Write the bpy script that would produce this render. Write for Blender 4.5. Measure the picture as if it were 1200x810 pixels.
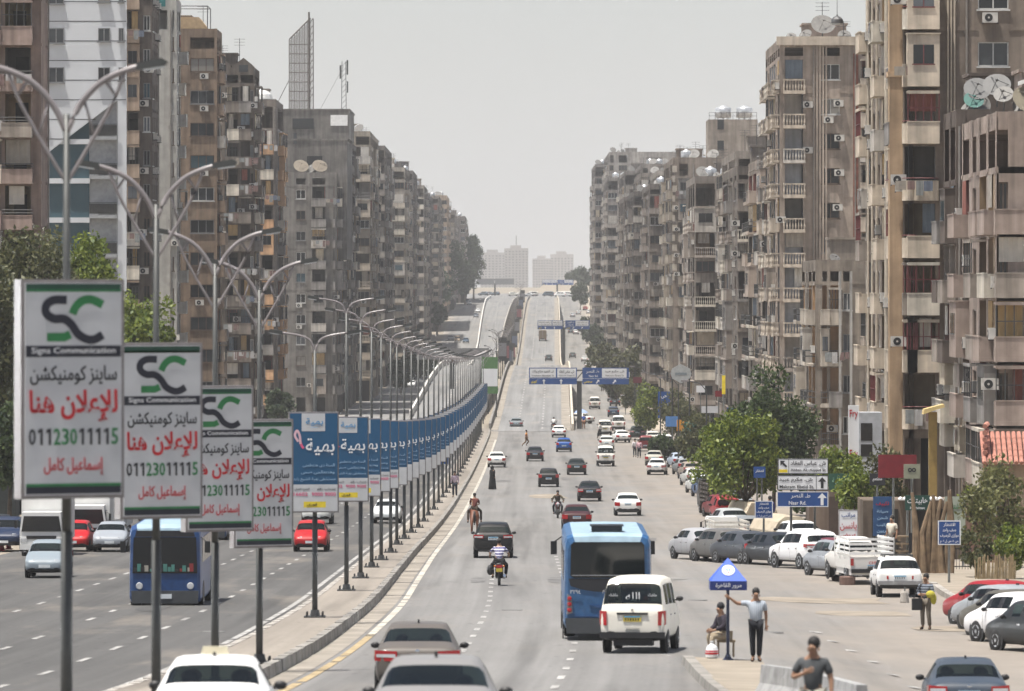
import bpy, bmesh, math, random
from math import sin, cos, pi, radians
from mathutils import Vector, Matrix

# ---------------------------------------------------------------- camera, sky, sun, exposure
S = bpy.context.scene
for _o in list(bpy.data.objects):
    bpy.data.objects.remove(_o)
C = S.collection
FPX = 6300.0            # focal length in photo pixels (photo is 1200 wide)
HY = 340.0              # photo row of the horizon
cam_d = bpy.data.cameras.new('camera')
cam = bpy.data.objects.new('camera', cam_d)
C.objects.link(cam)
cam.location = (0, 0, 0)
cam.rotation_euler = (radians(90), 0, 0)
cam_d.sensor_width = 36
cam_d.lens = FPX / 1200 * 36
cam_d.shift_y = -(405 - HY) / 1200
cam_d.clip_start = 1
cam_d.clip_end = 20000
cam_d.dof.use_dof = True
cam_d.dof.focus_distance = 330
cam_d.dof.aperture_fstop = 3.4
S.camera = cam

SKYGLOW = 6.9
SUN_EL, SUN_AZ = 75, -122      # elevation; azimuth from +Y, negative = to the left
w = bpy.data.worlds.new('World'); S.world = w; w.use_nodes = True
nt = w.node_tree
sky = nt.nodes.new('ShaderNodeTexSky')
sky.sky_type = 'NISHITA'; sky.sun_disc = False
sky.sun_elevation = radians(SUN_EL); sky.sun_rotation = radians(SUN_AZ)
sky.dust_density = 4.0; sky.air_density = 1.0; sky.ozone_density = 1.0; sky.altitude = 80
bg = nt.nodes['Background']; bg.inputs[1].default_value = 0.07
# dust haze low in the sky: whitens the first degrees above the horizon
_tc = nt.nodes.new('ShaderNodeTexCoord'); _sp = nt.nodes.new('ShaderNodeSeparateXYZ'); nt.links.new(_tc.outputs['Generated'], _sp.inputs[0])
_om = nt.nodes.new('ShaderNodeMath'); _om.operation = 'SUBTRACT'; _om.inputs[0].default_value = 1.0; nt.links.new(_sp.outputs[2], _om.inputs[1])
_pw = nt.nodes.new('ShaderNodeMath'); _pw.operation = 'POWER'; _pw.inputs[1].default_value = 9.0; nt.links.new(_om.outputs[0], _pw.inputs[0])
_sc = nt.nodes.new('ShaderNodeVectorMath'); _sc.operation = 'SCALE'; _sc.inputs[0].default_value = (SKYGLOW, SKYGLOW * 1.0, SKYGLOW * 1.0); nt.links.new(_pw.outputs[0], _sc.inputs['Scale'])
_ad = nt.nodes.new('ShaderNodeVectorMath'); _ad.operation = 'ADD'; nt.links.new(sky.outputs[0], _ad.inputs[0]); nt.links.new(_sc.outputs[0], _ad.inputs[1])
nt.links.new(_ad.outputs[0], bg.inputs[0])
sd = bpy.data.lights.new('sun', 'SUN'); sd.energy = 4.9; sd.angle = radians(0.6); sd.color = (1, .955, .89)
sun = bpy.data.objects.new('sun', sd); C.objects.link(sun)
_d = Vector((cos(radians(SUN_EL)) * sin(radians(SUN_AZ)), cos(radians(SUN_EL)) * cos(radians(SUN_AZ)), sin(radians(SUN_EL))))
sun.rotation_euler = _d.to_track_quat('Z', 'Y').to_euler()
S.view_settings.view_transform = 'Standard'
S.view_settings.look = 'None'
S.view_settings.exposure = 0.62
S.view_settings.gamma = 1
HAZE_DENSITY = 0.00014
WALLGAIN = 1.5
S.cycles.max_bounces = 6
S.cycles.diffuse_bounces = 3
S.cycles.glossy_bounces = 3
S.cycles.transmission_bounces = 4
S.cycles.transparent_max_bounces = 12
S.cycles.volume_bounces = 1
S.cycles.use_denoising = True
S.cycles.caustics_reflective = False
S.cycles.caustics_refractive = False
R = random.Random(11)

# ---------------------------------------------------------------- materials
def lin(h):
    h = h.lstrip('#')
    o = []
    for i in (0, 2, 4):
        c = int(h[i:i + 2], 16) / 255
        o.append(c / 12.92 if c <= .04045 else ((c + .055) / 1.055) ** 2.4)
    return tuple(o)
def rgba(c):
    c = lin(c) if isinstance(c, str) else c
    return (c[0], c[1], c[2], 1)
_M = {}
def node(m, t, **kw):
    n = m.node_tree.nodes.new(t)
    for k, v in kw.items(): setattr(n, k, v)
    return n
def newmat(name):
    m = bpy.data.materials.new(name); m.use_nodes = True
    return m, m.node_tree.nodes['Principled BSDF'], m.node_tree.links
def plain(name, col, rough=.6, metal=0, var=.18, scale=3.0, coat=0):
    """one colour with a little procedural wear"""
    if name in _M: return _M[name]
    m, b, L = newmat(name)
    tc = node(m, 'ShaderNodeTexCoord'); nz = node(m, 'ShaderNodeTexNoise')
    nz.inputs['Scale'].default_value = scale; nz.inputs['Detail'].default_value = 5
    L.new(tc.outputs['Object'], nz.inputs['Vector'])
    mr = node(m, 'ShaderNodeMapRange')
    mr.inputs[1].default_value = .3; mr.inputs[2].default_value = .7
    mr.inputs[3].default_value = 1 - var; mr.inputs[4].default_value = 1 + var * .6
    L.new(nz.outputs[0], mr.inputs[0])
    mx = node(m, 'ShaderNodeVectorMath', operation='SCALE')
    mx.inputs[0].default_value = rgba(col)[:3]
    L.new(mr.outputs[0], mx.inputs['Scale']); L.new(mx.outputs[0], b.inputs['Base Color'])
    b.inputs['Roughness'].default_value = rough; b.inputs['Metallic'].default_value = metal
    b.inputs['Coat Weight'].default_value = coat
    _M[name] = m
    return m
def wallmat(col, grime=.45, key=None):
    """weathered render: blotches, run-down streaks and dust"""
    name = 'wall_%s_%.2f' % (key or col, grime)
    if name in _M: return _M[name]
    m, b, L = newmat(name)
    tc = node(m, 'ShaderNodeTexCoord')
    n1 = node(m, 'ShaderNodeTexNoise'); n1.inputs['Scale'].default_value = .22; n1.inputs['Detail'].default_value = 8; n1.inputs['Roughness'].default_value = .65
    L.new(tc.outputs['Object'], n1.inputs['Vector'])
    mp = node(m, 'ShaderNodeMapping'); mp.inputs['Scale'].default_value = (2.2, 2.2, .16)
    L.new(tc.outputs['Object'], mp.inputs['Vector'])
    n2 = node(m, 'ShaderNodeTexNoise'); n2.inputs['Scale'].default_value = 1.0; n2.inputs['Detail'].default_value = 6
    L.new(mp.outputs[0], n2.inputs['Vector'])
    n3 = node(m, 'ShaderNodeTexNoise'); n3.inputs['Scale'].default_value = 1.4; n3.inputs['Detail'].default_value = 4
    L.new(tc.outputs['Object'], n3.inputs['Vector'])
    def rng(src, lo, hi, a=.32, c=.68):
        r = node(m, 'ShaderNodeMapRange'); r.inputs[1].default_value = a; r.inputs[2].default_value = c
        r.inputs[3].default_value = lo; r.inputs[4].default_value = hi
        L.new(src, r.inputs[0]); return r.outputs[0]
    a = node(m, 'ShaderNodeMath', operation='MULTIPLY')
    L.new(rng(n1.outputs[0], 1 - grime, 1.12), a.inputs[0]); L.new(rng(n2.outputs[0], 1 - grime * .8, 1.1), a.inputs[1])
    a2 = node(m, 'ShaderNodeMath', operation='MULTIPLY')
    L.new(a.outputs[0], a2.inputs[0]); L.new(rng(n3.outputs[0], .9, 1.06), a2.inputs[1])
    c_ = rgba(col)[:3]; g_ = sum(c_) / 3
    mx = node(m, 'ShaderNodeVectorMath', operation='SCALE'); mx.inputs[0].default_value = [(g_ * .42 + x * .58) * WALLGAIN for x in c_]
    L.new(a2.outputs[0], mx.inputs['Scale'])
    L.new(mx.outputs[0], b.inputs['Base Color'])
    b.inputs['Roughness'].default_value = .9
    b.inputs['Specular IOR Level'].default_value = .2
    _M[name] = m
    return m
def mk_paint(name='car_paint', rough=.3, coat=.12):
    m, b, L = newmat(name)
    oi = node(m, 'ShaderNodeObjectInfo'); tc = node(m, 'ShaderNodeTexCoord')
    nz = node(m, 'ShaderNodeTexNoise'); nz.inputs['Scale'].default_value = 1.7; nz.inputs['Detail'].default_value = 6
    L.new(tc.outputs['Object'], nz.inputs['Vector'])
    mr = node(m, 'ShaderNodeMapRange'); mr.inputs[1].default_value = .35; mr.inputs[2].default_value = .8
    mr.inputs[3].default_value = .0; mr.inputs[4].default_value = .07
    L.new(nz.outputs[0], mr.inputs[0])
    mx = node(m, 'ShaderNodeMix', data_type='RGBA')
    L.new(mr.outputs[0], mx.inputs[0]); L.new(oi.outputs['Color'], mx.inputs[6]); mx.inputs[7].default_value = (.36, .29, .21, 1)
    L.new(mx.outputs[2], b.inputs['Base Color'])
    r2 = node(m, 'ShaderNodeMapRange'); r2.inputs[3].default_value = rough; r2.inputs[4].default_value = rough + .3
    L.new(nz.outputs[0], r2.inputs[0]); L.new(r2.outputs[0], b.inputs['Roughness'])
    b.inputs['Coat Weight'].default_value = coat; b.inputs['Coat Roughness'].default_value = .08; b.inputs['Specular IOR Level'].default_value = .26
    return m
PAINT = mk_paint()
def mk_glass(name, tint, mixf):
    m, b, L = newmat(name)
    b.inputs['Base Color'].default_value = (.012, .016, .018, 1); b.inputs['Roughness'].default_value = .06
    b.inputs['Specular IOR Level'].default_value = .6
    tr = node(m, 'ShaderNodeBsdfTransparent'); tr.inputs[0].default_value = (*tint, 1)
    mx = node(m, 'ShaderNodeMixShader'); mx.inputs[0].default_value = mixf
    L.new(b.outputs[0], mx.inputs[1]); L.new(tr.outputs[0], mx.inputs[2])
    L.new(mx.outputs[0], m.node_tree.nodes['Material Output'].inputs[0])
    return m
GLASS = mk_glass('tinted_glass', (.35, .42, .40), .55)
def mk_pane():
    m, b, L = newmat('window_pane')
    oi = node(m, 'ShaderNodeObjectInfo'); cr = node(m, 'ShaderNodeValToRGB')
    e = cr.color_ramp; e.interpolation = 'CONSTANT'
    e.elements[0].color = (.012, .014, .016, 1); e.elements[1].position = .42; e.elements[1].color = (.035, .04, .045, 1)
    for p, c in ((.62, (.10, .11, .12, 1)), (.74, (.02, .02, .02, 1)), (.86, (.22, .21, .19, 1)), (.94, (.05, .09, .11, 1))):
        k = e.elements.new(p); k.color = c
    L.new(oi.outputs['Random'], cr.inputs[0]); L.new(cr.outputs[0], b.inputs['Base Color'])
    b.inputs['Roughness'].default_value = .12
    return m
PANE = mk_pane()
def mk_leaf(name, dark, light):
    m, b, L = newmat(name)
    g = node(m, 'ShaderNodeNewGeometry'); cr = node(m, 'ShaderNodeValToRGB')
    cr.color_ramp.elements[0].color = (*dark, 1); cr.color_ramp.elements[1].color = (*light, 1)
    L.new(g.outputs['Random Per Island'], cr.inputs[0]); L.new(cr.outputs[0], b.inputs['Base Color'])
    b.inputs['Roughness'].default_value = .55
    tl = node(m, 'ShaderNodeBsdfTranslucent'); L.new(cr.outputs[0], tl.inputs[0])
    mx = node(m, 'ShaderNodeMixShader'); mx.inputs[0].default_value = .3
    L.new(b.outputs[0], mx.inputs[1]); L.new(tl.outputs[0], mx.inputs[2])
    L.new(mx.outputs[0], m.node_tree.nodes['Material Output'].inputs[0])
    return m
LEAF = {'olive': mk_leaf('leaf_olive', (.04, .05, .018), (.13, .13, .05)),
        'green': mk_leaf('leaf_green', (.05, .09, .014), (.22, .26, .035)),
        'dark': mk_leaf('leaf_dark', (.016, .034, .010), (.07, .105, .025)),
        'far': mk_leaf('leaf_far', (.018, .032, .016), (.06, .085, .035)),
        'dry': mk_leaf('leaf_dry', (.05, .06, .02), (.20, .20, .07))}
def objcol(name, rough=.6, metal=0):
    """plain material that takes its colour from the object"""
    if name in _M: return _M[name]
    m, b, L = newmat(name)
    oi = node(m, 'ShaderNodeObjectInfo'); tc = node(m, 'ShaderNodeTexCoord')
    nz = node(m, 'ShaderNodeTexNoise'); nz.inputs['Scale'].default_value = 6; nz.inputs['Detail'].default_value = 4
    L.new(tc.outputs['Object'], nz.inputs['Vector'])
    mr = node(m, 'ShaderNodeMapRange'); mr.inputs[1].default_value = .3; mr.inputs[2].default_value = .7
    mr.inputs[3].default_value = .78; mr.inputs[4].default_value = 1.1
    L.new(nz.outputs[0], mr.inputs[0])
    mx = node(m, 'ShaderNodeVectorMath', operation='SCALE')
    L.new(oi.outputs['Color'], mx.inputs[0]); L.new(mr.outputs[0], mx.inputs['Scale'])
    L.new(mx.outputs[0], b.inputs['Base Color'])
    b.inputs['Roughness'].default_value = rough; b.inputs['Metallic'].default_value = metal
    _M[name] = m
    return m
CLOTH = objcol('cloth', .9); TINT = objcol('painted', .55)
BLACK = plain('black_plastic', (.012, .012, .013), .5)
RUBBER = plain('tyre_rubber', (.018, .018, .018), .85)
RIM = plain('alloy_rim', (.42, .43, .45), .35, .8)
CHROME = plain('chrome', (.7, .7, .7), .2, 1)
REDL = plain('tail_lens', (.35, .008, .012), .18, 0, .1, coat=.6)
AMBER = plain('amber_lens', (.5, .14, .02), .2)
CLEARL = plain('head_lens', (.62, .64, .66), .12, .3)
STEEL = plain('galvanised_steel', (.17, .175, .165), .5, .35)
STEELD = plain('dark_steel', (.055, .056, .055), .55, .3)
CONC = plain('concrete', (.40, .37, .33), .9, 0, .25, 1.2)
WHITE = plain('white_paint', (.78, .78, .76), .55, 0, .12)
SIGNW = plain('sign_white', (.72, .73, .74), .45, 0, .05, 1)
SIGNB = plain('sign_blue', (.010, .058, .22), .45, 0, .08, 1)
ADBLUE = plain('advert_blue', (.008, .075, .17), .4, 0, .08, 1)
PINK = plain('advert_pink', (.62, .09, .20), .5)
PALEB = plain('advert_pale_blue', (.35, .52, .68), .5)
YEL = plain('sign_yellow', (.75, .58, .03), .5)
NAVY = plain('sign_navy', (.008, .010, .022), .5)
SGREEN = plain('sign_green', (.015, .16, .045), .5)
SRED = plain('sign_red', (.42, .006, .012), .5)
SBLACK = plain('sign_black', (.015, .016, .02), .5)
SKIN = plain('skin', (.27, .15, .09), .6, 0, .1)
HAIR = plain('hair', (.012, .010, .009), .7)
BARK = plain('bark', (.11, .085, .06), .9, 0, .4, 4)
PLATE = plain('number_plate', (.62, .66, .68), .5)
PLATEB = plain('number_plate_blue', (.10, .32, .50), .5)
RUST = plain('rusty_brick', (.24, .085, .045), .9, 0, .3)
DISH = plain('dish_grey', (.13, .125, .115), .6, 0, .25)
ACM = plain('aircon_casing', (.52, .50, .46), .6, 0, .2)
DARKIN = plain('dark_interior', (.02, .018, .016), .9)  # near-black for doors and openings; their unlit depth is put into the colour
SANDM = plain('dry_sand', (.265, .228, .178), .95, 0, .2, .8)

# ---------------------------------------------------------------- mesh helpers
class MB:
    def __init__(s): s.v = []; s.f = []; s.m = []; s.T = None
    def vert(s, p):
        if s.T is not None: p = s.T @ Vector(p)
        s.v.append(tuple(p)); return len(s.v) - 1
    def face(s, pts, m=0):
        s.f.append([s.vert(p) for p in pts]); s.m.append(m)
    def box(s, x0, x1, y0, y1, z0, z1, m=0):
        i = [s.vert((x, y, z)) for z in (z0, z1) for y in (y0, y1) for x in (x0, x1)]
        for q in ((0, 2, 3, 1), (4, 5, 7, 6), (0, 1, 5, 4), (1, 3, 7, 5), (3, 2, 6, 7), (2, 0, 4, 6)):
            s.f.append([i[k] for k in q]); s.m.append(m)
    def tube(s, pts, r, n=8, m=0, cap=True):
        """tube through points; r a number or one per point"""
        pts = [Vector(p) for p in pts]
        rr = r if isinstance(r, (list, tuple)) else [r] * len(pts)
        rings = []
        for k, p in enumerate(pts):
            d = (pts[min(k + 1, len(pts) - 1)] - pts[max(k - 1, 0)]).normalized()
            a = Vector((0, 0, 1)) if abs(d.z) < .9 else Vector((1, 0, 0))
            e1 = d.cross(a).normalized(); e2 = d.cross(e1)
            rings.append([s.vert(p + (e1 * cos(2 * pi * j / n) + e2 * sin(2 * pi * j / n)) * rr[k]) for j in range(n)])
        for k in range(len(rings) - 1):
            for j in range(n):
                s.f.append([rings[k][j], rings[k][(j + 1) % n], rings[k + 1][(j + 1) % n], rings[k + 1][j]]); s.m.append(m)
        if cap:
            s.f.append(rings[0][::-1]); s.m.append(m); s.f.append(rings[-1]); s.m.append(m)
    def lathe(s, prof, n=16, m=0, axis='z', c=(0, 0, 0)):
        """prof: (radius, height) pairs"""
        rings = []
        for r, h in prof:
            ring = []
            for j in range(n):
                a = 2 * pi * j / n
                if axis == 'z': p = (c[0] + r * cos(a), c[1] + r * sin(a), c[2] + h)
                elif axis == 'x': p = (c[0] + h, c[1] + r * cos(a), c[2] + r * sin(a))
                else: p = (c[0] + r * cos(a), c[1] + h, c[2] + r * sin(a))
                ring.append(s.vert(p))
            rings.append(ring)
        for k in range(len(rings) - 1):
            for j in range(n):
                s.f.append([rings[k][j], rings[k][(j + 1) % n], rings[k + 1][(j + 1) % n], rings[k + 1][j]]); s.m.append(m)
        s.f.append(rings[0][::-1]); s.m.append(m); s.f.append(rings[-1]); s.m.append(m)
    def prism(s, poly, y0, y1, m=0):
        """polygon of (x, z) pushed from y0 to y1"""
        a = [s.vert((x, y0, z)) for x, z in poly]; b = [s.vert((x, y1, z)) for x, z in poly]
        n = len(poly)
        s.f.append(a); s.m.append(m); s.f.append(b[::-1]); s.m.append(m)
        for k in range(n):
            s.f.append([a[k], b[k], b[(k + 1) % n], a[(k + 1) % n]]); s.m.append(m)
    def slab(s, poly, z0, z1, m=0):
        """polygon of (x, y) from z0 to z1"""
        a = [s.vert((x, y, z0)) for x, y in poly]; b = [s.vert((x, y, z1)) for x, y in poly]
        n = len(poly)
        s.f.append(a[::-1]); s.m.append(m); s.f.append(b); s.m.append(m)
        for k in range(n):
            s.f.append([a[k], a[(k + 1) % n], b[(k + 1) % n], b[k]]); s.m.append(m)
    def ball(s, c, r, m=0, n=10, sq=(1, 1, 1)):
        prof = [(max(.001, r * sin(pi * k / 6)), -r * cos(pi * k / 6)) for k in range(7)]
        o = s.T
        t = Matrix.Translation(Vector(c)) @ Matrix.Diagonal((*sq, 1))
        s.T = t if o is None else o @ t
        s.lathe(prof, n, m); s.T = o
    def mesh(s, name, mats, smooth=False):
        me = bpy.data.meshes.new(name)
        me.from_pydata(s.v, [], s.f)
        for x in (mats if isinstance(mats, (list, tuple)) else [mats]): me.materials.append(x)
        me.polygons.foreach_set('material_index', s.m)
        if smooth: me.polygons.foreach_set('use_smooth', [True] * len(s.f))
        bm = bmesh.new(); bm.from_mesh(me); bmesh.ops.recalc_face_normals(bm, faces=bm.faces); bm.to_mesh(me); bm.free()
        me.update()
        return me
    def build(s, name, mats, parent=None, smooth=False, loc=(0, 0, 0), col=None):
        return ob(name, s.mesh(name, mats, smooth), parent, loc, col=col)
def ob(name, data, parent=None, loc=(0, 0, 0), rz=0, col=None):
    o = bpy.data.objects.new(name, data); C.objects.link(o)
    o.parent = parent; o.location = loc
    if rz: o.rotation_euler = (0, 0, rz)
    if col: o.color = rgba(col)
    return o
USED = {}
def tag(o, label, cat, group=None):
    if label in USED and not group: print('DUPLICATE LABEL', label)
    USED[label] = 1
    o['label'] = label; o['category'] = cat
    if group: o['group'] = group
    return o
def thing(name, label, cat, loc=(0, 0, 0), rz=0, group=None):
    return tag(ob(name, None, None, loc, rz), label, cat, group)
def struct(o, kind='structure'): o['kind'] = kind; return o
KIDS = {}
def copy_thing(root, label, loc, rz=0, col=None, group=None, name=None):
    """a copy of a thing with copies of its parts and sub-parts; col repaints the painted parts"""
    def cp(o, par):
        c = o.copy(); C.objects.link(c)
        c.parent = par
        if col and any(x is PAINT or x is TINT or x is CLOTH for x in ([m for m in o.data.materials] if o.data else [])): c.color = rgba(col)
        for k in o.children: cp(k, c)
        return c
    c = cp(root, None)
    c.location = loc; c.rotation_euler = (0, 0, rz)
    if name: c.name = name
    return tag(c, label, root['category'], group)

# ---------------------------------------------------------------- writing
_AR = {  # isolated, final, initial, medial
 'ا': (0xFE8D, 0xFE8E), 'أ': (0xFE83, 0xFE84), 'إ': (0xFE87, 0xFE88), 'ب': (0xFE8F, 0xFE90, 0xFE91, 0xFE92), 'ة': (0xFE93, 0xFE94),
 'ت': (0xFE95, 0xFE96, 0xFE97, 0xFE98), 'ث': (0xFE99, 0xFE9A, 0xFE9B, 0xFE9C), 'ج': (0xFE9D, 0xFE9E, 0xFE9F, 0xFEA0), 'ح': (0xFEA1, 0xFEA2, 0xFEA3, 0xFEA4),
 'خ': (0xFEA5, 0xFEA6, 0xFEA7, 0xFEA8), 'د': (0xFEA9, 0xFEAA), 'ذ': (0xFEAB, 0xFEAC), 'ر': (0xFEAD, 0xFEAE), 'ز': (0xFEAF, 0xFEB0),
 'س': (0xFEB1, 0xFEB2, 0xFEB3, 0xFEB4), 'ش': (0xFEB5, 0xFEB6, 0xFEB7, 0xFEB8), 'ص': (0xFEB9, 0xFEBA, 0xFEBB, 0xFEBC), 'ض': (0xFEBD, 0xFEBE, 0xFEBF, 0xFEC0),
 'ط': (0xFEC1, 0xFEC2, 0xFEC3, 0xFEC4), 'ظ': (0xFEC5, 0xFEC6, 0xFEC7, 0xFEC8), 'ع': (0xFEC9, 0xFECA, 0xFECB, 0xFECC), 'غ': (0xFECD, 0xFECE, 0xFECF, 0xFED0),
 'ف': (0xFED1, 0xFED2, 0xFED3, 0xFED4), 'ق': (0xFED5, 0xFED6, 0xFED7, 0xFED8), 'ك': (0xFED9, 0xFEDA, 0xFEDB, 0xFEDC), 'ل': (0xFEDD, 0xFEDE, 0xFEDF, 0xFEE0),
 'م': (0xFEE1, 0xFEE2, 0xFEE3, 0xFEE4), 'ن': (0xFEE5, 0xFEE6, 0xFEE7, 0xFEE8), 'ه': (0xFEE9, 0xFEEA, 0xFEEB, 0xFEEC), 'و': (0xFEED, 0xFEEE),
 'ى': (0xFEEF, 0xFEF0), 'ي': (0xFEF1, 0xFEF2, 0xFEF3, 0xFEF4)}
def arabic(s):
    if not any(c in _AR for c in s): return s
    out, i = [], 0
    while i < len(s):
        c = s[i]
        if c not in _AR: out.append(c); i += 1; continue
        prev = i > 0 and s[i - 1] in _AR and len(_AR[s[i - 1]]) == 4
        lam = c == 'ل' and i + 1 < len(s) and s[i + 1] in 'اأإ'
        if lam:
            base = {'ا': 0xFEFB, 'أ': 0xFEF7, 'إ': 0xFEF9}[s[i + 1]]
            out.append(chr(base + (1 if prev else 0))); i += 2; continue
        nxt = i + 1 < len(s) and s[i + 1] in _AR and len(_AR[c]) == 4
        f = _AR[c]
        out.append(chr(f[(3 if prev else 2) if nxt else (1 if prev else 0)])); i += 1
    return ''.join(reversed(out))
TMP = bpy.data.scenes.new('workshop')
def evaluated(o):
    """the finished mesh of an object with text or modifiers, made apart from the scene"""
    TMP.collection.objects.link(o)
    vl = TMP.view_layers[0]; vl.update()
    r = bpy.data.meshes.new_from_object(o.evaluated_get(vl.depsgraph), depsgraph=vl.depsgraph)
    bpy.data.objects.remove(o)
    return r
_TX = {}
def text_mesh(s, h, mat, width=None, bold=0.0, flip=False):
    """lettering in the x-z plane facing -y, centred; h = height of the letters, width = forced overall width"""
    key = (s, round(h, 3), mat.name, width, bold)
    if key in _TX: return _TX[key]
    c = bpy.data.curves.new('lettering', 'FONT'); c.body = arabic(s); c.align_x = 'CENTER'; c.extrude = .004; c.offset = bold; c.resolution_u = 2
    c.fill_mode = 'BOTH'
    o = bpy.data.objects.new('lettering', c)
    me = evaluated(o)
    xs = [v.co.x for v in me.vertices]; ys = [v.co.y for v in me.vertices]
    x0, x1, y0, y1 = min(xs), max(xs), min(ys), max(ys)
    sy = h / max(.01, y1 - y0); sx = sy if width is None else width / (x1 - x0)
    for v in me.vertices:
        x, y, z = v.co
        v.co = ((x - (x0 + x1) / 2) * sx, -z, (y - (y0 + y1) / 2) * sy)
    me.materials.clear(); me.materials.append(mat)
    _TX[key] = me
    return me
def letter(parent, s, x, y, z, h, mat, width=None, bold=0.0, rz=0):
    return ob('lettering', text_mesh(s, h, mat, width, bold), parent, (x, y, z), rz)

# ---------------------------------------------------------------- the lie of the land
def interp(t, x):
    if x <= t[0][0]: return t[0][1]
    for (a, b), (c, d) in zip(t, t[1:]):
        if x <= c: return b + (d - b) * (x - a) / (c - a)
    return t[-1][1]
_H = [(-60, 2.2), (0, 3.8), (40, 5.0), (70, 6.3), (110, 8.45), (147, 9.6), (200, 11.1), (252, 12.5), (310, 13.8), (370, 15.0), (485, 16.6), (600, 17.6), (692, 18.2),
      (800, 18.6), (950, 18.8), (1340, 18.8), (1465, 18.4), (1660, 14.0), (1826, 9.0), (2000, 4.4), (2100, 2.6), (2300, 1.2), (2700, -.8), (5000, -2.5), (11000, -2.5)]
def smooth(t, x, d):
    return sum(interp(t, x + k * d) for k in (-1, -.5, 0, .5, 1)) / 5
def gz(Z): return -smooth(_H, Z, min(40, 6 + Z * .05))
_D = [(690, 18.2), (760, 17.0), (860, 14.6), (920, 13.75), (950, 13.55), (990, 13.8), (1100, 16.2), (1200, 18.0), (1300, 18.5), (1400, 16.2), (1465, 14.0), (1560, 10.2), (1700, 6.2), (1826, 3.9), (1950, 3.4), (2080, 3.0)]
def dz(Z): return -smooth(_D, Z, 18) if 700 < Z < 2070 else gz(Z)
def lat(X, Z):
    t = min(1, max(0, (X - 5.5) / 6)); t = t * t * (3 - 2 * t)
    return -t * interp([(60, 1.15), (112, .95), (166, .4), (215, 0)], Z)
def PX(px, Z): return (px - 600) * Z / FPX
def PZ(py, Z): return (HY - py) * Z / FPX
def Zof(py, f=gz):
    Z = 45.0
    while Z < 2400 and HY - f(Z) * FPX / Z > py: Z += 1
    return Z
def line(pts, f=gz):
    """photo pixels on the ground -> table of (Z, X)"""
    return sorted((Zof(y, f), PX(x, Zof(y, f))) for x, y in pts)
_MR = line([(373, 766), (407, 738), (440, 712), (464, 681), (487, 651), (517, 617), (539, 584), (561, 543), (574, 512)])
_MR = [(40, _MR[0][1] - 4.2), (80, _MR[0][1] - 2.0), (115, _MR[0][1] - .75)] + _MR
_ML = line([(311, 758), (365, 710), (417, 669), (465, 628), (500, 590), (530, 550), (546, 520)])
def MR(Z): return smooth(_MR, Z, 12) if Z < 690 else interp([(690, -2.75), (950, -.45), (1340, 1.5), (1550, 3.2), (1826, 5.3), (2400, 9)], Z)
def ML(Z): return MR(Z) - interp([(40, 2.6), (150, 2.3), (300, 2.1), (600, 2.3), (690, 2.6), (950, 3.6), (1340, 6.0), (1900, 5.0)], Z)
print('MR', [(round(z), round(MR(z), 2)) for z in (75, 120, 160, 200, 250, 300, 400, 500, 600, 680)])
def on(px, py, f=gz):
    Z = Zof(py, f)
    if f is gz:
        while Z < 230 and HY - (gz(Z) + lat(PX(px, Z), Z)) * FPX / Z > py: Z += .5
    X = PX(px, Z); return Vector((X, Z, f(Z) + (lat(X, Z) if f is gz else 0)))
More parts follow.
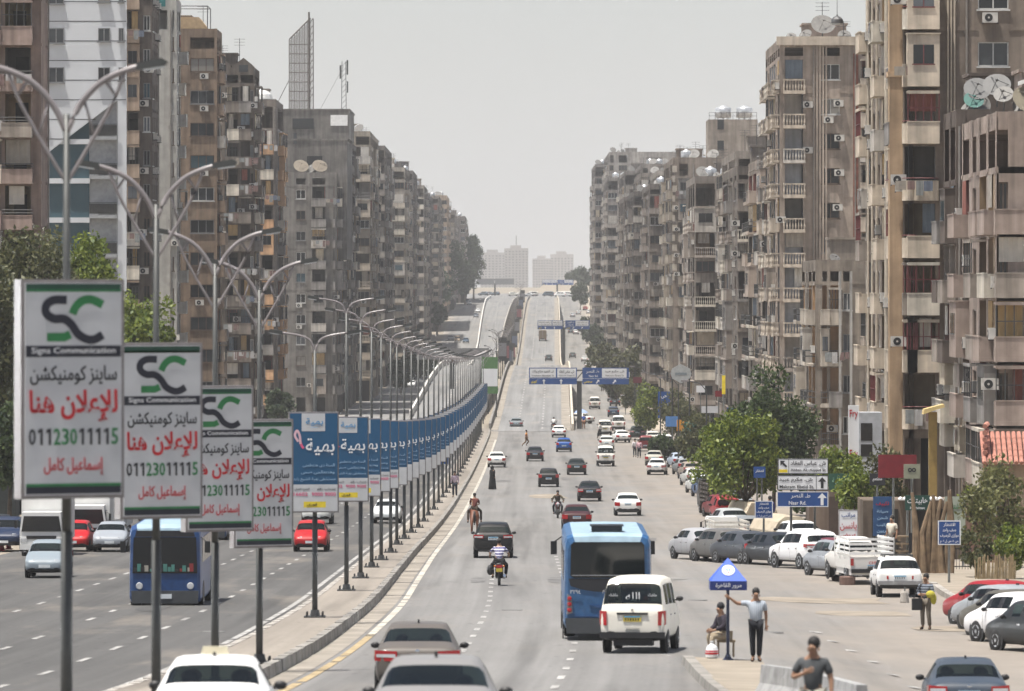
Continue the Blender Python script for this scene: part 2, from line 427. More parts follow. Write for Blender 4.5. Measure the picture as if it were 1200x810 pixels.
# ---------------------------------------------------------------- ground, roads, flyover
def road_mat(name, base, sand, u0, u1, tracks=.2):
    """old asphalt: wheel tracks along v, patches, dust that thickens from u0 to u1 metres off the median"""
    m, b, L = newmat(name)
    uv = node(m, 'ShaderNodeUVMap'); sp = node(m, 'ShaderNodeSeparateXYZ'); L.new(uv.outputs[0], sp.inputs[0])
    def noise(sx, sy, sc=1, det=6, ro=.6):
        mp = node(m, 'ShaderNodeMapping'); mp.inputs['Scale'].default_value = (sx, sy, 1); L.new(uv.outputs[0], mp.inputs[0])
        n = node(m, 'ShaderNodeTexNoise'); n.inputs['Scale'].default_value = sc; n.inputs['Detail'].default_value = det; n.inputs['Roughness'].default_value = ro
        L.new(mp.outputs[0], n.inputs['Vector']); return n.outputs[0]
    def rng(src, lo, hi, a=.3, c=.7, sm=False):
        r = node(m, 'ShaderNodeMapRange')
        if sm: r.interpolation_type = 'SMOOTHSTEP'
        r.inputs[1].default_value = a; r.inputs[2].default_value = c; r.inputs[3].default_value = lo; r.inputs[4].default_value = hi
        L.new(src, r.inputs[0]); return r.outputs[0]
    def mul(a, c, op='MULTIPLY'):
        n = node(m, 'ShaderNodeMath', operation=op)
        for i, x in enumerate((a, c)):
            if isinstance(x, float): n.inputs[i].default_value = x
            else: L.new(x, n.inputs[i])
        return n.outputs[0]
    tr = rng(noise(1.1, .006), 1 - tracks, 1 + tracks)
    pt = rng(noise(.16, .035), .86, 1.1)
    sk = rng(noise(.5, .012, 1, 3), .66, 1.0, .32, .46)
    cx = rng(noise(.03, 2.2, 1, 3), .80, 1.0, .27, .36)      # cross joints
    fine = mul(rng(noise(6, 3), .90, 1.08), rng(noise(2.5, .5, 1, 3), .80, 1.0, .30, .38))
    k = mul(mul(mul(tr, pt), mul(sk, cx)), fine)
    col = node(m, 'ShaderNodeVectorMath', operation='SCALE'); col.inputs[0].default_value = base; L.new(k, col.inputs['Scale'])
    du = rng(sp.outputs[0], 0.0, 1.0, u0, u1, True)
    nz = rng(noise(.22, .05, 1, 8, .68), -.42, .42)
    f = mul(du, nz, 'ADD')
    f2 = rng(f, 0.0, 1.0, .05, .95)
    sc = node(m, 'ShaderNodeVectorMath', operation='SCALE'); sc.inputs[0].default_value = sand; L.new(rng(noise(.5, .2), .86, 1.1), sc.inputs['Scale'])
    mx = node(m, 'ShaderNodeMix', data_type='RGBA'); L.new(f2, mx.inputs[0]); L.new(col.outputs[0], mx.inputs[6]); L.new(sc.outputs[0], mx.inputs[7])
    L.new(mx.outputs[2], b.inputs['Base Color'])
    b.inputs['Roughness'].default_value = .82
    b.inputs['Specular IOR Level'].default_value = .3
    return m
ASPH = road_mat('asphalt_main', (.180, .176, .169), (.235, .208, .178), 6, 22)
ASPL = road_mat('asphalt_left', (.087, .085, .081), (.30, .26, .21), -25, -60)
ASPD = road_mat('asphalt_deck', (.20, .20, .197), (.36, .31, .25), 30, 50)
ASPS = road_mat('asphalt_side', (.19, .185, .175), (.38, .33, .26), 16, 23)
ASPS2 = road_mat('asphalt_side_far', (.19, .187, .18), (.34, .29, .23), -21, -30)
SANDG = road_mat('sandy_ground', (.27, .235, .185), (.31, .265, .205), 0, 40, .08)
TILE = road_mat('median_paving', (.245, .218, .185), (.29, .255, .21), -1, 1)
def zs(a, b):
    out, z = [], a
    while z < b:
        out.append(z); z += 4 if z < 260 else (8 if z < 720 else (16 if z < 2500 else 250))
    return out + [b]
def strip(name, a, b, lf, rf, zf, mat, n=1, off=0.0, skirt=None):
    v, f, uv = [], [], []
    Z = zs(a, b)
    for z in Z:
        x0, x1 = lf(z), rf(z); h = zf(z) + off
        row = [(x0 + (x1 - x0) * k / n, z, h + (lat(x0 + (x1 - x0) * k / n, z) if zf is gz else 0)) for k in range(n + 1)]
        if skirt is not None: row = [(x0, z, skirt(z))] + row + [(x1, z, skirt(z))]
        v += row
    w = len(v) // len(Z)
    for i in range(len(Z) - 1):
        for k in range(w - 1):
            q = i * w + k; f.append((q, q + 1, q + w + 1, q + w))
    me = bpy.data.meshes.new(name); me.from_pydata(v, [], f)
    l = me.uv_layers.new(name='UVMap')
    for p in me.polygons:
        for li in p.loop_indices:
            c = me.vertices[me.loops[li].vertex_index].co
            l.data[li].uv = (c.x - MR(c.y), c.y)
    me.materials.append(mat)
    o = ob(name, me); struct(o); return o
strip('ground', -60, 11000, lambda z: -400 - z * .35, lambda z: 400 + z * .35, lambda z: gz(z) - 1.3 * (z < 240), SANDG, 24, -.03)
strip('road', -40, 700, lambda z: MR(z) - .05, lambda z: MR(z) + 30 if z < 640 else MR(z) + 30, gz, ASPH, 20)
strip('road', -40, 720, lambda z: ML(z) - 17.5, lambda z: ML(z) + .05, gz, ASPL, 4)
DL = lambda z: interp([(690, -13.9), (760, -13.5), (950, -12.2), (1340, -9.2), (1440, -8.9), (1826, -8.7), (2100, -8)], z)
strip('flyover_road', 690, 2090, lambda z: MR(z), lambda z: MR(z) + 10.3, dz, ASPD, 2, .03, lambda z: gz(z) - .3)
strip('flyover_road', 690, 2090, DL, lambda z: ML(z), dz, ASPD, 2, .035, lambda z: gz(z) - .3)
strip('side_road', 700, 2150, lambda z: MR(z) + 10.9, lambda z: MR(z) + 23.5, gz, ASPS, 2, .015)
strip('side_road', 700, 2150, lambda z: DL(z) - 12.5, lambda z: DL(z) - .5, gz, ASPS2, 2, .015)
strip('road', 2090, 2260, lambda z: -30, lambda z: 40, gz, ASPD, 2, .02)
# median island with stone kerbs
def kerb(name, a, b, f, w, h, mat, zf=gz):
    Z = []
    z = a
    while z < b: Z.append(z); z += 1.0 if z < 260 else 2.5
    mb = MB()
    for z0, z1 in zip(Z, Z[1:]):
        g = .04 if z0 < 260 else .07
        x0, x1 = f(z0), f(z1 - g); za, zb = zf(z0) - .1, zf(z1) - .1
        hh = h + .1 + R.uniform(-.012, .012); d = R.uniform(-.012, .012)
        mb.f += [[len(mb.v) + k for k in q] for q in ((0, 1, 2, 3), (4, 5, 6, 7), (0, 3, 7, 4), (1, 2, 6, 5), (3, 2, 6, 7), (0, 1, 5, 4))]; mb.m += [0] * 6
        for zz, x, base in ((z0, x0, za), (z1 - g, x1, zb)):
            mb.v += [(x + d, zz, base), (x + w + d, zz, base), (x + w * .9 + d, zz, base + hh), (x + w * .1 + d, zz, base + hh)]
    return struct(mb.build(name, mat))
KERB = plain('kerb_stone', (.26, .245, .22), .9, 0, .35, 1.2)
KERBL = plain('kerb_stone_pale', (.36, .335, .30), .9, 0, .3, 1.2)
kerb('kerb', 60, 690, lambda z: MR(z) - .28, .28, .30, KERB)
kerb('kerb', 60, 690, lambda z: ML(z), .25, .20, KERBL)
strip('median', 60, 700, lambda z: ML(z) + .2, lambda z: MR(z) - .2, gz, TILE, 1, .19)
strip('median', 700, 2060, lambda z: ML(z) + .3, lambda z: MR(z) - .3, gz, SANDG, 1, .05)
# worn lane paint
def paint_mat():
    m, b, L = newmat('worn_road_paint')
    tc = node(m, 'ShaderNodeTexCoord'); n = node(m, 'ShaderNodeTexNoise'); n.inputs['Scale'].default_value = 2.2; n.inputs['Detail'].default_value = 8
    L.new(tc.outputs['Object'], n.inputs['Vector'])
    cr = node(m, 'ShaderNodeMapRange'); cr.inputs[1].default_value = .38; cr.inputs[2].default_value = .62
    L.new(n.outputs[0], cr.inputs[0])
    mx = node(m, 'ShaderNodeMix', data_type='RGBA'); mx.inputs[6].default_value = (.19, .185, .175, 1); mx.inputs[7].default_value = (.44, .43, .41, 1)
    L.new(cr.outputs[0], mx.inputs[0]); L.new(mx.outputs[2], b.inputs['Base Color']); b.inputs['Roughness'].default_value = .8
    return m
RP = paint_mat(); RPY = plain('worn_yellow_paint', (.36, .28, .16), .85, 0, .4, 2); RPS = plain('dusty_edge_paint', (.46, .43, .37), .85, 0, .3, 1.5)
def dashes(a, b, f, w, ln, per, zf, off, mat=RP):
    mb = MB(); z = a
    while z < b:
        l = ln * R.uniform(.75, 1.1)
        mb.face([(f(z) - w / 2, z, zf(z) + off), (f(z) + w / 2, z, zf(z) + off), (f(z + l) + w / 2, z + l, zf(z + l) + off), (f(z + l) - w / 2, z + l, zf(z + l) + off)])
        z += per
    o = mb.build('lane_marking', mat); struct(o); return o
dashes(60, 330, lambda z: MR(z) + 3.75, .17, 1.9, 5.6, gz, .012)
dashes(60, 260, lambda z: MR(z) + 6.6, .17, 1.9, 5.6, gz, .012)
dashes(60, 520, lambda z: ML(z) - 3.1, .16, 2.6, 8, gz, .012)
dashes(60, 420, lambda z: ML(z) - 6.0, .16, 2.6, 8, gz, .012)
dashes(60, 420, lambda z: ML(z) - 9.1, .16, 2.6, 8, gz, .012)
dashes(700, 1980, lambda z: MR(z) + 3.4, .22, 3, 9, dz, .06)
dashes(700, 1980, lambda z: MR(z) + 6.6, .22, 3, 9, dz, .06)
dashes(700, 1980, lambda z: DL(z) + 4.0, .22, 3, 9, dz, .06)
dashes(60, 560, lambda z: ML(z) - .5, .18, 4.05, 4, gz, .012)
dashes(150, 640, lambda z: MR(z) + .85, .22, 4.05, 4, gz, .012, RPS)
dashes(60, 150, lambda z: MR(z) + .85, .22, 4.05, 4, gz, .012, RPY)
strip('dust_strip', 60, 690, lambda z: MR(z), lambda z: MR(z) + interp([(60, .55), (300, .7), (690, 1.0)], z), gz, plain('blown_sand', (.265, .238, .200), .95, 0, .35, .6), 1, .008)
strip('dust_strip', 695, 2050, lambda z: MR(z) + 9.1, lambda z: MR(z) + 10.3, dz, plain('blown_sand', (.265, .238, .200)), 1, .06)
strip('dust_strip', 695, 2050, lambda z: MR(z) , lambda z: MR(z) + .9, dz, plain('blown_sand', (.265, .238, .200)), 1, .06)
# dashes where the service road splits off
mb = MB()
for px, py in ((952, 741), (972, 752), (992, 763), (1018, 776), (1041, 791), (1066, 806)):
    p = on(px, py); d = Vector((.22, -1, 0)).normalized() * .9; n = Vector((d.y, -d.x, 0)).normalized() * .09
    mb.face([tuple(p + d * a + n * c + Vector((0, 0, gz(p.y + (d * a).y) + lat(p.x, p.y) - p.z + .014))) for a, c in ((-1, -1), (-1, 1), (1, 1), (1, -1))])
struct(mb.build('lane_marking', RP))
# parapets of the flyover and retaining edges
def parapet(label, a, b, f, h, w, mat=CONC, zf=dz):
    mb = MB(); Z = zs(a, b)
    for z0, z1 in zip(Z, Z[1:]):
        i = len(mb.v)
        for z in (z0, z1):
            x = f(z); mb.v += [(x - w / 2, z, gz(z) - .3), (x + w / 2, z, gz(z) - .3), (x + w / 3, z, zf(z) + h), (x - w / 3, z, zf(z) + h)]
        mb.f += [[i + k for k in q] for q in ((0, 4, 7, 3), (1, 2, 6, 5), (3, 7, 6, 2))]; mb.m += [0] * 3
        if z0 == Z[0]: mb.f.append([i, i + 3, i + 2, i + 1]); mb.m.append(0)
    return tag(mb.build('parapet_wall', mat), label, 'wall')
PALE = plain('parapet_pale', (.52, .47, .39), .9, 0, .2, .5)
parapet('pale concrete parapet on the right edge of the outbound flyover', 696, 2085, lambda z: MR(z) + 10.55, .85, .45, PALE)
parapet('grey concrete parapet on the median side of the outbound flyover', 700, 2085, lambda z: MR(z) - .2, .85, .4, plain('parapet_grey', (.22, .21, .195), .9, 0, .25, .5))
parapet('whitish concrete parapet on the outer edge of the inbound flyover', 735, 2085, lambda z: DL(z) - .25, .95, .45, plain('parapet_white', (.62, .6, .56), .9, 0, .15, .5))
parapet('lighter concrete parapet on the median side of the inbound flyover', 735, 2085, lambda z: ML(z) + .25, .8, .4, CONC)
# pavement on the right with its curved kerb, traffic island
edge = [(1092, 688), (1107, 699), (1131, 711), (1160, 716), (1230, 724)]
P = [on(*e) for e in edge]
def plate(name, pts, h, mat, loc0=None):
    mb = MB()
    a = [(p[0], p[1], gz(p[1]) + lat(p[0], p[1]) - .05) for p in pts]; b = [(p[0], p[1], gz(p[1]) + lat(p[0], p[1]) + h) for p in pts]
    mb.face(b); n = len(a)
    for k in range(n): mb.face([a[k], a[(k + 1) % n], b[(k + 1) % n], b[k]])
    return struct(mb.build(name, mat))
PAVE = road_mat('dusty_pavement', (.42, .35, .26), (.46, .38, .28), -40, 60)
side = [(p.x, p.y) for p in P] + [(40, P[-1].y), (40, 236), (P[0].x - .2, 236)]
def pavement(name, outline, h):
    plate(name, outline, h, SANDM)
pavement('pavement', side, .16)
mb = MB()
for a, b in zip(P, P[1:]):
    n = max(2, int((b - a).length / 1.0))
    for k in range(n):
        p, q = a.lerp(b, k / n), a.lerp(b, (k + .94) / n)
        d = (q - p).normalized(); s_ = Vector((d.y, -d.x, 0)) * .13
        hh = .2 + R.uniform(-.02, .02)
        i = len(mb.v)
        for c in (p, q):
            g = gz(c.y) + lat(c.x, c.y)
            mb.v += [(c.x + s_.x, c.y + s_.y, g - .05), (c.x - s_.x, c.y - s_.y, g - .05), (c.x - s_.x, c.y - s_.y, g + hh), (c.x + s_.x, c.y + s_.y, g + hh)]
        mb.f += [[i + k2 for k2 in q2] for q2 in ((0, 4, 7, 3), (1, 2, 6, 5), (3, 7, 6, 2), (0, 3, 2, 1), (4, 5, 6, 7))]; mb.m += [0] * 5
struct(mb.build('kerb', KERBL))
isl = [on(808, 779), on(822, 795), on(843, 815), on(880, 838), on(940, 838), on(905, 800), on(893, 783)]
plate('traffic_island', [(p.x, p.y) for p in isl], .17, SANDM)
mb = MB()
for a, b in zip(isl[:3], isl[1:4]):
    n = int((b - a).length / .55)
    for k in range(n):
        p, q = a.lerp(b, k / n), a.lerp(b, (k + .92) / n)
        i = len(mb.v)
        for c in (p, q):
            g = gz(c.y) + lat(c.x, c.y); mb.v += [(c.x - .2, c.y, g - .05), (c.x + .1, c.y, g - .05), (c.x + .08, c.y, g + .2), (c.x - .17, c.y, g + .2)]
        mb.f += [[i + k2 for k2 in q2] for q2 in ((0, 4, 7, 3), (1, 2, 6, 5), (3, 7, 6, 2), (0, 3, 2, 1), (4, 5, 6, 7))]; mb.m += [0] * 5
struct(mb.build('kerb', KERB))
# the dusty air over the whole street
mb = MB(); mb.box(-4200, 4200, -55, 9800, -22, 110)
hz = mb.build('haze', WHITE); hz['kind'] = 'stuff'
hm = bpy.data.materials.new('haze_air'); hm.use_nodes = True
for n in list(hm.node_tree.nodes):
    if n.type != 'OUTPUT_MATERIAL': hm.node_tree.nodes.remove(n)
pv = node(hm, 'ShaderNodeVolumePrincipled'); pv.inputs['Density'].default_value = HAZE_DENSITY; pv.inputs['Color'].default_value = (.64, .655, .675, 1)
pv.inputs['Anisotropy'].default_value = .1
hm.node_tree.links.new(pv.outputs[0], hm.node_tree.nodes['Material Output'].inputs['Volume'])
hz.data.materials.clear(); hz.data.materials.append(hm)

# patched and stained asphalt, manholes, litter
rp = random.Random(9); PLD = plain('patch_left', (.066, .065, .062), .85, 0, .3, .8)
def patch(x, z, w, l, mat, zf=gz, name='road_patch', off=.009, n=9):
    mb = MB(); pts = []
    for i in range(n):
        q = 2 * pi * i / n; rr = rp.uniform(.75, 1.05)
        xx = x + w * max(-1, min(1, 1.35 * cos(q))) * rr; zz = z + l * max(-1, min(1, 1.35 * sin(q))) * rr
        pts.append((xx, zz, zf(zz) + (lat(xx, zz) if zf is gz else 0) + off))
    mb.face(pts); struct(mb.build(name, mat))
PD = plain('patch_dark', (.150, .148, .142), .85, 0, .25, .8); PL = plain('patch_pale', (.205, .198, .184), .9, 0, .3, .7); PO = plain('oil_stain', (.135, .131, .125), .75, 0, .4, .9); PS = plain('sand_spill', (.25, .214, .168), .95, 0, .25, .8)
for i in range(14):
    z = 190 + 420 * rp.random() ** 1.4; u = rp.uniform(1.5, 13)
    patch(MR(z) + u, z, rp.uniform(.3, 1.0), rp.uniform(1.5, 7), rp.choice((PD, PL, PL, PO, PO)), off=.009 + i * .0002)
for i in range(8):
    z = 170 + 400 * rp.random() ** 1.4; u = rp.uniform(1.5, 14)
    patch(ML(z) - u, z, rp.uniform(.3, .9), rp.uniform(1.5, 7), rp.choice((PLD, PLD)), off=.009 + i * .0002)
for px, py, w_, l_ in ((640, 582, 1.6, 7), (900, 600, 2.2, 9), (885, 612, 1.8, 5), (1010, 640, 2, 5), (960, 705, 2.4, 3), (1010, 720, 1.6, 2.5), (1120, 738, 1.4, 2)):
    p = on(px, py); patch(p.x, p.y, w_, l_, PS, off=.011)
for px, py in ((600, 716), (818, 704), (250, 742), (905, 742), (690, 640)):
    p = on(px, py); mb = MB(); mb.lathe([(.34, 0), (.34, .012)], 16, 0, 'z', (p.x, p.y, p.z + .004)); struct(mb.build('manhole_cover', PD))

# bare earth mound past the crest on the right
mb = MB(); rm = random.Random(4); nx, ny = 24, 6
x0, x1 = PX(628, 2380), PX(705, 2380)
ids = []
for j in range(ny + 1):
    row = []
    for i in range(nx + 1):
        u, v = i / nx, j / ny
        hgt = 5.6 * (sin(pi * v) ** .7) * min(1, 4 * u + .12, 6 * (1 - u)) * rm.uniform(.86, 1.06) - .3
        row.append(mb.vert((x0 + (x1 - x0) * u, 2350 + 110 * v, gz(2350 + 110 * v) + hgt)))
    ids.append(row)
for j in range(ny):
    for i in range(nx): mb.f.append([ids[j][i], ids[j][i + 1], ids[j + 1][i + 1], ids[j + 1][i]]); mb.m.append(0)
struct(mb.build('hill', SANDM, None, True))
# ---------------------------------------------------------------- apartment blocks
_PC = {}
def cached(key, fn):
    if key not in _PC: _PC[key] = fn()
    return _PC[key]
FRAMEM = [plain('frame_brown', (.09, .06, .04), .6), plain('frame_white', (.5, .5, .48), .5), plain('frame_alu', (.2, .2, .2), .4, .3)]
def win_mesh(w, h, k, glazed=False):
    def f():
        mb = MB(); t = .07
        if glazed: mb.box(-w / 2 + .02, w / 2 - .02, .0, .03, .02, h - .02, 1)
        mb.box(-w / 2, w / 2, -.03, .06, 0, t); mb.box(-w / 2, w / 2, -.03, .06, h - t, h)
        n = 2 if w < 1.7 else 3
        for i in range(n + 1):
            x = -w / 2 + (w - t) * i / n; mb.box(x, x + t, -.03, .06, t, h - t)
        mb.box(-w / 2 - .08, w / 2 + .08, -.22, -.03, -.09, -.005)
        return mb.mesh('window', [FRAMEM[k], PANE])
    return cached(('win', round(w, 1), round(h, 1), k, glazed), f)
def pane_mesh(w, h):
    def f():
        mb = MB(); mb.box(-w / 2 + .02, w / 2 - .02, .0, .03, .02, h - .02); return mb.mesh('pane', PANE)
    return cached(('pane', round(w, 1), round(h, 1)), f)
def balcony_mesh(w, p, style, mats, mk):
    def f():
        mb = MB(); a, b = -w / 2, w / 2
        if style == 'curve':
            n = 10; o = [(a, 0)]
            for i in range(n + 1):
                t = pi * i / n; o.append((-(w / 2) * cos(t), -p * .45 - p * .55 * sin(t)))
            o.append((b, 0))
            mb.slab(o, -.18, 0, 0)
            for q, r in zip(o, o[1:]):
                mb.face([(q[0], q[1], 0), (r[0], r[1], 0), (r[0], r[1], .92), (q[0], q[1], .92)], 0)
                mb.face([(q[0] * .93, q[1] * .93, 0), (r[0] * .93, r[1] * .93, 0), (r[0] * .93, r[1] * .93, .92), (q[0] * .93, q[1] * .93, .92)], 0)
                mb.face([(q[0], q[1], .92), (r[0], r[1], .92), (r[0] * .93, r[1] * .93, .92), (q[0] * .93, q[1] * .93, .92)], 0)
            mb.tube([(q[0] * .97, q[1] * .97, 1.06) for q in o], .025, 5, 1)
        else:
            mb.box(a, b, -p, 0, -.2, 0, 0)
            t = .1
            if style in ('solid', 'glz', 'raised'):
                h = .98 if style != 'raised' else .7
                mb.box(a, b, -p, -p + t, .002, h, 0); mb.box(a, a + t, -p + t, 0, .002, h, 0); mb.box(b - t, b, -p + t, 0, .002, h, 0)
                mb.box(a - .03, b + .03, -p - .03, -p + t + .03, h + .002, h + .06, 0)
                if style == 'raised':
                    for z in (.9, 1.1): mb.tube([(a, -.05, z), (a, -p + .05, z), (b, -p + .05, z), (b, -.05, z)], .022, 5, 1)
            if style == 'glz':
                for i in range(5):
                    x = a + (w - .05) * i / 4; mb.box(x, x + .05, -p + .02, -p + .08, 1.05, 2.55, 1)
                mb.box(a, b, -p - .01, -p + .1, 2.55, 2.72, 0); mb.box(a, b, -p + .02, -p + .08, 1.75, 1.8, 1)
                mb.box(a, b, -p + .1, 0, 2.60, 2.70, 0)
            if style == 'box':
                mb.box(a, b, -p, -p + .1, .002, 2.68, 0); mb.box(a, a + .1, -p + .1, 0, .002, 2.68, 0); mb.box(b - .1, b, -p + .1, 0, .002, 2.68, 0); mb.box(a - .05, b + .05, -p - .08, 0, 2.682, 2.75, 0)
                mb.box(a + w * .18, b - w * .18, -p - .02, -p - .003, 1.05, 2.1, 2); mb.box(-.03, .03, -p - .035, -p - .021, 1.05, 2.1, 1); mb.box(a + w * .14, b - w * .14, -p - .06, -p - .021, .98, 1.045, 1)
            if style == 'bal':
                mb.box(a, b, -p - .03, -p + .14, .85, .97, 0); mb.box(a, a + .12, -p + .14, 0, .85, .97, 0); mb.box(b - .12, b, -p + .14, 0, .85, .97, 0)
                n = max(4, int(w / .24))
                for i in range(n + 1):
                    x = a + .06 + (w - .12) * i / n
                    mb.lathe([(.035, 0), (.075, .28), (.03, .6), (.06, .85)], 6, 0, 'z', (x, -p + .05, 0))
                for i in range(3):
                    for x in (a + .06, b - .06): mb.lathe([(.035, 0), (.075, .28), (.03, .6), (.06, .85)], 6, 0, 'z', (x, -p + .05 + (i + .8) * p / 4, 0))
                mb.box(a - .02, b + .02, -p - .04, -p + .02, -.3, -.2, 0)
            if style == 'rail':
                mb.box(a, b, -p, -p + .06, .002, .12, 0)
                for z in (.55, 1.0): mb.tube([(a + .03, 0, z), (a + .03, -p + .03, z), (b - .03, -p + .03, z), (b - .03, 0, z)], .03, 5, 1)
                n = max(3, int(w / .16))
                for i in range(n + 1):
                    x = a + .03 + (w - .06) * i / n; mb.box(x - .012, x + .012, -p + .02, -p + .045, .1, 1.0, 1)
        return mb.mesh('balcony', mats)
    return cached(('bal', round(w, 1), round(p, 1), style, mk), f)
def ac_mesh():
    mb = MB(); mb.box(-.42, .42, -.36, -.04, 0, .56, 0); mb.lathe([(.22, 0), (.22, -.015)], 14, 1, 'y', (-.08, -.362, .28)); mb.lathe([(.06, -.016), (.06, -.03)], 8, 0, 'y', (-.08, -.362, .28))
    mb.box(-.44, -.38, -.40, 0, -.05, 0, 1); mb.box(.38, .44, -.40, 0, -.05, 0, 1)
    return mb.mesh('air_conditioner', [ACM, BLACK])
AC = ac_mesh()
def cloth_meshes():
    out = []
    rr = random.Random(5)
    for k in range(4):
        mb = MB(); x = -1.0
        while x < .9:
            w = rr.uniform(.3, .6); h = rr.uniform(.4, .9); c = rr.randrange(5)
            for i in range(3):
                a, b = x + w * i / 3, x + w * (i + 1) / 3
                y0, y1 = -.02 * (i % 2), -.02 * ((i + 1) % 2)
                mb.face([(a, y0, 0), (b, y1, 0), (b, y1 - .03, -h), (a, y0 - .03, -h)], c)
            x += w + rr.uniform(.02, .2)
        out.append(mb.mesh('laundry', [plain('cloth_%d' % i, c, .9) for i, c in enumerate([(.34, .33, .32), (.15, .095, .085), (.10, .12, .16), (.26, .23, .19), (.19, .20, .195)])]))
    return out
LAUND = cloth_meshes()
SHADES = [plain('shade_%d' % i, c, .95, 0, .2, 1) for i, c in enumerate([(.45, .38, .28), (.30, .27, .23), (.50, .47, .42), (.22, .075, .055), (.12, .15, .18), (.38, .26, .12)])]
def shade_mesh(w, h, k):
    def f():
        mb = MB(); n = max(3, int(w / .22))
        for i in range(n):
            a, b = -w / 2 + w * i / n, -w / 2 + w * (i + 1) / n
            mb.face([(a, .05 * (i % 2), 0), (b, .05 * ((i + 1) % 2), 0), (b, .05 * ((i + 1) % 2), h), (a, .05 * (i % 2), h)])
        return mb.mesh('shade_cloth', SHADES[k])
    return cached(('shade', round(w, 1), round(h, 1), k), f)
def dish_mesh(r, m=DISH):
    def f():
        mb = MB(); prof = []
        for k in range(6): t = k / 5; prof.append((max(.01, r * t), .28 * r * t * t))
        T = Matrix.Rotation(radians(52), 4, 'X'); mb.T = Matrix.Translation((0, 0, r * .9 + .35)) @ T
        mb.lathe(prof, 18); mb.T = None
        mb.tube([(0, 0, 0), (0, 0, r * .9 + .35)], .05, 6)
        mb.T = Matrix.Translation((0, 0, r * .9 + .35)) @ T
        for a in (0, 2.1, 4.2): mb.tube([(r * .9 * cos(a), r * .9 * sin(a), .22 * r), (0, 0, r * .8)], .02, 4)
        mb.ball((0, 0, r * .8), .08); mb.T = None
        return mb.mesh('satellite_dish', m)
    return cached(('dish', r, m.name), f)
def tank_mesh():
    mb = MB(); mb.lathe([(.75, .3), (.78, .32), (.78, 1.6), (.7, 1.75), (.25, 1.95), (.22, 2.05), (.01, 2.06)], 18)
    for a in range(4): mb.box(.5 * cos(a * pi / 2) - .05, .5 * cos(a * pi / 2) + .05, .5 * sin(a * pi / 2) - .05, .5 * sin(a * pi / 2) + .05, -.1, .3)
    return mb.mesh('water_tank', plain('tank_metal', (.55, .56, .57), .35, .5), True)
TANK = tank_mesh()
NP = {'n': 0}
INNER = [wallmat(c, .3) for c in ('#857b6e', '#7a3f33', '#86693a', '#666b6e', '#48443e')]  # loggia inner walls, colours darkened to deepen the shade of the recess
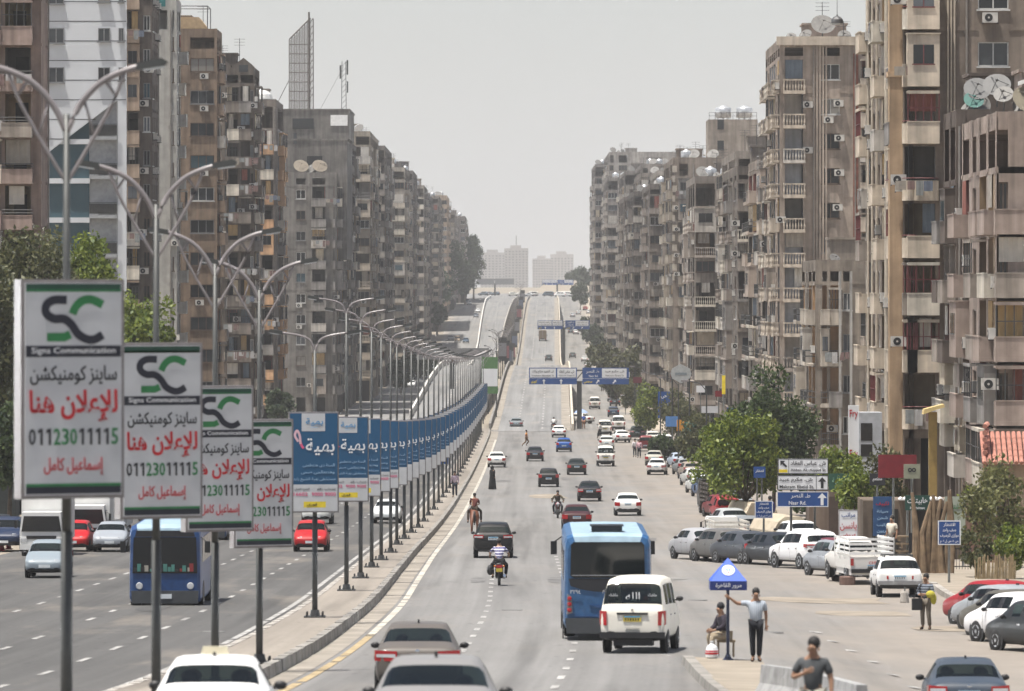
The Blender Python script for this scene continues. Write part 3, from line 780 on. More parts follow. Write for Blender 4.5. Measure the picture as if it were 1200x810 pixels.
def block(label, px, Z, side, top, depth, fh, wall, front, nstreet, width=16, y0=None, style='solid', bal=None, inner=None, rails=None, grime=.45,
          clutter=.5, street_style=None, name='apartment_building', cat='apartment block', far=False, roof=True, seed=None, ground=None, sx=None, proj=None, cols=None, pure=False):
    r = random.Random(seed if seed is not None else int(px * 7 + Z))
    s = FPX / Z; X0 = PX(px, Z) + (side * .65 if nstreet and 'b' in (cols or 'b') else 0); px = 600 + X0 * s; g = gz(Z) if ground is None else ground
    H = PZ(top, Z) - g
    root = thing(name, label, cat, (X0, Z, g))
    g0 = 4.2
    if y0 is not None:
        t = PZ(y0, Z) - g; g0 = t % fh
        while g0 < 3.2: g0 += fh
    nf = max(1, int((H - g0) / fh)); 
    Wm = wallmat(wall, grime)
    Bm = wallmat(bal, grime * .8) if bal else Wm
    Im = wallmat(inner, .3) if inner else wallmat('#8d8174', .35)
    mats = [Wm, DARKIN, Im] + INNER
    mk = (bal or wall, rails)
    bmats = [Bm, rails or STEELD]
    alt = [Bm, Bm, Bm, wallmat('#a59c8e', .4), wallmat('#8a7c6c', .45), wallmat('#b3a892', .4), wallmat('#77716a', .4)]
    fb = [(abs(a - px) / s, abs(b - px) / s, t) for a, b, t in front]
    fb = sorted((min(a, b), max(a, b), t) for a, b, t in fb)
    sb = []
    if nstreet:
        cell = depth / nstreet
        for k in range(nstreet):
            t = (cols or 'bwbb')[(k + (seed or 0)) % len(cols or 'bwbb')]
            m_ = .12 if t == 'b' else .28
            sb.append((cell * (k + m_), cell * (k + 1 - m_), t))
    mb = MB(); count = {'window': 0, 'balcony': 0, 'air_conditioner': 0, 'laundry': 0, 'shade_cloth': 0}
    def part(nm, me, p, rz, col=None, lim=100):
        if count.get(nm, 0) >= lim: return None
        count[nm] = count.get(nm, 0) + 1; NP['n'] += 1
        return ob(nm, me, root, p, rz, col)
    for kind, bays, L in (('f', fb, width), ('s', sb, depth)):
        if kind == 'f': u, n, rz = Vector((side, 0, 0)), Vector((0, -1, 0)), 0
        else: u, n, rz = Vector((0, 1, 0)), Vector((-side, 0, 0)), -side * pi / 2
        def q(a, z, d=0): return tuple(u * a + Vector((0, 0, z)) - n * d)
        top_ = H + (.9 if roof else 0)
        def quad(a, b, z0, z1, m=0, d=0): mb.face([q(a, z0, d), q(b, z0, d), q(b, z1, d), q(a, z1, d)], m)
        cur = 0
        for a, b, t in bays:
            if a > L: continue
            if a > cur: quad(cur, a, 0, top_)
            cur = b
            # ground floor: shop opening
            quad(a, b, g0 - .7, g0)
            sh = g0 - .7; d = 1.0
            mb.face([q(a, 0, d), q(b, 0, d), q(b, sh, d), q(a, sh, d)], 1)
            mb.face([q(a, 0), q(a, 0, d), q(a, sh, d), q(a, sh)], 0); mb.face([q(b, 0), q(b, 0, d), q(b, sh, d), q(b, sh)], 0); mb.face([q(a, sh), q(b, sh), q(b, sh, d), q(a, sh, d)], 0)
            w = b - a; mid = (a + b) / 2
            for fl in range(nf):
                z = g0 + fl * fh
                tt = t
                if t == 'x': tt = r.choice('wbn')
                if far and t == 'b' and r.random() < .25: tt = 'w'
                if tt == 'n': quad(a, b, z, z + fh); continue
                z0, z1, d = (.95, 2.3, .55) if tt in 'w' else ((.9, 2.35, .5) if tt == 'W' else (.02, fh - .32, 1.9))
                z1 = min(z1, fh - .25)
                quad(a, b, z, z + z0); quad(a, b, z + z1, z + fh)
                im = 2 if pure or r.random() < .6 else 3 + r.randrange(5)
                for aa in (a, b): mb.face([q(aa, z + z0), q(aa, z + z0, d), q(aa, z + z1, d), q(aa, z + z1)], im if tt == 'b' else 0)
                for zz in (z0, z1): mb.face([q(a, z + zz), q(b, z + zz), q(b, z + zz, d), q(a, z + zz, d)], im if tt == 'b' else 0)
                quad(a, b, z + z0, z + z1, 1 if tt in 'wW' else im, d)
                if tt == 'b' and w > .9:
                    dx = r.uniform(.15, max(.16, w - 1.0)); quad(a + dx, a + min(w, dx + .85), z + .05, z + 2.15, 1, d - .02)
                P = Vector(q(mid, z + z0))
                if tt in 'wW':
                    hh = z1 - z0
                    o = part('window', win_mesh(w, hh, r.choice((0, 0, 1, 2)), far or kind == 's'), P - n * .12, rz)
                    if o is not None and not (far or kind == 's'):
                        pm = ob('pane', pane_mesh(w, hh), o, (0, 0.0, 0)); NP['n'] += 1
                    if r.random() < clutter * .55 and not (far and r.random() < .5):
                        part('air_conditioner', AC, Vector(q(mid + r.choice((-.2, .25)), z + (.2 if r.random() < .6 else .3))) , rz, None, 60)
                else:
                    st = style if kind == 'f' else (street_style or style)
                    if r.random() < .24 * min(1, clutter * 2): st = 'glz'
                    elif r.random() < .12: st = 'solid'
                    elif r.random() < .16 * min(1, clutter * 1.6): st = 'box'
                    pr = proj or (1.0 if kind == 'f' else .7)
                    bv = r.choice(alt) if not bal or r.random() < .5 else Bm
                    if st != 'curve': pr *= r.choice((.8, 1, 1, 1.15))
                    part('balcony', balcony_mesh(w + .3, pr, st, [bv, rails or STEELD, PANE], (bv.name, rails)), Vector(q(mid, z)) + n * .004, rz)
                    if r.random() < clutter * .75 and w > .8:
                        sw = w * r.choice((.45, .6, .95)); k = r.choice((0, 0, 1, 1, 2, 3, 4, 5)) if r.random() < .8 else 2
                        sh_ = r.choice((1.2, 1.6, fh - .5))
                        part('shade_cloth', shade_mesh(sw, sh_, k), Vector(q(a + sw / 2 + r.uniform(0, w - sw), z + fh - .34 - sh_)) + n * .06, rz, None, 60)
                    if r.random() < clutter * .28 and not far:
                        part('laundry', LAUND[r.randrange(4)], Vector(q(mid + r.uniform(-.2, .2), z + .9)) + n * (pr + .08), rz, None, 40)
                    if r.random() < clutter * .45 and not (far and r.random() < .5):
                        part('air_conditioner', AC, Vector(q(r.choice((a - .35, b + .4)), z + r.uniform(.1, 1.6))) + n * .01, rz, None, 60)
        if cur < L: quad(cur, L, 0, top_)
        # slab lines proud of the wall
        for fl in range(nf + 1):
            z = g0 + fl * fh
            if r.random() < .8:
                c = 0
                for a, b, t in bays + [(L, L, 'n')]:
                    if a > c + .3:
                        p0, p1 = Vector(q(c + .02, z - .22)), Vector(q(a - .02, z - .02)) + n * .05
                        mb.box(min(p0.x, p1.x), max(p0.x, p1.x), min(p0.y, p1.y), max(p0.y, p1.y), min(p0.z, p1.z), max(p0.z, p1.z), 0)
                    c = max(c, b)
    hi = H + (.9 if roof else 0)
    mb.face([(0, depth, 0), (side * width, depth, 0), (side * width, depth, hi), (0, depth, hi)]); mb.face([(side * width, 0, 0), (side * width, depth, 0), (side * width, depth, hi), (side * width, 0, hi)])
    mb.face([(0, 0, H), (side * width, 0, H), (side * width, depth, H), (0, depth, H)])
    wl = mb.build('wall', mats, root)
    # parapet thickness, roof clutter
    if roof:
        pb = MB(); x0, x1 = (.06, width - .06) if side > 0 else (-width + .06, -.06)
        pb.box(x0, x1, .05, .2, H + .002, H + .88); pb.box(*((.05, .2) if side > 0 else (-.2, -.05)), .25, depth - .1, H + .002, H + .88)
        pb.build('roof_parapet', Wm, root)
        if r.random() < .8:
            k = MB(); bw = r.uniform(2.5, 4.5); a = r.uniform(1, max(1.1, width * .25)); y = r.uniform(2, max(2.1, depth * .4)); hh = r.uniform(2.2, 3.2)
            xa, xb = (a, a + bw) if side > 0 else (-a - bw, -a)
            k.box(xa, xb, y, y + 4, H + .01, H + hh); k.box(xa - .15, xb + .15, y - .15, y + 4.15, H + hh + .002, H + hh + .18)
            k.build('roof_hut', Wm, root)
        for i in range(r.choice((1, 2, 2, 3))):
            ob('satellite_dish', dish_mesh(r.choice((.45, .6, .85))), root, (side * r.uniform(.8, min(width - 1, 6)), r.uniform(.8, 3), H + .2), r.uniform(-.6, .6))
        if r.random() < .5:
            for i in range(r.choice((1, 2))): ob('water_tank', TANK, root, (side * (2 + 2 * i), 2.5, H + .1))
        k = MB()
        for i in range(r.choice((1, 2, 3))):
            x = side * r.uniform(.5, 6); y = r.uniform(.5, 4); h2 = r.uniform(2, 4.5)
            k.tube([(x, y, H), (x, y, H + h2)], .035, 5)
            for z in (.98, .9, .82): k.tube([(x - .6, y, H + h2 * z), (x + .6, y, H + h2 * z)], .018, 4)
        k.build('roof_aerial', STEELD, root)
    # drain pipes
    k = MB()
    for i in range(3 if not far else 1):
        a = r.uniform(.1, 1.0) if i == 0 else r.uniform(.3, width * .5)
        if any(x0 - .1 < a < x1 + .1 for x0, x1, _ in fb): continue
        k.tube([(side * a, -.1, .2), (side * a, -.1, H)], .06, 5)
    for i in range(2):
        a = r.uniform(.2, depth - .2)
        if any(x0 - .1 < a < x1 + .1 for x0, x1, _ in sb): continue
        k.tube([(-side * .1, a, .2), (-side * .1, a, H)], .06, 5)
    if k.v: k.build('drain_pipe', plain('pipe_grey', (.22, .2, .18), .7), root)
    root['_H'] = H; root['_nf'] = nf; root['_g0'] = g0
    return root, H
def roofbox(root, x0, x1, y0, y1, z0, z1, mat, name='upper_storey'):
    k = MB(); k.box(x0, x1, y0, y1, z0, z1); k.box(x0 - .12, x1 + .12, y0 - .12, y1 + .12, z1 + .002, z1 + .25)
    return k.build(name, mat, root)

# ---- left side of the street, near to far
block('brown block at the left edge with dark railed balconies and a pink pillar', 48, 350, -1, -60, 5, 3.0, '#7d6455', [(36, 6, 'b'), (0, -40, 'b')], 1,
      y0=50, style='raised', bal='#8c7263', inner='#7a6a3c', clutter=.5, width=14, seed=3, cols='wn')
# white clad office block, upper part cut on a slant over dark glass
Z = 432; s = FPX / Z; g = gz(Z); X0 = PX(148, Z)
root = thing('office_building', 'white clad office block whose slanted underside hangs over dark glass floors', 'office block', (X0, Z, g))
def lp(px, py): return ((px - 148) / s, PZ(py, Z) - g)
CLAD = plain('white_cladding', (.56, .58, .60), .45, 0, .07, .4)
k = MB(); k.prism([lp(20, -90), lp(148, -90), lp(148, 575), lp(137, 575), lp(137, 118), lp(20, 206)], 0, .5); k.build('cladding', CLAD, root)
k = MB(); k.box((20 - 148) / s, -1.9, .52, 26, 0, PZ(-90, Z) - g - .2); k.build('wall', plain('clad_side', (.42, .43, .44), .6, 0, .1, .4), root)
k = MB()
for y in range(-67, 200, 23):
    x1 = 148; x0 = 20
    k.box((x0 - 148) / s, -.01, -.012, -.004, PZ(y, Z) - g - .03, PZ(y, Z) - g + .03) if y < 120 else k.box((20 - 148) / s, max((20 - 148) / s + .1, (47 + (190 - y) * 1.3 - 148) / s), -.012, -.004, PZ(y, Z) - g - .03, PZ(y, Z) - g + .03)
k.box((137.5 - 148) / s, (137 - 148) / s + .06, -.01, -.003, PZ(575, Z) - g, PZ(118, Z) - g)
k.build('panel_joint', STEELD, root)
for y in range(-60, 190, 46):
    if y < 150:
        for pa, pb in ((48, 75), (22, 40)):
            if y > 90 and pa > 40: pa, pb = 46, 56
            w_, h_ = (pb - pa) / s, 18 / s
            o = ob('window', win_mesh(w_, h_, 2), root, ((pa + pb) / 2 / s - 148 / s, -.05, PZ(y + 50 - 32 + 1, Z) - g)); ob('pane', pane_mesh(w_, h_), o)
    if y < 80:
        for pa, pb in ((115, 129), (139, 145)):
            w_, h_ = (pb - pa) / s, 16 / s
            o = ob('window', win_mesh(w_, h_, 2), root, ((pa + pb) / 2 / s - 148 / s, -.05, PZ(y + 17, Z) - g)); ob('pane', pane_mesh(w_, h_), o)
k = MB()
k.box(*[(p - 148) / s for p in (20, 104)], .42, .5, 0, PZ(120, Z) - g); k.build('curtain_wall', PANE, root)
k = MB()
for y in (166, 212, 258, 304, 350, 396, 442): k.box(*[(p - 148) / s for p in (20, 105)], .1, .41, PZ(y + 3, Z) - g, PZ(y - 3, Z) - g)
k.build('floor_band', CLAD, root)
k = MB()
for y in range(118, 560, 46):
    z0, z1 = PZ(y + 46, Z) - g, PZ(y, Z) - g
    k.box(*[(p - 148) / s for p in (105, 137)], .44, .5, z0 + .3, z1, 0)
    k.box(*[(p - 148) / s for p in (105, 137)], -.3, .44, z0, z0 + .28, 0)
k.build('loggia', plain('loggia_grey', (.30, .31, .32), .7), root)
for y in range(164, 560, 46):
    o = ob('balcony_railing', cached('rail_sq', lambda: (lambda m: ([m.box(-1.1 + .2 * i, -1.08 + .2 * i, -.02, .02, 0, .95) for i in range(12)], m.box(-1.1, 1.12, -.03, .03, .95, 1.0), m.box(-1.1, 1.12, .03, .05, .1, .9))[0] and m.mesh('balcony_railing', STEELD))(MB())), root, ((121 - 148) / s, -.25, PZ(y, Z) - g + .28))
block('dark narrow block with cluttered tan balconies beside the white clad offices', 178, 478, -1, -50, 8, 3.0, '#5e5247', [(176, 168, 'w'), (162, 150, 'b'), (146, 130, 'b')], 3, y0=88, bal='#8f7559', inner='#55504a', clutter=.8, width=13, seed=4, cols='ww')
rt, H = block('pale grey blank-walled block with a vertical strip of small windows', 215, 522, -1, 12, 6, 3.05, '#8f8c83', [(212, 204, 'w'), (196, 184, 'n')], 2, y0=108, bal='#8f8c83', grime=.3, clutter=.3, width=14, seed=1, roof=False)
k = MB(); k.prism([(-3.1, H), (-.05, H), (-.05, H + 1.1), (-.9, H + 2.4), (-3.1, H + 1.6)], .01, 8); k.build('roof_gable', wallmat('#8f8c83', .3), rt)
k = MB(); k.box(-2.3, -1.1, -.03, .0, H + .35, H + 1.35); k.build('window', plain('teal_glass', (.03, .16, .16), .2), rt)
rt, H = block('brown rendered block with wide paired windows and a tiled roof top', 262, 542, -1, 44, 9, 3.26, '#7f6549', [(251, 223, 'w')], 3, y0=95, bal='#866b4e', inner='#4d453b', clutter=.5, width=12, seed=21, cols='wbbw')
k = MB(); k.prism([(-4.3, H + .95), (-1.0, H + .95), (-1.9, H + 2.1), (-3.9, H + 2.1)], 1, 6); k.build('tiled_roof', plain('tile_tan', (.42, .30, .17), .9), rt)
k = MB()
for x in (-4.3, -1.0):
    for y in (.5, 6): k.tube([(x, y, H + .9), (x, y, H + 3.2)], .05, 5)
for a, b in (((-4.3, .5), (-1, .5)), ((-4.3, 6), (-1, 6)), ((-4.3, .5), (-4.3, 6)), ((-1, .5), (-1, 6))): k.tube([(*a, H + 3.2), (*b, H + 3.2)], .05, 5)
k.build('roof_pergola', STEELD, rt)
rt, H = block('grey-brown block with gabled roof dormers and many air conditioners', 305, 592, -1, 88, 12, 3.05, '#63574a', [(303, 297, 'w'), (293, 282, 'b'), (279, 266, 'b')], 4, y0=130, bal='#6d6154', inner='#4a4038', clutter=.95, width=11, seed=6)
for x in (-3.6, -1.2):
    k = MB(); k.prism([(x - 1.0, H), (x + 1.0, H), (x + 1.0, H + 1.1), (x, H + 1.9), (x - 1.0, H + 1.1)], -.05, 5); d = k.build('roof_dormer', wallmat('#63574a', .45), rt)
    k = MB(); k.box(x - .5, x + .5, -.09, -.055, H + .35, H + 1.1); k.build('window', PANE, d)
rt, H = block('narrow block with orange-striped balcony fronts and a dome tank on top', 330, 655, -1, 125, 20, 3.05, '#766a5e', [(328, 307, 'b')], 5, y0=150, style='solid', bal='#b5813f', inner='#7d7a74', clutter=.6, width=9, seed=9)
k = MB(); k.ball((-1.6, 2, H + 1.0), 1.1, 0, 14); k.build('dome_tank', plain('dome_white', (.6, .6, .58), .5), rt)
rt, H = block('big bare grey concrete block with stepped upper storeys and rooftop billboard frame', 400, 800, -1, 209, 30, 3.1, '#6c665e', [(398, 391, 'b'), (381, 366, 'b'), (358, 347, 'w')], 8, y0=265, bal='#77716a', inner='#3f3b37', clutter=.55, width=12, seed=12, roof=True)
sc = FPX / 800
k = MB()
G = wallmat('#6c665e', .5)
roofbox(rt, (331 - 400) / sc, (411 - 400) / sc, 3, 30, H - 12, H + (209 - 164) / sc, G)
roofbox(rt, (335 - 400) / sc, (413 - 400) / sc, 6, 30, H + (209 - 164) / sc + .3, H + (209 - 128) / sc, G)
for a, b, y, t in ((346, 371, 150, 0), (391, 411, 146, 1), (348, 352, 168, 0), (364, 382, 195, 0)):
    k = MB(); k.box((a - 400) / sc, (b - 400) / sc, 2.9 if y > 160 else 5.85, 2.97 if y > 160 else 5.97, H + (209 - y) / sc, H + (209 - y) / sc + 1.6); k.build('window', PANE if not t else WHITE, rt)
for x in (357, 379): ob('satellite_dish', dish_mesh(1.15, plain('dish_tan', (.17, .14, .10), .6)), rt, ((x - 400) / sc, 1.6, H + .3), .25)
top8 = gz(800) + H + (209 - 128) / sc + .25
bf = thing('rooftop_billboard', 'rusty lattice billboard frame standing on the big grey roof', 'billboard frame', (PX(352, 808), 808, top8))
k = MB(); s2 = FPX / 808
def bp(px, py, y=0): return ((px - 352) / s2, y, (126 - py) / s2)
for i in range(9):
    px = 339 + i * 3.0; ty = 44 - i * 3.0
    k.tube([bp(px, 126), bp(px, ty)], .075, 4); k.tube([bp(px + 1, 126, 1.6), bp(px + 1, ty, 1.6)], .05, 4)
for i in range(7):
    y = 50 + i * 11; k.tube([bp(339 if y > 44 else 350, y), bp(365, y)], .07, 4)
k.tube([bp(339, 44), bp(364, 19)], .1, 4); k.tube([bp(362, 126), bp(362, 12)], .14, 4); k.tube([bp(367, 126), bp(367, 20)], .09, 4)
for i in range(12): k.tube([bp(362, 115 - i * 8), bp(367, 107 - i * 8)], .05, 4)
k.tube([bp(339, 90, 1.6), bp(322, 122, 3)], .06, 4)
k.build('lattice', plain('rusted_steel', (.10, .085, .075), .8), bf)
am = thing('antenna_mast', 'thin guyed phone antenna mast on the roof beside the billboard frame', 'antenna mast', (PX(403, 808), 808, top8))
k = MB()
for dx in (-.35, .35):
    k.tube([(dx, 0, 0), (dx * .8, 0, 7.2)], .05, 4)
for i in range(9): k.tube([(-.35, 0, i * .8), (.35, 0, i * .8 + .7)], .03, 4)
k.box(.4, .65, -.1, .1, 5.2, 7.4); k.box(-.65, -.4, -.1, .1, 4.6, 6.6); k.box(.45, .65, -.1, .1, 2.5, 4.2)
k.tube([(0, 0, 6.5), (-3.6, 1, 0)], .02, 4)
k.build('lattice', STEELD, am)
block('grey-tan block with stacked open balconies set behind the bare concrete block', 455, 1040, -1, 176, 60, 3.0, '#766b60', [(452, 441, 'b'), (438, 428, 'b'), (424, 417, 'w')], 11, y0=210, bal='#8d8375', inner='#4c4640', clutter=.7, width=13, seed=15, far=True)
block('tall grey block with a small triangular roof sheet past the balconied block', 487, 1350, -1, 204, 60, 3.0, '#6f665e', [(485, 478, 'w'), (474, 464, 'n')], 9, bal='#857b70', inner='#4c4640', clutter=.6, width=14, seed=17, far=True)
block('brown-grey block with dark window rows in the far left street wall', 505, 1600, -1, 230, 60, 3.0, '#75695e', [(503, 496, 'b'), (494, 489, 'w')], 8, bal='#857b70', clutter=.5, width=14, seed=18, far=True)
block('sand-coloured block rising behind the far trees on the left', 526, 1830, -1, 232, 70, 3.0, '#a08463', [(524, 518, 'w'), (515, 509, 'w')], 7, bal='#a08463', clutter=.3, width=16, seed=19, far=True)
block('grey-brown stepped block last in the left street wall above the trees', 547, 1985, -1, 256, 80, 3.0, '#796e64', [(545, 540, 'w'), (537, 531, 'b')], 7, bal='#857b70', clutter=.4, width=18, seed=20, far=True)
# ---- right side, near to far
rt, H = block('pinkish brown block at the right edge with dishes crowding its roof terrace', 1152, 262, 1, 152, 20, 3.1, '#8d7868', [(1154, 1165, 'W'), (1168, 1204, 'b')], 4, y0=270, style='solid', bal='#8f7969', inner='#8a6f4d', clutter=.7, width=10, seed=31)
ob('satellite_dish', dish_mesh(.85, plain('dish_tan2', (.16, .14, .10), .6)), rt, (1.6, 1.2, H + .2), .4); ob('satellite_dish', dish_mesh(.5), rt, (.5, 1.5, H + .9), -.2)
ob('satellite_dish', dish_mesh(.7, plain('dish_mesh', (.09, .09, .088), .6)), rt, (-1.0 + 1.3, 3, H + 1.2), -.1)
k = MB(); k.box(1.5, 3.0, -.02, .0, 0, 2.0, 0); k.box(1.65, 2.85, -.03, -.021, .9, 1.6, 1); k.build('poster', [PALEB, SIGNB], rt, loc=(0, -1.12, PZ(446, 262) - gz(262)))
k = MB(); k.prism([(0, 0), (4.6, 1.6), (4.6, 1.8), (0, .2)], 0, .6); k.build('roof_awning', WHITE, rt, loc=(1.2, 1, H + 2.2))
rt, H = block('low beige building with ribbed parapet bands between the dark wall and pinkish block', 1123, 279, 1, 366, 12, 3.3, '#978669', [(1128, 1139, 'W'), (1142, 1152, 'W')], 3, y0=450, bal='#a8987a', clutter=.2, width=2.6, seed=32)
k = MB()
for z in (PZ(365, 279), PZ(450, 279), PZ(520, 279)):
    for i in range(5): k.box(-.12, 2.5, -.16, -.02, z - gz(279) - .25 - i * .22, z - gz(279) - .1 - i * .22)
k.build('ribbed_band', wallmat('#a8987a', .3), rt)
rt, H = block('blank dark brown side wall with stains, roof crowded by big dishes', 1106, 286, 1, 148, 8, 3.2, '#5a4c41', [(1107.5, 1109, 'n')], 2, y0=210, grime=.35, clutter=.7, width=2.3, seed=33, cols='b')
k = MB(); k.box(.1, 2.2, -.05, -.01, 3.4, 8.6); k.build('white_panel', wallmat('#9a9fa3', .3), rt)
ob('satellite_dish', dish_mesh(.75, plain('dish_mesh', (.09, .09, .088), .6)), rt, (1.25, 1.4, H + .9), .0); ob('satellite_dish', dish_mesh(.55, plain('dish_green', (.03, .12, .10), .5)), rt, (1.0, .9, H + .5), .1)
rt, H = block('tall tan block with curved cream balconies and a golden pier', 1045, 297, 1, -70, 31, 3.15, '#7b6a58', [(1047, 1060, 'b'), (1065, 1096, 'b'), (1146, 1182, 'w')], 7, y0=98, style='curve', bal='#b3a083', inner='#6b5a3c', rails=plain('rail_red', (.14, .03, .03), .6), street_style='solid', clutter=.85, width=16, seed=34, cols='wbwwbw')
k = MB(); k.box(-.75, -.02, .3, 1.6, 0, H + .4); k.box(-.85, -.02, .2, 1.7, PZ(90, 297) - gz(297), PZ(90, 297) - gz(297) + .3); k.build('pier', wallmat('#a58252', .35), rt)
k = MB()
for i in range(9):
    y = R.uniform(3, 29); k.tube([(-.18, y, 2), (-.18, y, H - 1)], .07, 5)
for i in range(3): k.tube([(2.45 + i * .18, -.12, 3), (2.45 + i * .18, -.12, H - .5)], .055, 5)
k.build('waste_pipe', plain('pipe_cream', (.46, .40, .32), .7), rt)
rt3, H3 = rt, H
rt, H = block('low ochre building with deep loggias and an arched lower opening', 946, 418, 1, 318, 20, 3.2, '#7f715f', [(948, 969, 'b'), (973, 984, 'b'), (988, 998, 'w')], 4, y0=378, style='rail', bal='#a39580', inner='#a5793c', clutter=.3, width=6, seed=35, pure=True)
k = MB()
for x in (1.75, 2.6): k.box(x, x + .2, -.9, -.7, 0, H)
k.build('column', wallmat('#8f8b83', .35), rt)
k = MB()
for i in range(8):
    a0, a1 = pi * i / 8, pi * (i + 1) / 8
    k.face([(-.3 - 1.0 * cos(a0) + .9, -1.1, 4.6 + 1.0 * sin(a0)), (-.3 - 1.0 * cos(a1) + .9, -1.1, 4.6 + 1.0 * sin(a1)), (-.3 - 1.0 * cos(a1) + .9, .2, 4.6 + 1.0 * sin(a1)), (-.3 - 1.0 * cos(a0) + .9, .2, 4.6 + 1.0 * sin(a0))])
k.build('arched_canopy', wallmat('#b0a48f', .3), rt)
rt, H = block('tall block with white balustrade balconies and ribbed pilasters, red brick strip at its side', 905, 465, 1, 56, 26, 3.0, '#94816e', [(908, 941, 'b'), (963, 984, 'w'), (1010, 1030, 'b')], 7, y0=147, style='bal', bal='#a8977f', inner='#7d7f83', clutter=.32, width=14, seed=36)
s5 = FPX / 465; k = MB()
for i in range(5): a = (944 + i * 3.6 - 905) / s5; k.box(a, a + .14, -.14, -.004, 4, H + .5)
k.build('pilaster_rib', wallmat('#9c8974', .35), rt)
k = MB(); k.box((991 - 905) / s5, (997 - 905) / s5, -.06, -.003, 3, H - .5); k.build('brick_strip', plain('red_brick', (.23, .09, .06), .9, 0, .4, 1.5), rt)
k = MB(); k.box(-.3, 7, -.5, -.004, H + .2, H + .95); k.build('cornice', wallmat('#a8977f', .35), rt)
ob('satellite_dish', dish_mesh(1.05), rt, ((956 - 905) / s5, 1, H + .6), .1)
for i in range(9): ob('air_conditioner', AC, rt, ((974.5 - 905) / s5 + R.uniform(-.15, .15), -.003, H - 5.1 - i * 3.0))
rt, H = block('pale block with flat glazed bay fronts and a big dish, second from the balustrade block', 855, 612, 1, 186, 40, 3.05, '#8b7e6f', [(858, 884, 'b'), (889, 900, 'w')], 9, y0=258, style='glz', bal='#a0937f', inner='#5b554e', clutter=.8, width=14, seed=37)
rt, H = block('lower terraced building with large roof dishes in front of the tank tower', 808, 690, 1, 232, 26, 3.0, '#7c6e60', [(811, 822, 'b'), (827, 845, 'W')], 6, y0=262, bal='#8d8070', clutter=.8, width=9, seed=38)
for x, q in ((1.2, .9), (3.4, 1.4)): ob('satellite_dish', dish_mesh(q, plain('dish_tan', (.17, .14, .10), .6)), rt, (x, 1, H + .5), .2)
rt, H = block('brown block with quoined corner and a taller windowed tower carrying steel tanks', 783, 765, 1, 192, 45, 3.05, '#80705f', [(786, 790, 'n'), (796, 806, 'b')], 8, bal='#94866f', clutter=.7, width=16, seed=39)
s7 = FPX / 765
tw = MB(); tw.box((826 - 783) / s7, (884 - 783) / s7, 4, 14, H - 2, H + (192 - 139) / s7); tw.build('stair_tower', wallmat('#8c7d6b', .4), rt)
for i in range(3): k = MB(); k.box((840 - 783) / s7 - .4, (840 - 783) / s7 + .5, 3.93, 3.97, H + 5.0 - 3.0 * i, H + 6.4 - 3.0 * i); k.build('window', PANE, rt)
for i in range(2): o = ob('water_tank', TANK, rt, ((844 + i * 25 - 783) / s7, 6, H + (192 - 139) / s7)); o.scale = (1.5, 1.5, 1)
k = MB(); zt = H + (192 - 139) / s7
for z in (.5, 1.0): k.tube([((827 - 783) / s7, 4.2, zt + z), ((883 - 783) / s7, 4.2, zt + z)], .03, 4)
for i in range(9): x = (827 + 7 * i - 783) / s7; k.tube([(x, 4.2, zt), (x, 4.2, zt + 1)], .03, 4)
k.build('roof_railing', STEELD, rt)
k = MB()
for i in range(12): k.box(-.06, .35 if i % 2 else .6, -.06, -.003, H - 1.2 - i * 1.4, H - .3 - i * 1.4)
k.build('quoin', wallmat('#a39680', .3), rt)
rt, H = block('grey block with rows of dark paired windows above the street trees', 748, 1180, 1, 197, 60, 3.0, '#847a70', [(750, 759, 'w'), (763, 776, 'w')], 9, y0=240, bal='#968c80', clutter=.5, width=20, seed=40, far=True)
block('cluttered block with an orange roof tarp before the grey paired-window block', 727, 1090, 1, 236, 50, 3.0, '#7d7064', [(729, 734, 'b'), (738, 743, 'b')], 8, bal='#8f8475', clutter=.9, width=8, seed=41, far=True)
block('tall pale grey block with crenellated roof, next to last on the right', 711, 1420, 1, 182, 80, 3.0, '#8d857b', [(713, 719, 'w'), (725, 735, 'w')], 10, bal='#968c80', clutter=.5, width=20, seed=42, far=True)
block('farthest tall block closing the right street wall', 696, 1640, 1, 208, 90, 3.0, '#8a8177', [(697, 701, 'b'), (703, 708, 'w')], 9, bal='#968c80', clutter=.5, width=20, seed=43, far=True)
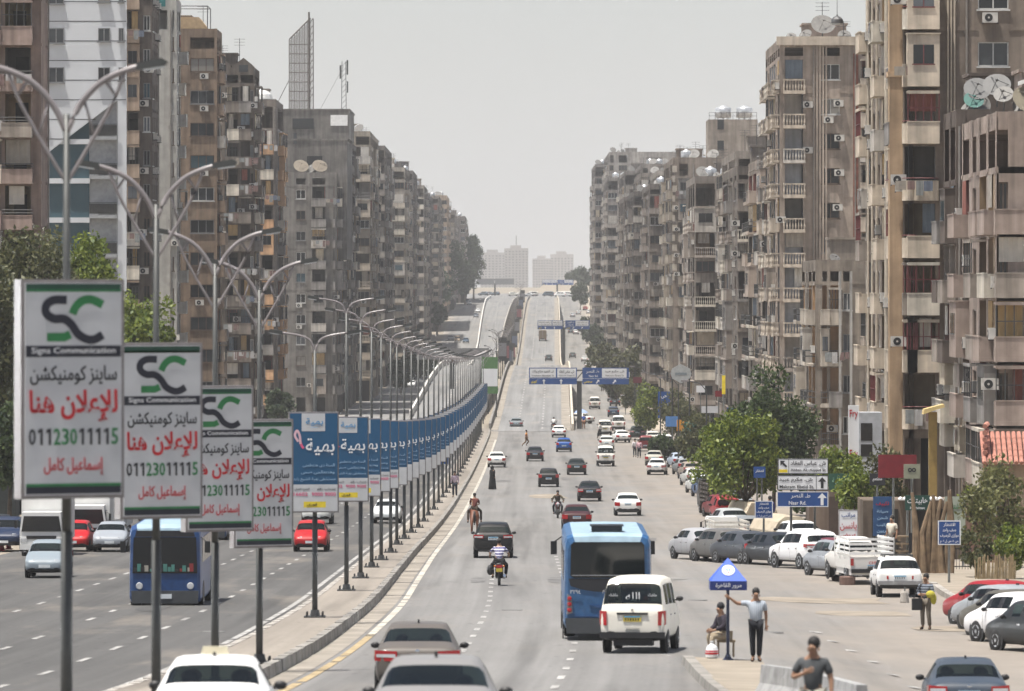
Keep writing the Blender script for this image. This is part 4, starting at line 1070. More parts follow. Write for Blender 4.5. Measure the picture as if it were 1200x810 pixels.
# fillers between the landmark blocks
ORD = ['second', 'third', 'fourth', 'fifth', 'sixth', 'seventh', 'eighth', 'ninth', 'tenth', 'eleventh', 'twelfth', 'thirteenth', 'fourteenth', 'fifteenth']
for side, rows in ((-1, [(840, -25.2, 168, 52, '#5f574e'), (905, -23.2, 160, 58, '#8f8069'), (970, -25.2, 176, 60, '#6c6259'), (1112, -25.6, 190, 60, '#686058'), (1185, -23.0, 201, 60, '#9a8d79'), (1265, -25.4, 196, 70, '#655d56'), (1430, -22.8, 221, 70, '#988c7c'), (1510, -25.0, 229, 80, '#6f665e'), (1690, -22.4, 233, 90, '#847868'), (1905, -19.8, 252, 70, '#7a6f63')]),
                   (1, [(332, 22.9, 330, 20, '#85735f'), (495, 22.8, 192, 40, '#887765'), (540, 22.0, 205, 40, '#6d6154'), (655, 21.6, 215, 34, '#85786a'), (720, 23.8, 246, 40, '#665b50'), (815, 24.2, 198, 50, '#a39682'), (868, 21.5, 222, 50, '#7c7064'), (920, 24.2, 206, 50, '#9c9080'), (972, 21.3, 230, 55, '#6e645a'), (1030, 24.0, 208, 58, '#867a6c'), (1245, 25.4, 205, 60, '#7f756a'), (1310, 22.6, 212, 60, '#8a8075'), (1505, 22.6, 196, 70, '#857b71'), (1580, 24.6, 205, 60, '#7e756c')])):
    for i, (Z, X, top, d, c) in enumerate(rows):
        near = Z < 600
        px = 600 + X * FPX / Z; s = FPX / Z
        fr = [(px + side * s * .5, px + side * s * 3.1, 'b'), (px + side * s * 4.0, px + side * s * 5.4, 'w')] if True else []
        nm = 'nearest' if i == 0 else ORD[i - 1]
        tone = {'5': 'dark grey', '7': 'greyish brown', '6': 'dark grey', '8': 'dusty beige', '9': 'pale tan', 'a': 'pale tan'}[c[1]]
        block('%s block with cluttered balconies, %s in-between block along the %s street wall' % (tone, nm, 'left' if side < 0 else 'right'), px, Z, side, top, d * .96, 3.0, c, fr, max(4, int(d / 9)), bal='#%02x%02x%02x' % tuple(min(255, int(int(c[j:j + 2], 16) * 1.14)) for j in (1, 3, 5)), inner='#554d45', clutter=.9, width=13, seed=60 + i + (side > 0) * 40, far=not near, cols='bbwb',
              style=R.choice(('solid', 'solid', 'rail', 'raised', 'bal')))
# far blocks beyond the end of the street
for i, (a, b, t, Z, c) in enumerate(((563, 592, 296, 6600, '#8a8078'), (591, 619, 291, 6300, '#857a70'), (624, 646, 303, 6500, '#9a9088'), (645, 672, 298, 6600, '#9b9189'), (672, 688, 318, 6900, '#9b9189'))):
    s = FPX / Z; g = gz(Z); g -= 3; rt = thing('apartment_building', ['pale hazy block left of the far pair, beyond the end of the street', 'hazy darker block with a roof mast beyond the end of the street', 'faint hazy block just right of the flyover axis', 'wide faint hazy block right of the street axis', 'lowest faint block near the right street wall'][i], 'apartment block', (PX((a + b) / 2, Z), Z, g))
    w = (b - a) / s; H = PZ(t, Z) - g
    k = MB(); k.box(-w / 2, w / 2, 0, 25, 0, H); k.box(-w / 4, w / 5, 4, 14, H + .01, H + 3.5); k.build('wall', wallmat(c, .3), rt)
    k = MB(); n = int(H / 3.2)
    for f in range(1, n):
        for j in range(7): x = -w / 2 + w * (j + .3) / 7; k.box(x, x + w / 14, -.1, -.01, f * 3.2, f * 3.2 + 1.5)
    o = k.build('window', PANE, rt); o['kind'] = 'stuff'
    if i == 1: k = MB(); k.tube([(0, 8, H), (0, 8, H + 15)], .5, 5); k.build('roof_mast', STEELD, rt)
print('building parts', NP['n'])
# ---------------------------------------------------------------- vehicles: built facing +y (rear at y = 0), seen mostly from behind
def mesh_from(me, mod=1):
    o = bpy.data.objects.new('tmp', me)
    m = o.modifiers.new('s', 'SUBSURF'); m.levels = mod; m.render_levels = mod
    return evaluated(o)
def section(st):
    y, w, zb, zt, zr, wr = st
    hh = zr - zt
    half = [(0, zb), (w * .8, zb), (w * .955, zb + .07), (w, zb + (zt - zb) * .45), (w * .985, zt - (zt - zb) * .16), (w * .955, zt), (wr + (w * .955 - wr) * .08, zt + hh * .87), (wr * .95, zt + hh * .985), (0, zr)]
    if hh < .09: half[6] = (wr, zt + hh * .5)
    pts = half + [(-x, z) for x, z in half[-2:0:-1]]
    return [(x, y, z) for x, z in pts]
def shell(stations, flags, sub=1, paint_low=False):
    """loft the body; flags per interval: g side glass, p black pillar, r rear window, f windscreen, v tailgate glass and side glass"""
    mb = MB(); rings = [[mb.vert(p) for p in section(s)] for s in stations]; n = 16
    for k in range(len(rings) - 1):
        fl = flags[k]
        for j in range(n):
            jj = j if j < 8 else 15 - j
            m = 0
            if jj == 0: m = 2
            elif jj == 1 and not paint_low: m = 2
            elif jj == 5 and 'g' in fl: m = 1
            elif jj == 5 and 'p' in fl: m = 2
            elif jj in (6, 7) and ('r' in fl or 'f' in fl): m = 1
            mb.f.append([rings[k][j], rings[k][(j + 1) % n], rings[k + 1][(j + 1) % n], rings[k + 1][j]]); mb.m.append(m)
    mb.f.append(rings[0][::-1]); mb.m.append(0); mb.f.append(rings[-1]); mb.m.append(0)
    me = mb.mesh('shell', [PAINT, GLASS, BLACK], True)
    return mesh_from(me, sub) if sub else me
def split_shell(me, L):
    """body (paint and trim) and every window as meshes of their own"""
    bm = bmesh.new(); bm.from_mesh(me)
    out = []
    def pick(faces, name, mats, idx):
        vm = {}; v = []; f = []; mi = []
        for fc in faces:
            q = []
            for x in fc.verts:
                if x.index not in vm: vm[x.index] = len(v); v.append(tuple(x.co))
                q.append(vm[x.index])
            f.append(q); mi.append(idx.get(fc.material_index, 0))
        m = bpy.data.meshes.new(name); m.from_pydata(v, [], f)
        for x in mats: m.materials.append(x)
        m.polygons.foreach_set('material_index', mi); m.polygons.foreach_set('use_smooth', [True] * len(f)); m.update()
        return m
    bm.verts.ensure_lookup_table(); bm.faces.ensure_lookup_table()
    body = pick([f for f in bm.faces if f.material_index != 1], 'body', [PAINT, BLACK], {0: 0, 2: 1})
    left = {f for f in bm.faces if f.material_index == 1}
    while left:
        st = [left.pop()]; comp = []
        while st:
            f = st.pop(); comp.append(f)
            for e in f.edges:
                for g in e.link_faces:
                    if g in left: left.discard(g); st.append(g)
        c = sum((f.calc_center_median() for f in comp), Vector()) / len(comp)
        nm = 'side_window' if abs(c.x) > .3 else ('windscreen' if c.y > L / 2 else 'rear_window')
        out.append((nm, pick(comp, nm, [GLASS], {1: 0})))
    bm.free()
    return body, out
_WH = {}
def wheel_meshes(r, wd):
    k = (r, wd)
    if k not in _WH:
        a = MB(); a.lathe([(r * .62, -wd / 2), (r * .93, -wd / 2), (r, -wd * .36), (r, wd * .36), (r * .93, wd / 2), (r * .62, wd / 2)], 22, 0, 'x')
        b = MB(); b.lathe([(r * .63, -wd * .42), (r * .60, -wd * .51), (r * .2, -wd * .47), (r * .16, -wd * .53), (.01, -wd * .53)], 20, 0, 'x')
        b.lathe([(r * .63, wd * .42), (r * .60, wd * .51), (r * .2, wd * .47), (r * .16, wd * .53), (.01, wd * .53)], 20, 0, 'x')
        for s in (-1, 1):
            for i in range(5):
                t = 2 * pi * i / 5; b.T = Matrix.Translation((s * wd * .49, 0, 0)) @ Matrix.Rotation(t, 4, 'X')
                b.box(-.012, .012, -.03, .03, r * .2, r * .58, 1)
            b.T = None
        _WH[k] = (a.mesh('wheel', RUBBER, True), b.mesh('rim', [RIM, BLACK]))
    return _WH[k]
def wheels(root, xs, ys, r, wd, arch=True):
    for y in ys:
        for s in (-1, 1):
            w = ob('wheel', wheel_meshes(r, wd)[0], root, (s * xs, y, r)); ob('rim', wheel_meshes(r, wd)[1], w)
        if arch:
            k = MB()
            for s in (-1, 1): k.lathe([(r + .075, -.02), (r + .075, .008)], 22, 0, 'x', (s * (xs + wd * .30), y, r + .01))
            k.build('wheel_arch', BLACK, root)
SEATM = plain('seat_cloth', (.05, .05, .052), .9)
def mirror(root, x, y, z, col_part=True):
    for s in (-1, 1):
        k = MB(); k.ball((s * (x + .09), y, z), .10, 0, 8, (1, .5, .68)); k.box(min(s * x * .9, s * (x + .06)), max(s * x * .9, s * (x + .06)), y - .03, y + .03, z - .05, z - .01)
        k.build('wing_mirror', BLACK, root, True)
def seats(root, ys, w, z, mat=SEATM):
    for y in ys:
        for s in (-1, 1):
            k = MB(); k.box(s * w - .24, s * w + .24, y, y + .14, .35, z); k.ball((s * w, y + .06, z + .12), .14, 0, 8, (1, .5, .75)); k.build('seat', mat, root, True)
def plate(root, x, y, z, w=.46, h=.15, m=PLATE):
    k = MB(); k.box(x - w / 2, x + w / 2, y - .018, y, z, z + h, 0); k.box(x - w / 2 + .02, x + w / 2 - .02, y - .022, y - .0185, z + h * .72, z + h * .96, 1)
    for i in range(6): k.box(x - w * .4 + i * w * .14, x - w * .4 + i * w * .14 + w * .07, y - .022, y - .0185, z + h * .18, z + h * .58, 2)
    k.build('number_plate', [m, PLATEB, SBLACK], root)
def finish(root, L, W, kind, tail, head, low=False, bump=BLACK):
    """lights, plates and bumpers"""
    for s in (-1, 1):
        tail(root, s); head(root, s)
def tl_box(x0, x1, y0, y1, z0, z1, split=None, flare=.0):
    def f(root, s):
        k = MB(); i = len(k.v)
        P = [(x0, y0, z0), (x1 - .03, y0 + .09, z0 + .01), (x1, y1, z0 + .03), (x1, y1, z1), (x1 - .03 - flare, y0 + .09, z1), (x0, y0, z1 - .02)]
        k.face([(s * p[0], p[1], p[2]) for p in (P[0], P[1], P[4], P[5])], 0); k.face([(s * p[0], p[1], p[2]) for p in (P[1], P[2], P[3], P[4])], 0)
        k.face([(s * p[0], p[1], p[2]) for p in (P[5], P[4], P[3], (x0, y1, z1))], 0); k.face([(s * p[0], p[1], p[2]) for p in (P[0], (x0, y1, z0), P[2], P[1])], 0)
        k.face([(s * p[0], p[1], p[2]) for p in (P[0], P[5], (x0, y1, z1), (x0, y1, z0))], 0)
        if split:
            zc = z0 + (z1 - z0) * split; d = .006
            k.face([(s * (x0 + .03), y0 - d + .012, zc - .035), (s * (x1 - .06), y0 + .08 - d, zc - .025), (s * (x1 - .06), y0 + .08 - d, zc + .035), (s * (x0 + .03), y0 - d + .012, zc + .035)], 1)
        k.build('tail_light', [REDL, CLEARL], root)
    return f
def hl_box(x0, x1, y0, y1, z0, z1):
    def f(root, s):
        k = MB(); a = (x0, y1, z0), (x1, y0, z0 + .03), (x1, y0, z1), (x0, y1 - .03, z1 - .01)
        k.face([(s * p[0], p[1], p[2]) for p in a]); k.face([(s * p[0], p[1], p[2]) for p in (a[3], a[2], (x1 - .04, y0 - .12, z1 + .02), (x0, y1 - .15, z1 + .01))])
        k.face([(s * p[0], p[1], p[2]) for p in (a[0], (x0, y1 - .2, z0), (x1, y0 - .1, z0), a[1])])
        k.build('headlight', CLEARL, root)
    return f
def car(label, name='parked_car', cat='car', kind='sedan', col='#888888', loc=(0, -500, 0), rz=0, inside=False, seat=SEATM):
    root = thing(name, label, cat, loc, rz)
    if kind in ('sedan', 'oldsedan'):
        L, W = 4.45, .86
        q = 0 if kind == 'sedan' else 1
        st = [(0, .66, .42, .74, .77, .55), (.05, .78, .34, .90, .93, .62), (.16, .83, .27, .955, 1.01, .66), (.66, .85, .22, .965, 1.035, .665), (1.22, .86, .20, .965, 1.385, .545), (1.36, .86, .20, .965, 1.425, .555),
              (1.62, .86, .20, .96, 1.445, .565), (2.2, .86, .20, .95, 1.46, .57), (2.3, .86, .2, .95, 1.46, .57), (2.9, .86, .2, .945, 1.42, .56), (3.02, .86, .2, .945, 1.395, .555), (3.58, .855, .2, .93, 1.0, .68), (3.72, .855, .2, .92, .965, .68), (4.2, .83, .22, .80, .84, .63), (4.38, .77, .27, .68, .71, .58), (4.45, .62, .36, .58, .60, .48)]
        fl = ['', '', '', 'r', '', '', 'g', 'p', 'g', 'p', 'f', '', '', '', '']
        t = tl_box(.46, .87, -.03, .34, .68, .92, .6) if not q else tl_box(.52, .87, -.03, .25, .64, .90)
        h = hl_box(.42, .80, 4.15, 4.43, .60, .74); wy = (.82, 3.5); wr = .315
        pl = (0, .02, .66)
    elif kind == 'coupe':   # bulky modern saloon seen large
        L, W = 4.6, .90
        st = [(0, .70, .45, .80, .83, .60), (.05, .83, .36, .96, .99, .68), (.15, .87, .28, 1.0, 1.055, .70), (.50, .89, .22, 1.0, 1.09, .71), (1.30, .90, .20, 1.0, 1.46, .57), (1.5, .90, .20, 1.0, 1.50, .58),
              (1.8, .90, .20, .99, 1.52, .59), (2.3, .90, .20, .98, 1.53, .59), (2.4, .90, .2, .98, 1.53, .59), (3.0, .90, .2, .97, 1.48, .58), (3.12, .90, .2, .97, 1.45, .575), (3.7, .89, .2, .95, 1.03, .70), (3.85, .89, .2, .94, .99, .70), (4.3, .86, .22, .82, .86, .65), (4.5, .80, .27, .70, .73, .60), (4.6, .62, .36, .58, .60, .48)]
        fl = ['', '', '', 'r', '', '', 'g', 'p', 'g', 'p', 'f', '', '', '', '']
        t = tl_box(.42, .91, -.03, .34, .74, .97, .5); h = hl_box(.42, .80, 4.25, 4.55, .60, .74); wy = (.85, 3.6); wr = .33; pl = (0, .02, .70)
    elif kind == 'hatch':
        L, W = 4.0, .84
        st = [(0, .68, .42, .80, .83, .60), (.04, .79, .34, .95, .98, .70), (.10, .82, .27, 1.0, 1.05, .72), (.46, .84, .22, .99, 1.42, .60), (.56, .84, .21, .985, 1.47, .595), (.85, .84, .2, .98, 1.50, .60), (1.7, .84, .2, .965, 1.52, .60), (1.8, .84, .2, .965, 1.52, .6), (2.45, .84, .2, .95, 1.48, .585),
              (2.57, .84, .2, .95, 1.45, .58), (3.15, .83, .2, .93, 1.0, .68), (3.28, .83, .2, .92, .96, .68), (3.72, .80, .22, .80, .84, .62), (3.92, .74, .27, .68, .71, .56), (4.0, .60, .36, .58, .60, .48)]
        fl = ['', '', 'r', '', '', 'g', 'p', 'g', 'p', 'f', '', '', '', '']
        t = tl_box(.56, .85, -.03, .28, .76, 1.04); h = hl_box(.40, .78, 3.68, 3.94, .60, .76); wy = (.66, 3.15); wr = .31; pl = (0, .02, .62)
    elif kind == 'suv':
        L, W = 4.45, .92
        st = [(0, .76, .50, .84, .87, .66), (.04, .86, .42, 1.02, 1.05, .74), (.10, .90, .34, 1.09, 1.13, .76), (.42, .92, .30, 1.07, 1.50, .64), (.54, .92, .28, 1.065, 1.585, .64), (.85, .92, .27, 1.06, 1.64, .66), (1.7, .92, .27, 1.04, 1.67, .66), (1.82, .92, .27, 1.04, 1.67, .66), (2.6, .92, .27, 1.02, 1.62, .64),
              (2.72, .92, .27, 1.02, 1.59, .635), (3.35, .91, .27, 1.01, 1.09, .74), (3.5, .91, .27, 1.0, 1.05, .74), (4.15, .88, .30, .92, .96, .70), (4.36, .82, .34, .80, .83, .64), (4.45, .66, .45, .68, .70, .52)]
        fl = ['', '', 'r', '', '', 'g', 'p', 'g', 'p', 'f', '', '', '', '']
        t = tl_box(.46, .93, -.03, .28, .92, 1.09, .35); h = hl_box(.42, .86, 4.12, 4.40, .72, .88); wy = (.80, 3.5); wr = .36; pl = (0, .012, .84)
    elif kind == 'boxy':    # 1980s estate-like hatch
        L, W = 4.1, .81
        st = [(0, .70, .46, .76, .79, .66), (.03, .78, .36, .88, .91, .72), (.07, .80, .32, .93, .985, .735), (.50, .81, .30, .935, 1.42, .60), (.60, .81, .3, .935, 1.455, .60), (.95, .81, .3, .935, 1.46, .605), (1.65, .81, .3, .935, 1.47, .605), (1.74, .81, .3, .935, 1.47, .605), (2.35, .81, .3, .93, 1.45, .60),
              (2.45, .81, .3, .93, 1.43, .595), (2.95, .81, .3, .92, .97, .71), (3.05, .81, .3, .915, .945, .72), (3.85, .80, .32, .88, .91, .71), (4.05, .78, .36, .82, .84, .68), (4.1, .72, .46, .72, .74, .62)]
        fl = ['', '', 'r', '', '', 'g', 'p', 'g', 'p', 'f', '', '', '', '']
        t = tl_box(.42, .74, -.015, .05, .66, .80); h = hl_box(.46, .74, 4.02, 4.10, .66, .80); wy = (.72, 2.95); wr = .34; pl = (0, .005, .65)
    elif kind == 'van':
        L, W = 4.7, .845
        st = [(0, .74, .46, .98, 1.01, .70), (.03, .81, .40, 1.10, 1.13, .755), (.07, .835, .36, 1.17, 1.21, .77), (.20, .845, .32, 1.165, 1.70, .70), (.28, .845, .32, 1.16, 1.80, .69), (.42, .845, .30, 1.155, 1.90, .685), (.6, .845, .3, 1.15, 1.945, .685), (1.5, .845, .3, 1.14, 1.97, .685), (1.58, .845, .3, 1.14, 1.97, .685),
              (2.55, .845, .3, 1.13, 1.97, .685), (2.65, .845, .3, 1.13, 1.97, .685), (3.55, .845, .3, 1.11, 1.93, .67), (3.7, .845, .3, 1.10, 1.90, .66), (4.32, .83, .3, 1.04, 1.12, .70), (4.55, .80, .33, .86, .90, .68), (4.7, .70, .42, .68, .70, .58)]
        fl = ['', '', 'r', 'r', '', '', 'g', 'p', 'g', 'p', 'g', '', 'f', '', '']
        t = tl_box(.66, .86, -.03, .14, .72, 1.10); h = hl_box(.44, .74, 4.45, 4.66, .62, .80); wy = (.95, 3.75); wr = .31; pl = (0, .0, .82)
    body, gl = split_shell(shell(st, fl), L)
    ob('body', body, root, col=col)
    for nm, m in gl: ob(nm, m, root)
    finish(root, L, W, kind, t, h)
    pm = plain('plate_yellow', (.52, .40, .05), .5) if kind == 'van' else PLATE
    plate(root, *pl, m=pm)
    k = MB()
    if kind == 'van':
        k.box(-.40, .40, -.03, .03, 1.0, 1.05); k.box(-.84, .84, -.08, .06, .40, .55); k.box(-.5, .5, .1, .6, .20, .40)
    elif kind == 'boxy':
        k.box(-.80, .80, -.07, .05, .46, .60)
    else:
        k.box(-W * .72, W * .72, -.012, .25, .30, .40)
    k.build('rear_bumper', BLACK if kind != 'boxy' else plain('steel_bumper', (.32, .32, .32), .4, .6), root)
    k = MB(); yy = L - .06; k.box(-W * .45, W * .45, yy - .2, yy + .035, .50, .60); k.box(-W * .6, W * .6, yy - .25, yy + .015, .30, .42); k.build('grille', BLACK, root)
    plate(root, 0, L + .03, .42, .46, .12)
    wheels(root, W - .105, wy, wr, .20)
    mirror(root, W * .95, L * .66 if kind not in ('van',) else 3.55, 1.0 if kind not in ('van', 'suv') else (1.12 if kind == 'suv' else 1.32))
    if kind in ('boxy',):
        k = MB()
        for s in (-1, 1): k.box(s * .5 - .02, s * .5 + .02, .6, 2.3, 1.50, 1.54); [k.box(s * .5 - .02, s * .5 + .02, y, y + .05, 1.44, 1.50) for y in (.7, 1.5, 2.2)]
        for y in (.8, 1.3, 1.8): k.box(-.48, .48, y, y + .04, 1.505, 1.535)
        k.build('roof_rack', STEELD, root)
    if kind in ('coupe', 'sedan'):
        k = MB(); k.lathe([(.05, 0), (.05, -.012), (.02, -.018)], 6, 0, 'y', (0, .055 if kind == 'coupe' else .06, .945 if kind == 'coupe' else .90)); k.build('boot_badge', CHROME, root)
        k = MB(); k.box(-.02, .02, 1.55, 1.68, 1.45 if kind == 'sedan' else 1.505, 1.50 if kind == 'sedan' else 1.575); k.build('aerial', BLACK, root)
    if kind == 'van':
        for zl, h_, tx, wd in ((1.44, .15, 'الله', None),): letter(root, 'ﷲ' if False else tx, 0, .125, 1.46, .22, SIGNW)
        for x in (-.5, .5): letter(root, 'ماشاء', x, .135, 1.50, .08, SIGNW)
        k = MB()
        for z in (.93, .98): k.box(-.18, .18, -.025, .0, z - .33, z - .325)
        k.box(-.03, .03, -.03, 0, 1.08, 1.15); k.build('tailgate_handle', CHROME, root)
    def at_y(y):
        for q0, q1 in zip(st, st[1:]):
            if y <= q1[0]:
                t_ = (y - q0[0]) / (q1[0] - q0[0]); return tuple(u + (v - u) * t_ for u, v in zip(q0, q1))
        return st[-1]
    k = MB()
    seams = {'van': (1.54, 2.6, 3.62), 'hatch': (.95, 1.75, 2.75), 'boxy': (1.0, 1.7, 2.62), 'suv': (1.0, 1.76, 2.95)}.get(kind, (1.45, 2.25, 3.2))
    for y in seams:
        for sgn in (1, -1):
            A, B = section(at_y(y)), section(at_y(y + .014))
            for j in (2, 3, 4):
                e = .004
                k.face([(sgn * (A[j][0] + e), A[j][1], A[j][2]), (sgn * (B[j][0] + e), B[j][1], B[j][2]), (sgn * (B[j + 1][0] + e), B[j + 1][1], B[j + 1][2]), (sgn * (A[j + 1][0] + e), A[j + 1][1], A[j + 1][2])])
    k.build('door_seam', BLACK, root)
    for y in seams[:2]:
        for sgn in (1, -1):
            P_ = section(at_y(y + .12))[4]; k = MB(); k.box(sgn * P_[0] - .015, sgn * P_[0] + .018, y + .05, y + .22, P_[2] - .06, P_[2] - .025); k.build('door_handle', BLACK if kind in ('boxy', 'van') else CHROME, root)
    if inside: seats(root, (1.9, 2.65), .36, 1.02, seat)
    return root, L
# flattened copies: one mesh for vehicles too far off to show their parts
_FL = {}
def flat(root, key):
    if key in _FL: return _FL[key]
    mats = []; V, F, MI = [], [], []
    def rec(o, T):
        T = T @ o.matrix_basis
        if o.data:
            base = len(V); V.extend(tuple(T @ v.co) for v in o.data.vertices)
            mm = []
            for m in o.data.materials:
                if m not in mats: mats.append(m)
                mm.append(mats.index(m))
            for p in o.data.polygons: F.append([base + v for v in p.vertices]); MI.append(mm[p.material_index])
        for c in o.children: rec(c, T)
    for c in root.children: rec(c, Matrix.Identity(4))
    me = bpy.data.meshes.new(key); me.from_pydata(V, [], F)
    for m in mats: me.materials.append(m)
    me.polygons.foreach_set('material_index', MI); me.polygons.foreach_set('use_smooth', [True] * len(F)); me.update()
    _FL[key] = me
    return me
WBODY = plain('truck_white', (.66, .66, .64), .45, 0, .2, .8); BUSB = objcol('bus_paint', .35)
def bus(label, loc, rz, col=(.028, .098, .225)):
    root = thing('city_bus', label, 'bus', loc, rz)
    L, W, H = 8.0, 1.20, 2.95
    def ring(y, w, z0, z1, cr):
        pts = [(0, z0), (w - .05, z0), (w, z0 + .12), (w, 1.2), (w * .985, z1 - cr), (w * .94, z1 - cr * .35), (w * .80, z1 - .02), (0, z1)]
        return [(x, y, z) for x, z in pts] + [(-x, y, z) for x, z in pts[-2:0:-1]]
    st = [(0, 1.10, .45, 2.70, .22), (.06, 1.17, .38, 2.86, .26), (.25, 1.2, .34, 2.93, .24), (L - .3, 1.2, .34, 2.93, .24), (L - .06, 1.17, .36, 2.80, .26), (L, 1.08, .42, 2.6, .25)]
    k = MB(); rg = [[k.vert(p) for p in ring(*s)] for s in st]; n = 14
    for a in range(len(rg) - 1):
        for j in range(n):
            jj = j if j < 7 else 13 - j
            k.f.append([rg[a][j], rg[a][(j + 1) % n], rg[a + 1][(j + 1) % n], rg[a + 1][j]]); k.m.append(1 if jj == 6 else 0)
    k.f.append(rg[0][::-1]); k.m.append(0); k.f.append(rg[-1]); k.m.append(0)
    o = k.build('body', [BUSB, plain('bus_roof', (.28, .39, .47), .5)], root, col=col)
    # rear face
    k = MB(); k.prism([(-1.02, 1.78), (-.92, 1.72), (.92, 1.72), (1.02, 1.78), (1.0, 2.62), (.93, 2.70), (-.93, 2.70), (-1.0, 2.62)], -.03, .02); k.build('rear_window', mk_glass('bus_glass', (.1, .12, .12), .25), root)
    k = MB()
    k.prism([(-1.06, 1.70), (1.06, 1.70), (1.02, 1.50), (.7, 1.40), (.35, 1.345), (0, 1.33), (-.35, 1.345), (-.7, 1.40), (-1.02, 1.50)], -.022, .02); k.build('engine_grille', SBLACK, root)
    k = MB(); k.box(-.98, .98, -.036, -.031, 1.78, 1.80); k.build('window_rail', RIM, root)
    k = MB(); k.prism([(-.5, .98), (.5, .98), (.3, .90), (-.3, .90)], -.03, .0); k.prism([(-.95, .66), (.95, .66), (.95, .68), (-.95, .68)], -.03, .0); k.build('engine_cover', plain('bus_blue_dark', (.02, .07, .19), .4), root)
    k = MB(); k.prism([(-1.12, .20), (1.12, .20), (1.16, .62), (-1.16, .62)], -.06, .3); k.build('rear_bumper', plain('bus_bumper', (.05, .055, .06), .6), root)
    for s in (-1, 1):
        k = MB(); k.prism([(s * 1.12, .72), (s * .96, .76), (s * .98, 1.2), (s * 1.10, 1.28)], -.045, .05, 0)
        for z in (.84, 1.0, 1.15): k.lathe([(.062, 0), (.05, -.02), (.01, -.028)], 10, 1, 'y', (s * 1.04, -.046, z))
        k.build('tail_light', [plain('lamp_grey', (.22, .2, .2), .3), REDL], root)
    letter(root, '٣٢٩٤', -.88, -.045, 1.34, .10, SIGNW); letter(root, 'السلام', 0, -.045, 1.36, .13, SIGNW); letter(root, '٣٢٩٤', .88, -.045, 1.34, .10, SIGNW)
    for s in (-1, 1):
        for i in range(5):
            y0 = .5 + i * 1.35; k = MB(); k.box(s * 1.185 - .02, s * 1.185 + .02, y0, y0 + 1.25, 1.62, 2.45); k.build('side_window', PANE, root)
    k = MB(); k.prism([(-1.08, 1.30), (1.08, 1.30), (1.04, 2.5), (-1.04, 2.5)], L - .02, L + .03); k.build('windscreen', PANE, root)
    k = MB()
    rq = random.Random(2)
    for i in range(16):
        x = -.95 + i * .125; k.box(x, x + rq.uniform(.06, .14), L + .031, L + .036, 1.36, 1.36 + rq.uniform(.05, .28), rq.randrange(4))
    k.build('dashboard_flowers', [plain('garland_red', (.22, .02, .02), .6), plain('garland_cream', (.35, .33, .28), .6), plain('garland_teal', (.06, .2, .17), .6), BLACK], root)
    k = MB(); k.prism([(-1.1, .3), (1.1, .3), (1.12, .72), (-1.12, .72)], L - .2, L + .07); k.build('front_bumper', plain('bus_bumper', (.05, .055, .06), .6), root)
    k = MB(); k.prism([(-1.0, 2.52), (1.0, 2.52), (.95, 2.72), (-.95, 2.72)], L - .1, L + .01); k.build('destination_board', SBLACK, root)
    for s in (-1, 1):
        k = MB(); k.lathe([(.12, 0), (.1, .03)], 12, 0, 'y', (s * .85, L + .03, .88)); k.build('headlight', CLEARL, root)
        k = MB(); k.tube([(s * 1.18, L - .3, 2.5), (s * 1.38, L - .15, 2.35)], .02, 5); k.box(s * 1.41 - .09, s * 1.41 + .09, L - .24, L - .14, 1.98, 2.36); k.build('wing_mirror', BLACK, root)
    k = MB(); k.box(-.42, .42, 1.0, 1.9, 2.955, 3.08, 0); k.box(-.46, .46, .95, 1.95, 3.085, 3.11, 0); k.build('roof_hatch', SBLACK, root)
    plate(root, 0, L + .09, .46)
    for y, dual in ((1.9, 1), (6.6, 0)):
        for s in (-1, 1):
            w = ob('wheel', wheel_meshes(.44, .30)[0], root, (s * 1.02, y, .44)); ob('rim', wheel_meshes(.44, .30)[1], w)
        k = MB()
        for s in (-1, 1): k.lathe([(.54, -.02), (.54, .01)], 20, 0, 'x', (s * 1.195, y, .46))
        k.build('wheel_arch', BLACK, root)
    k = MB(); k.box(-1.0, 1.0, .3, L - .4, .28, .4); k.build('chassis', BLACK, root)
    return root
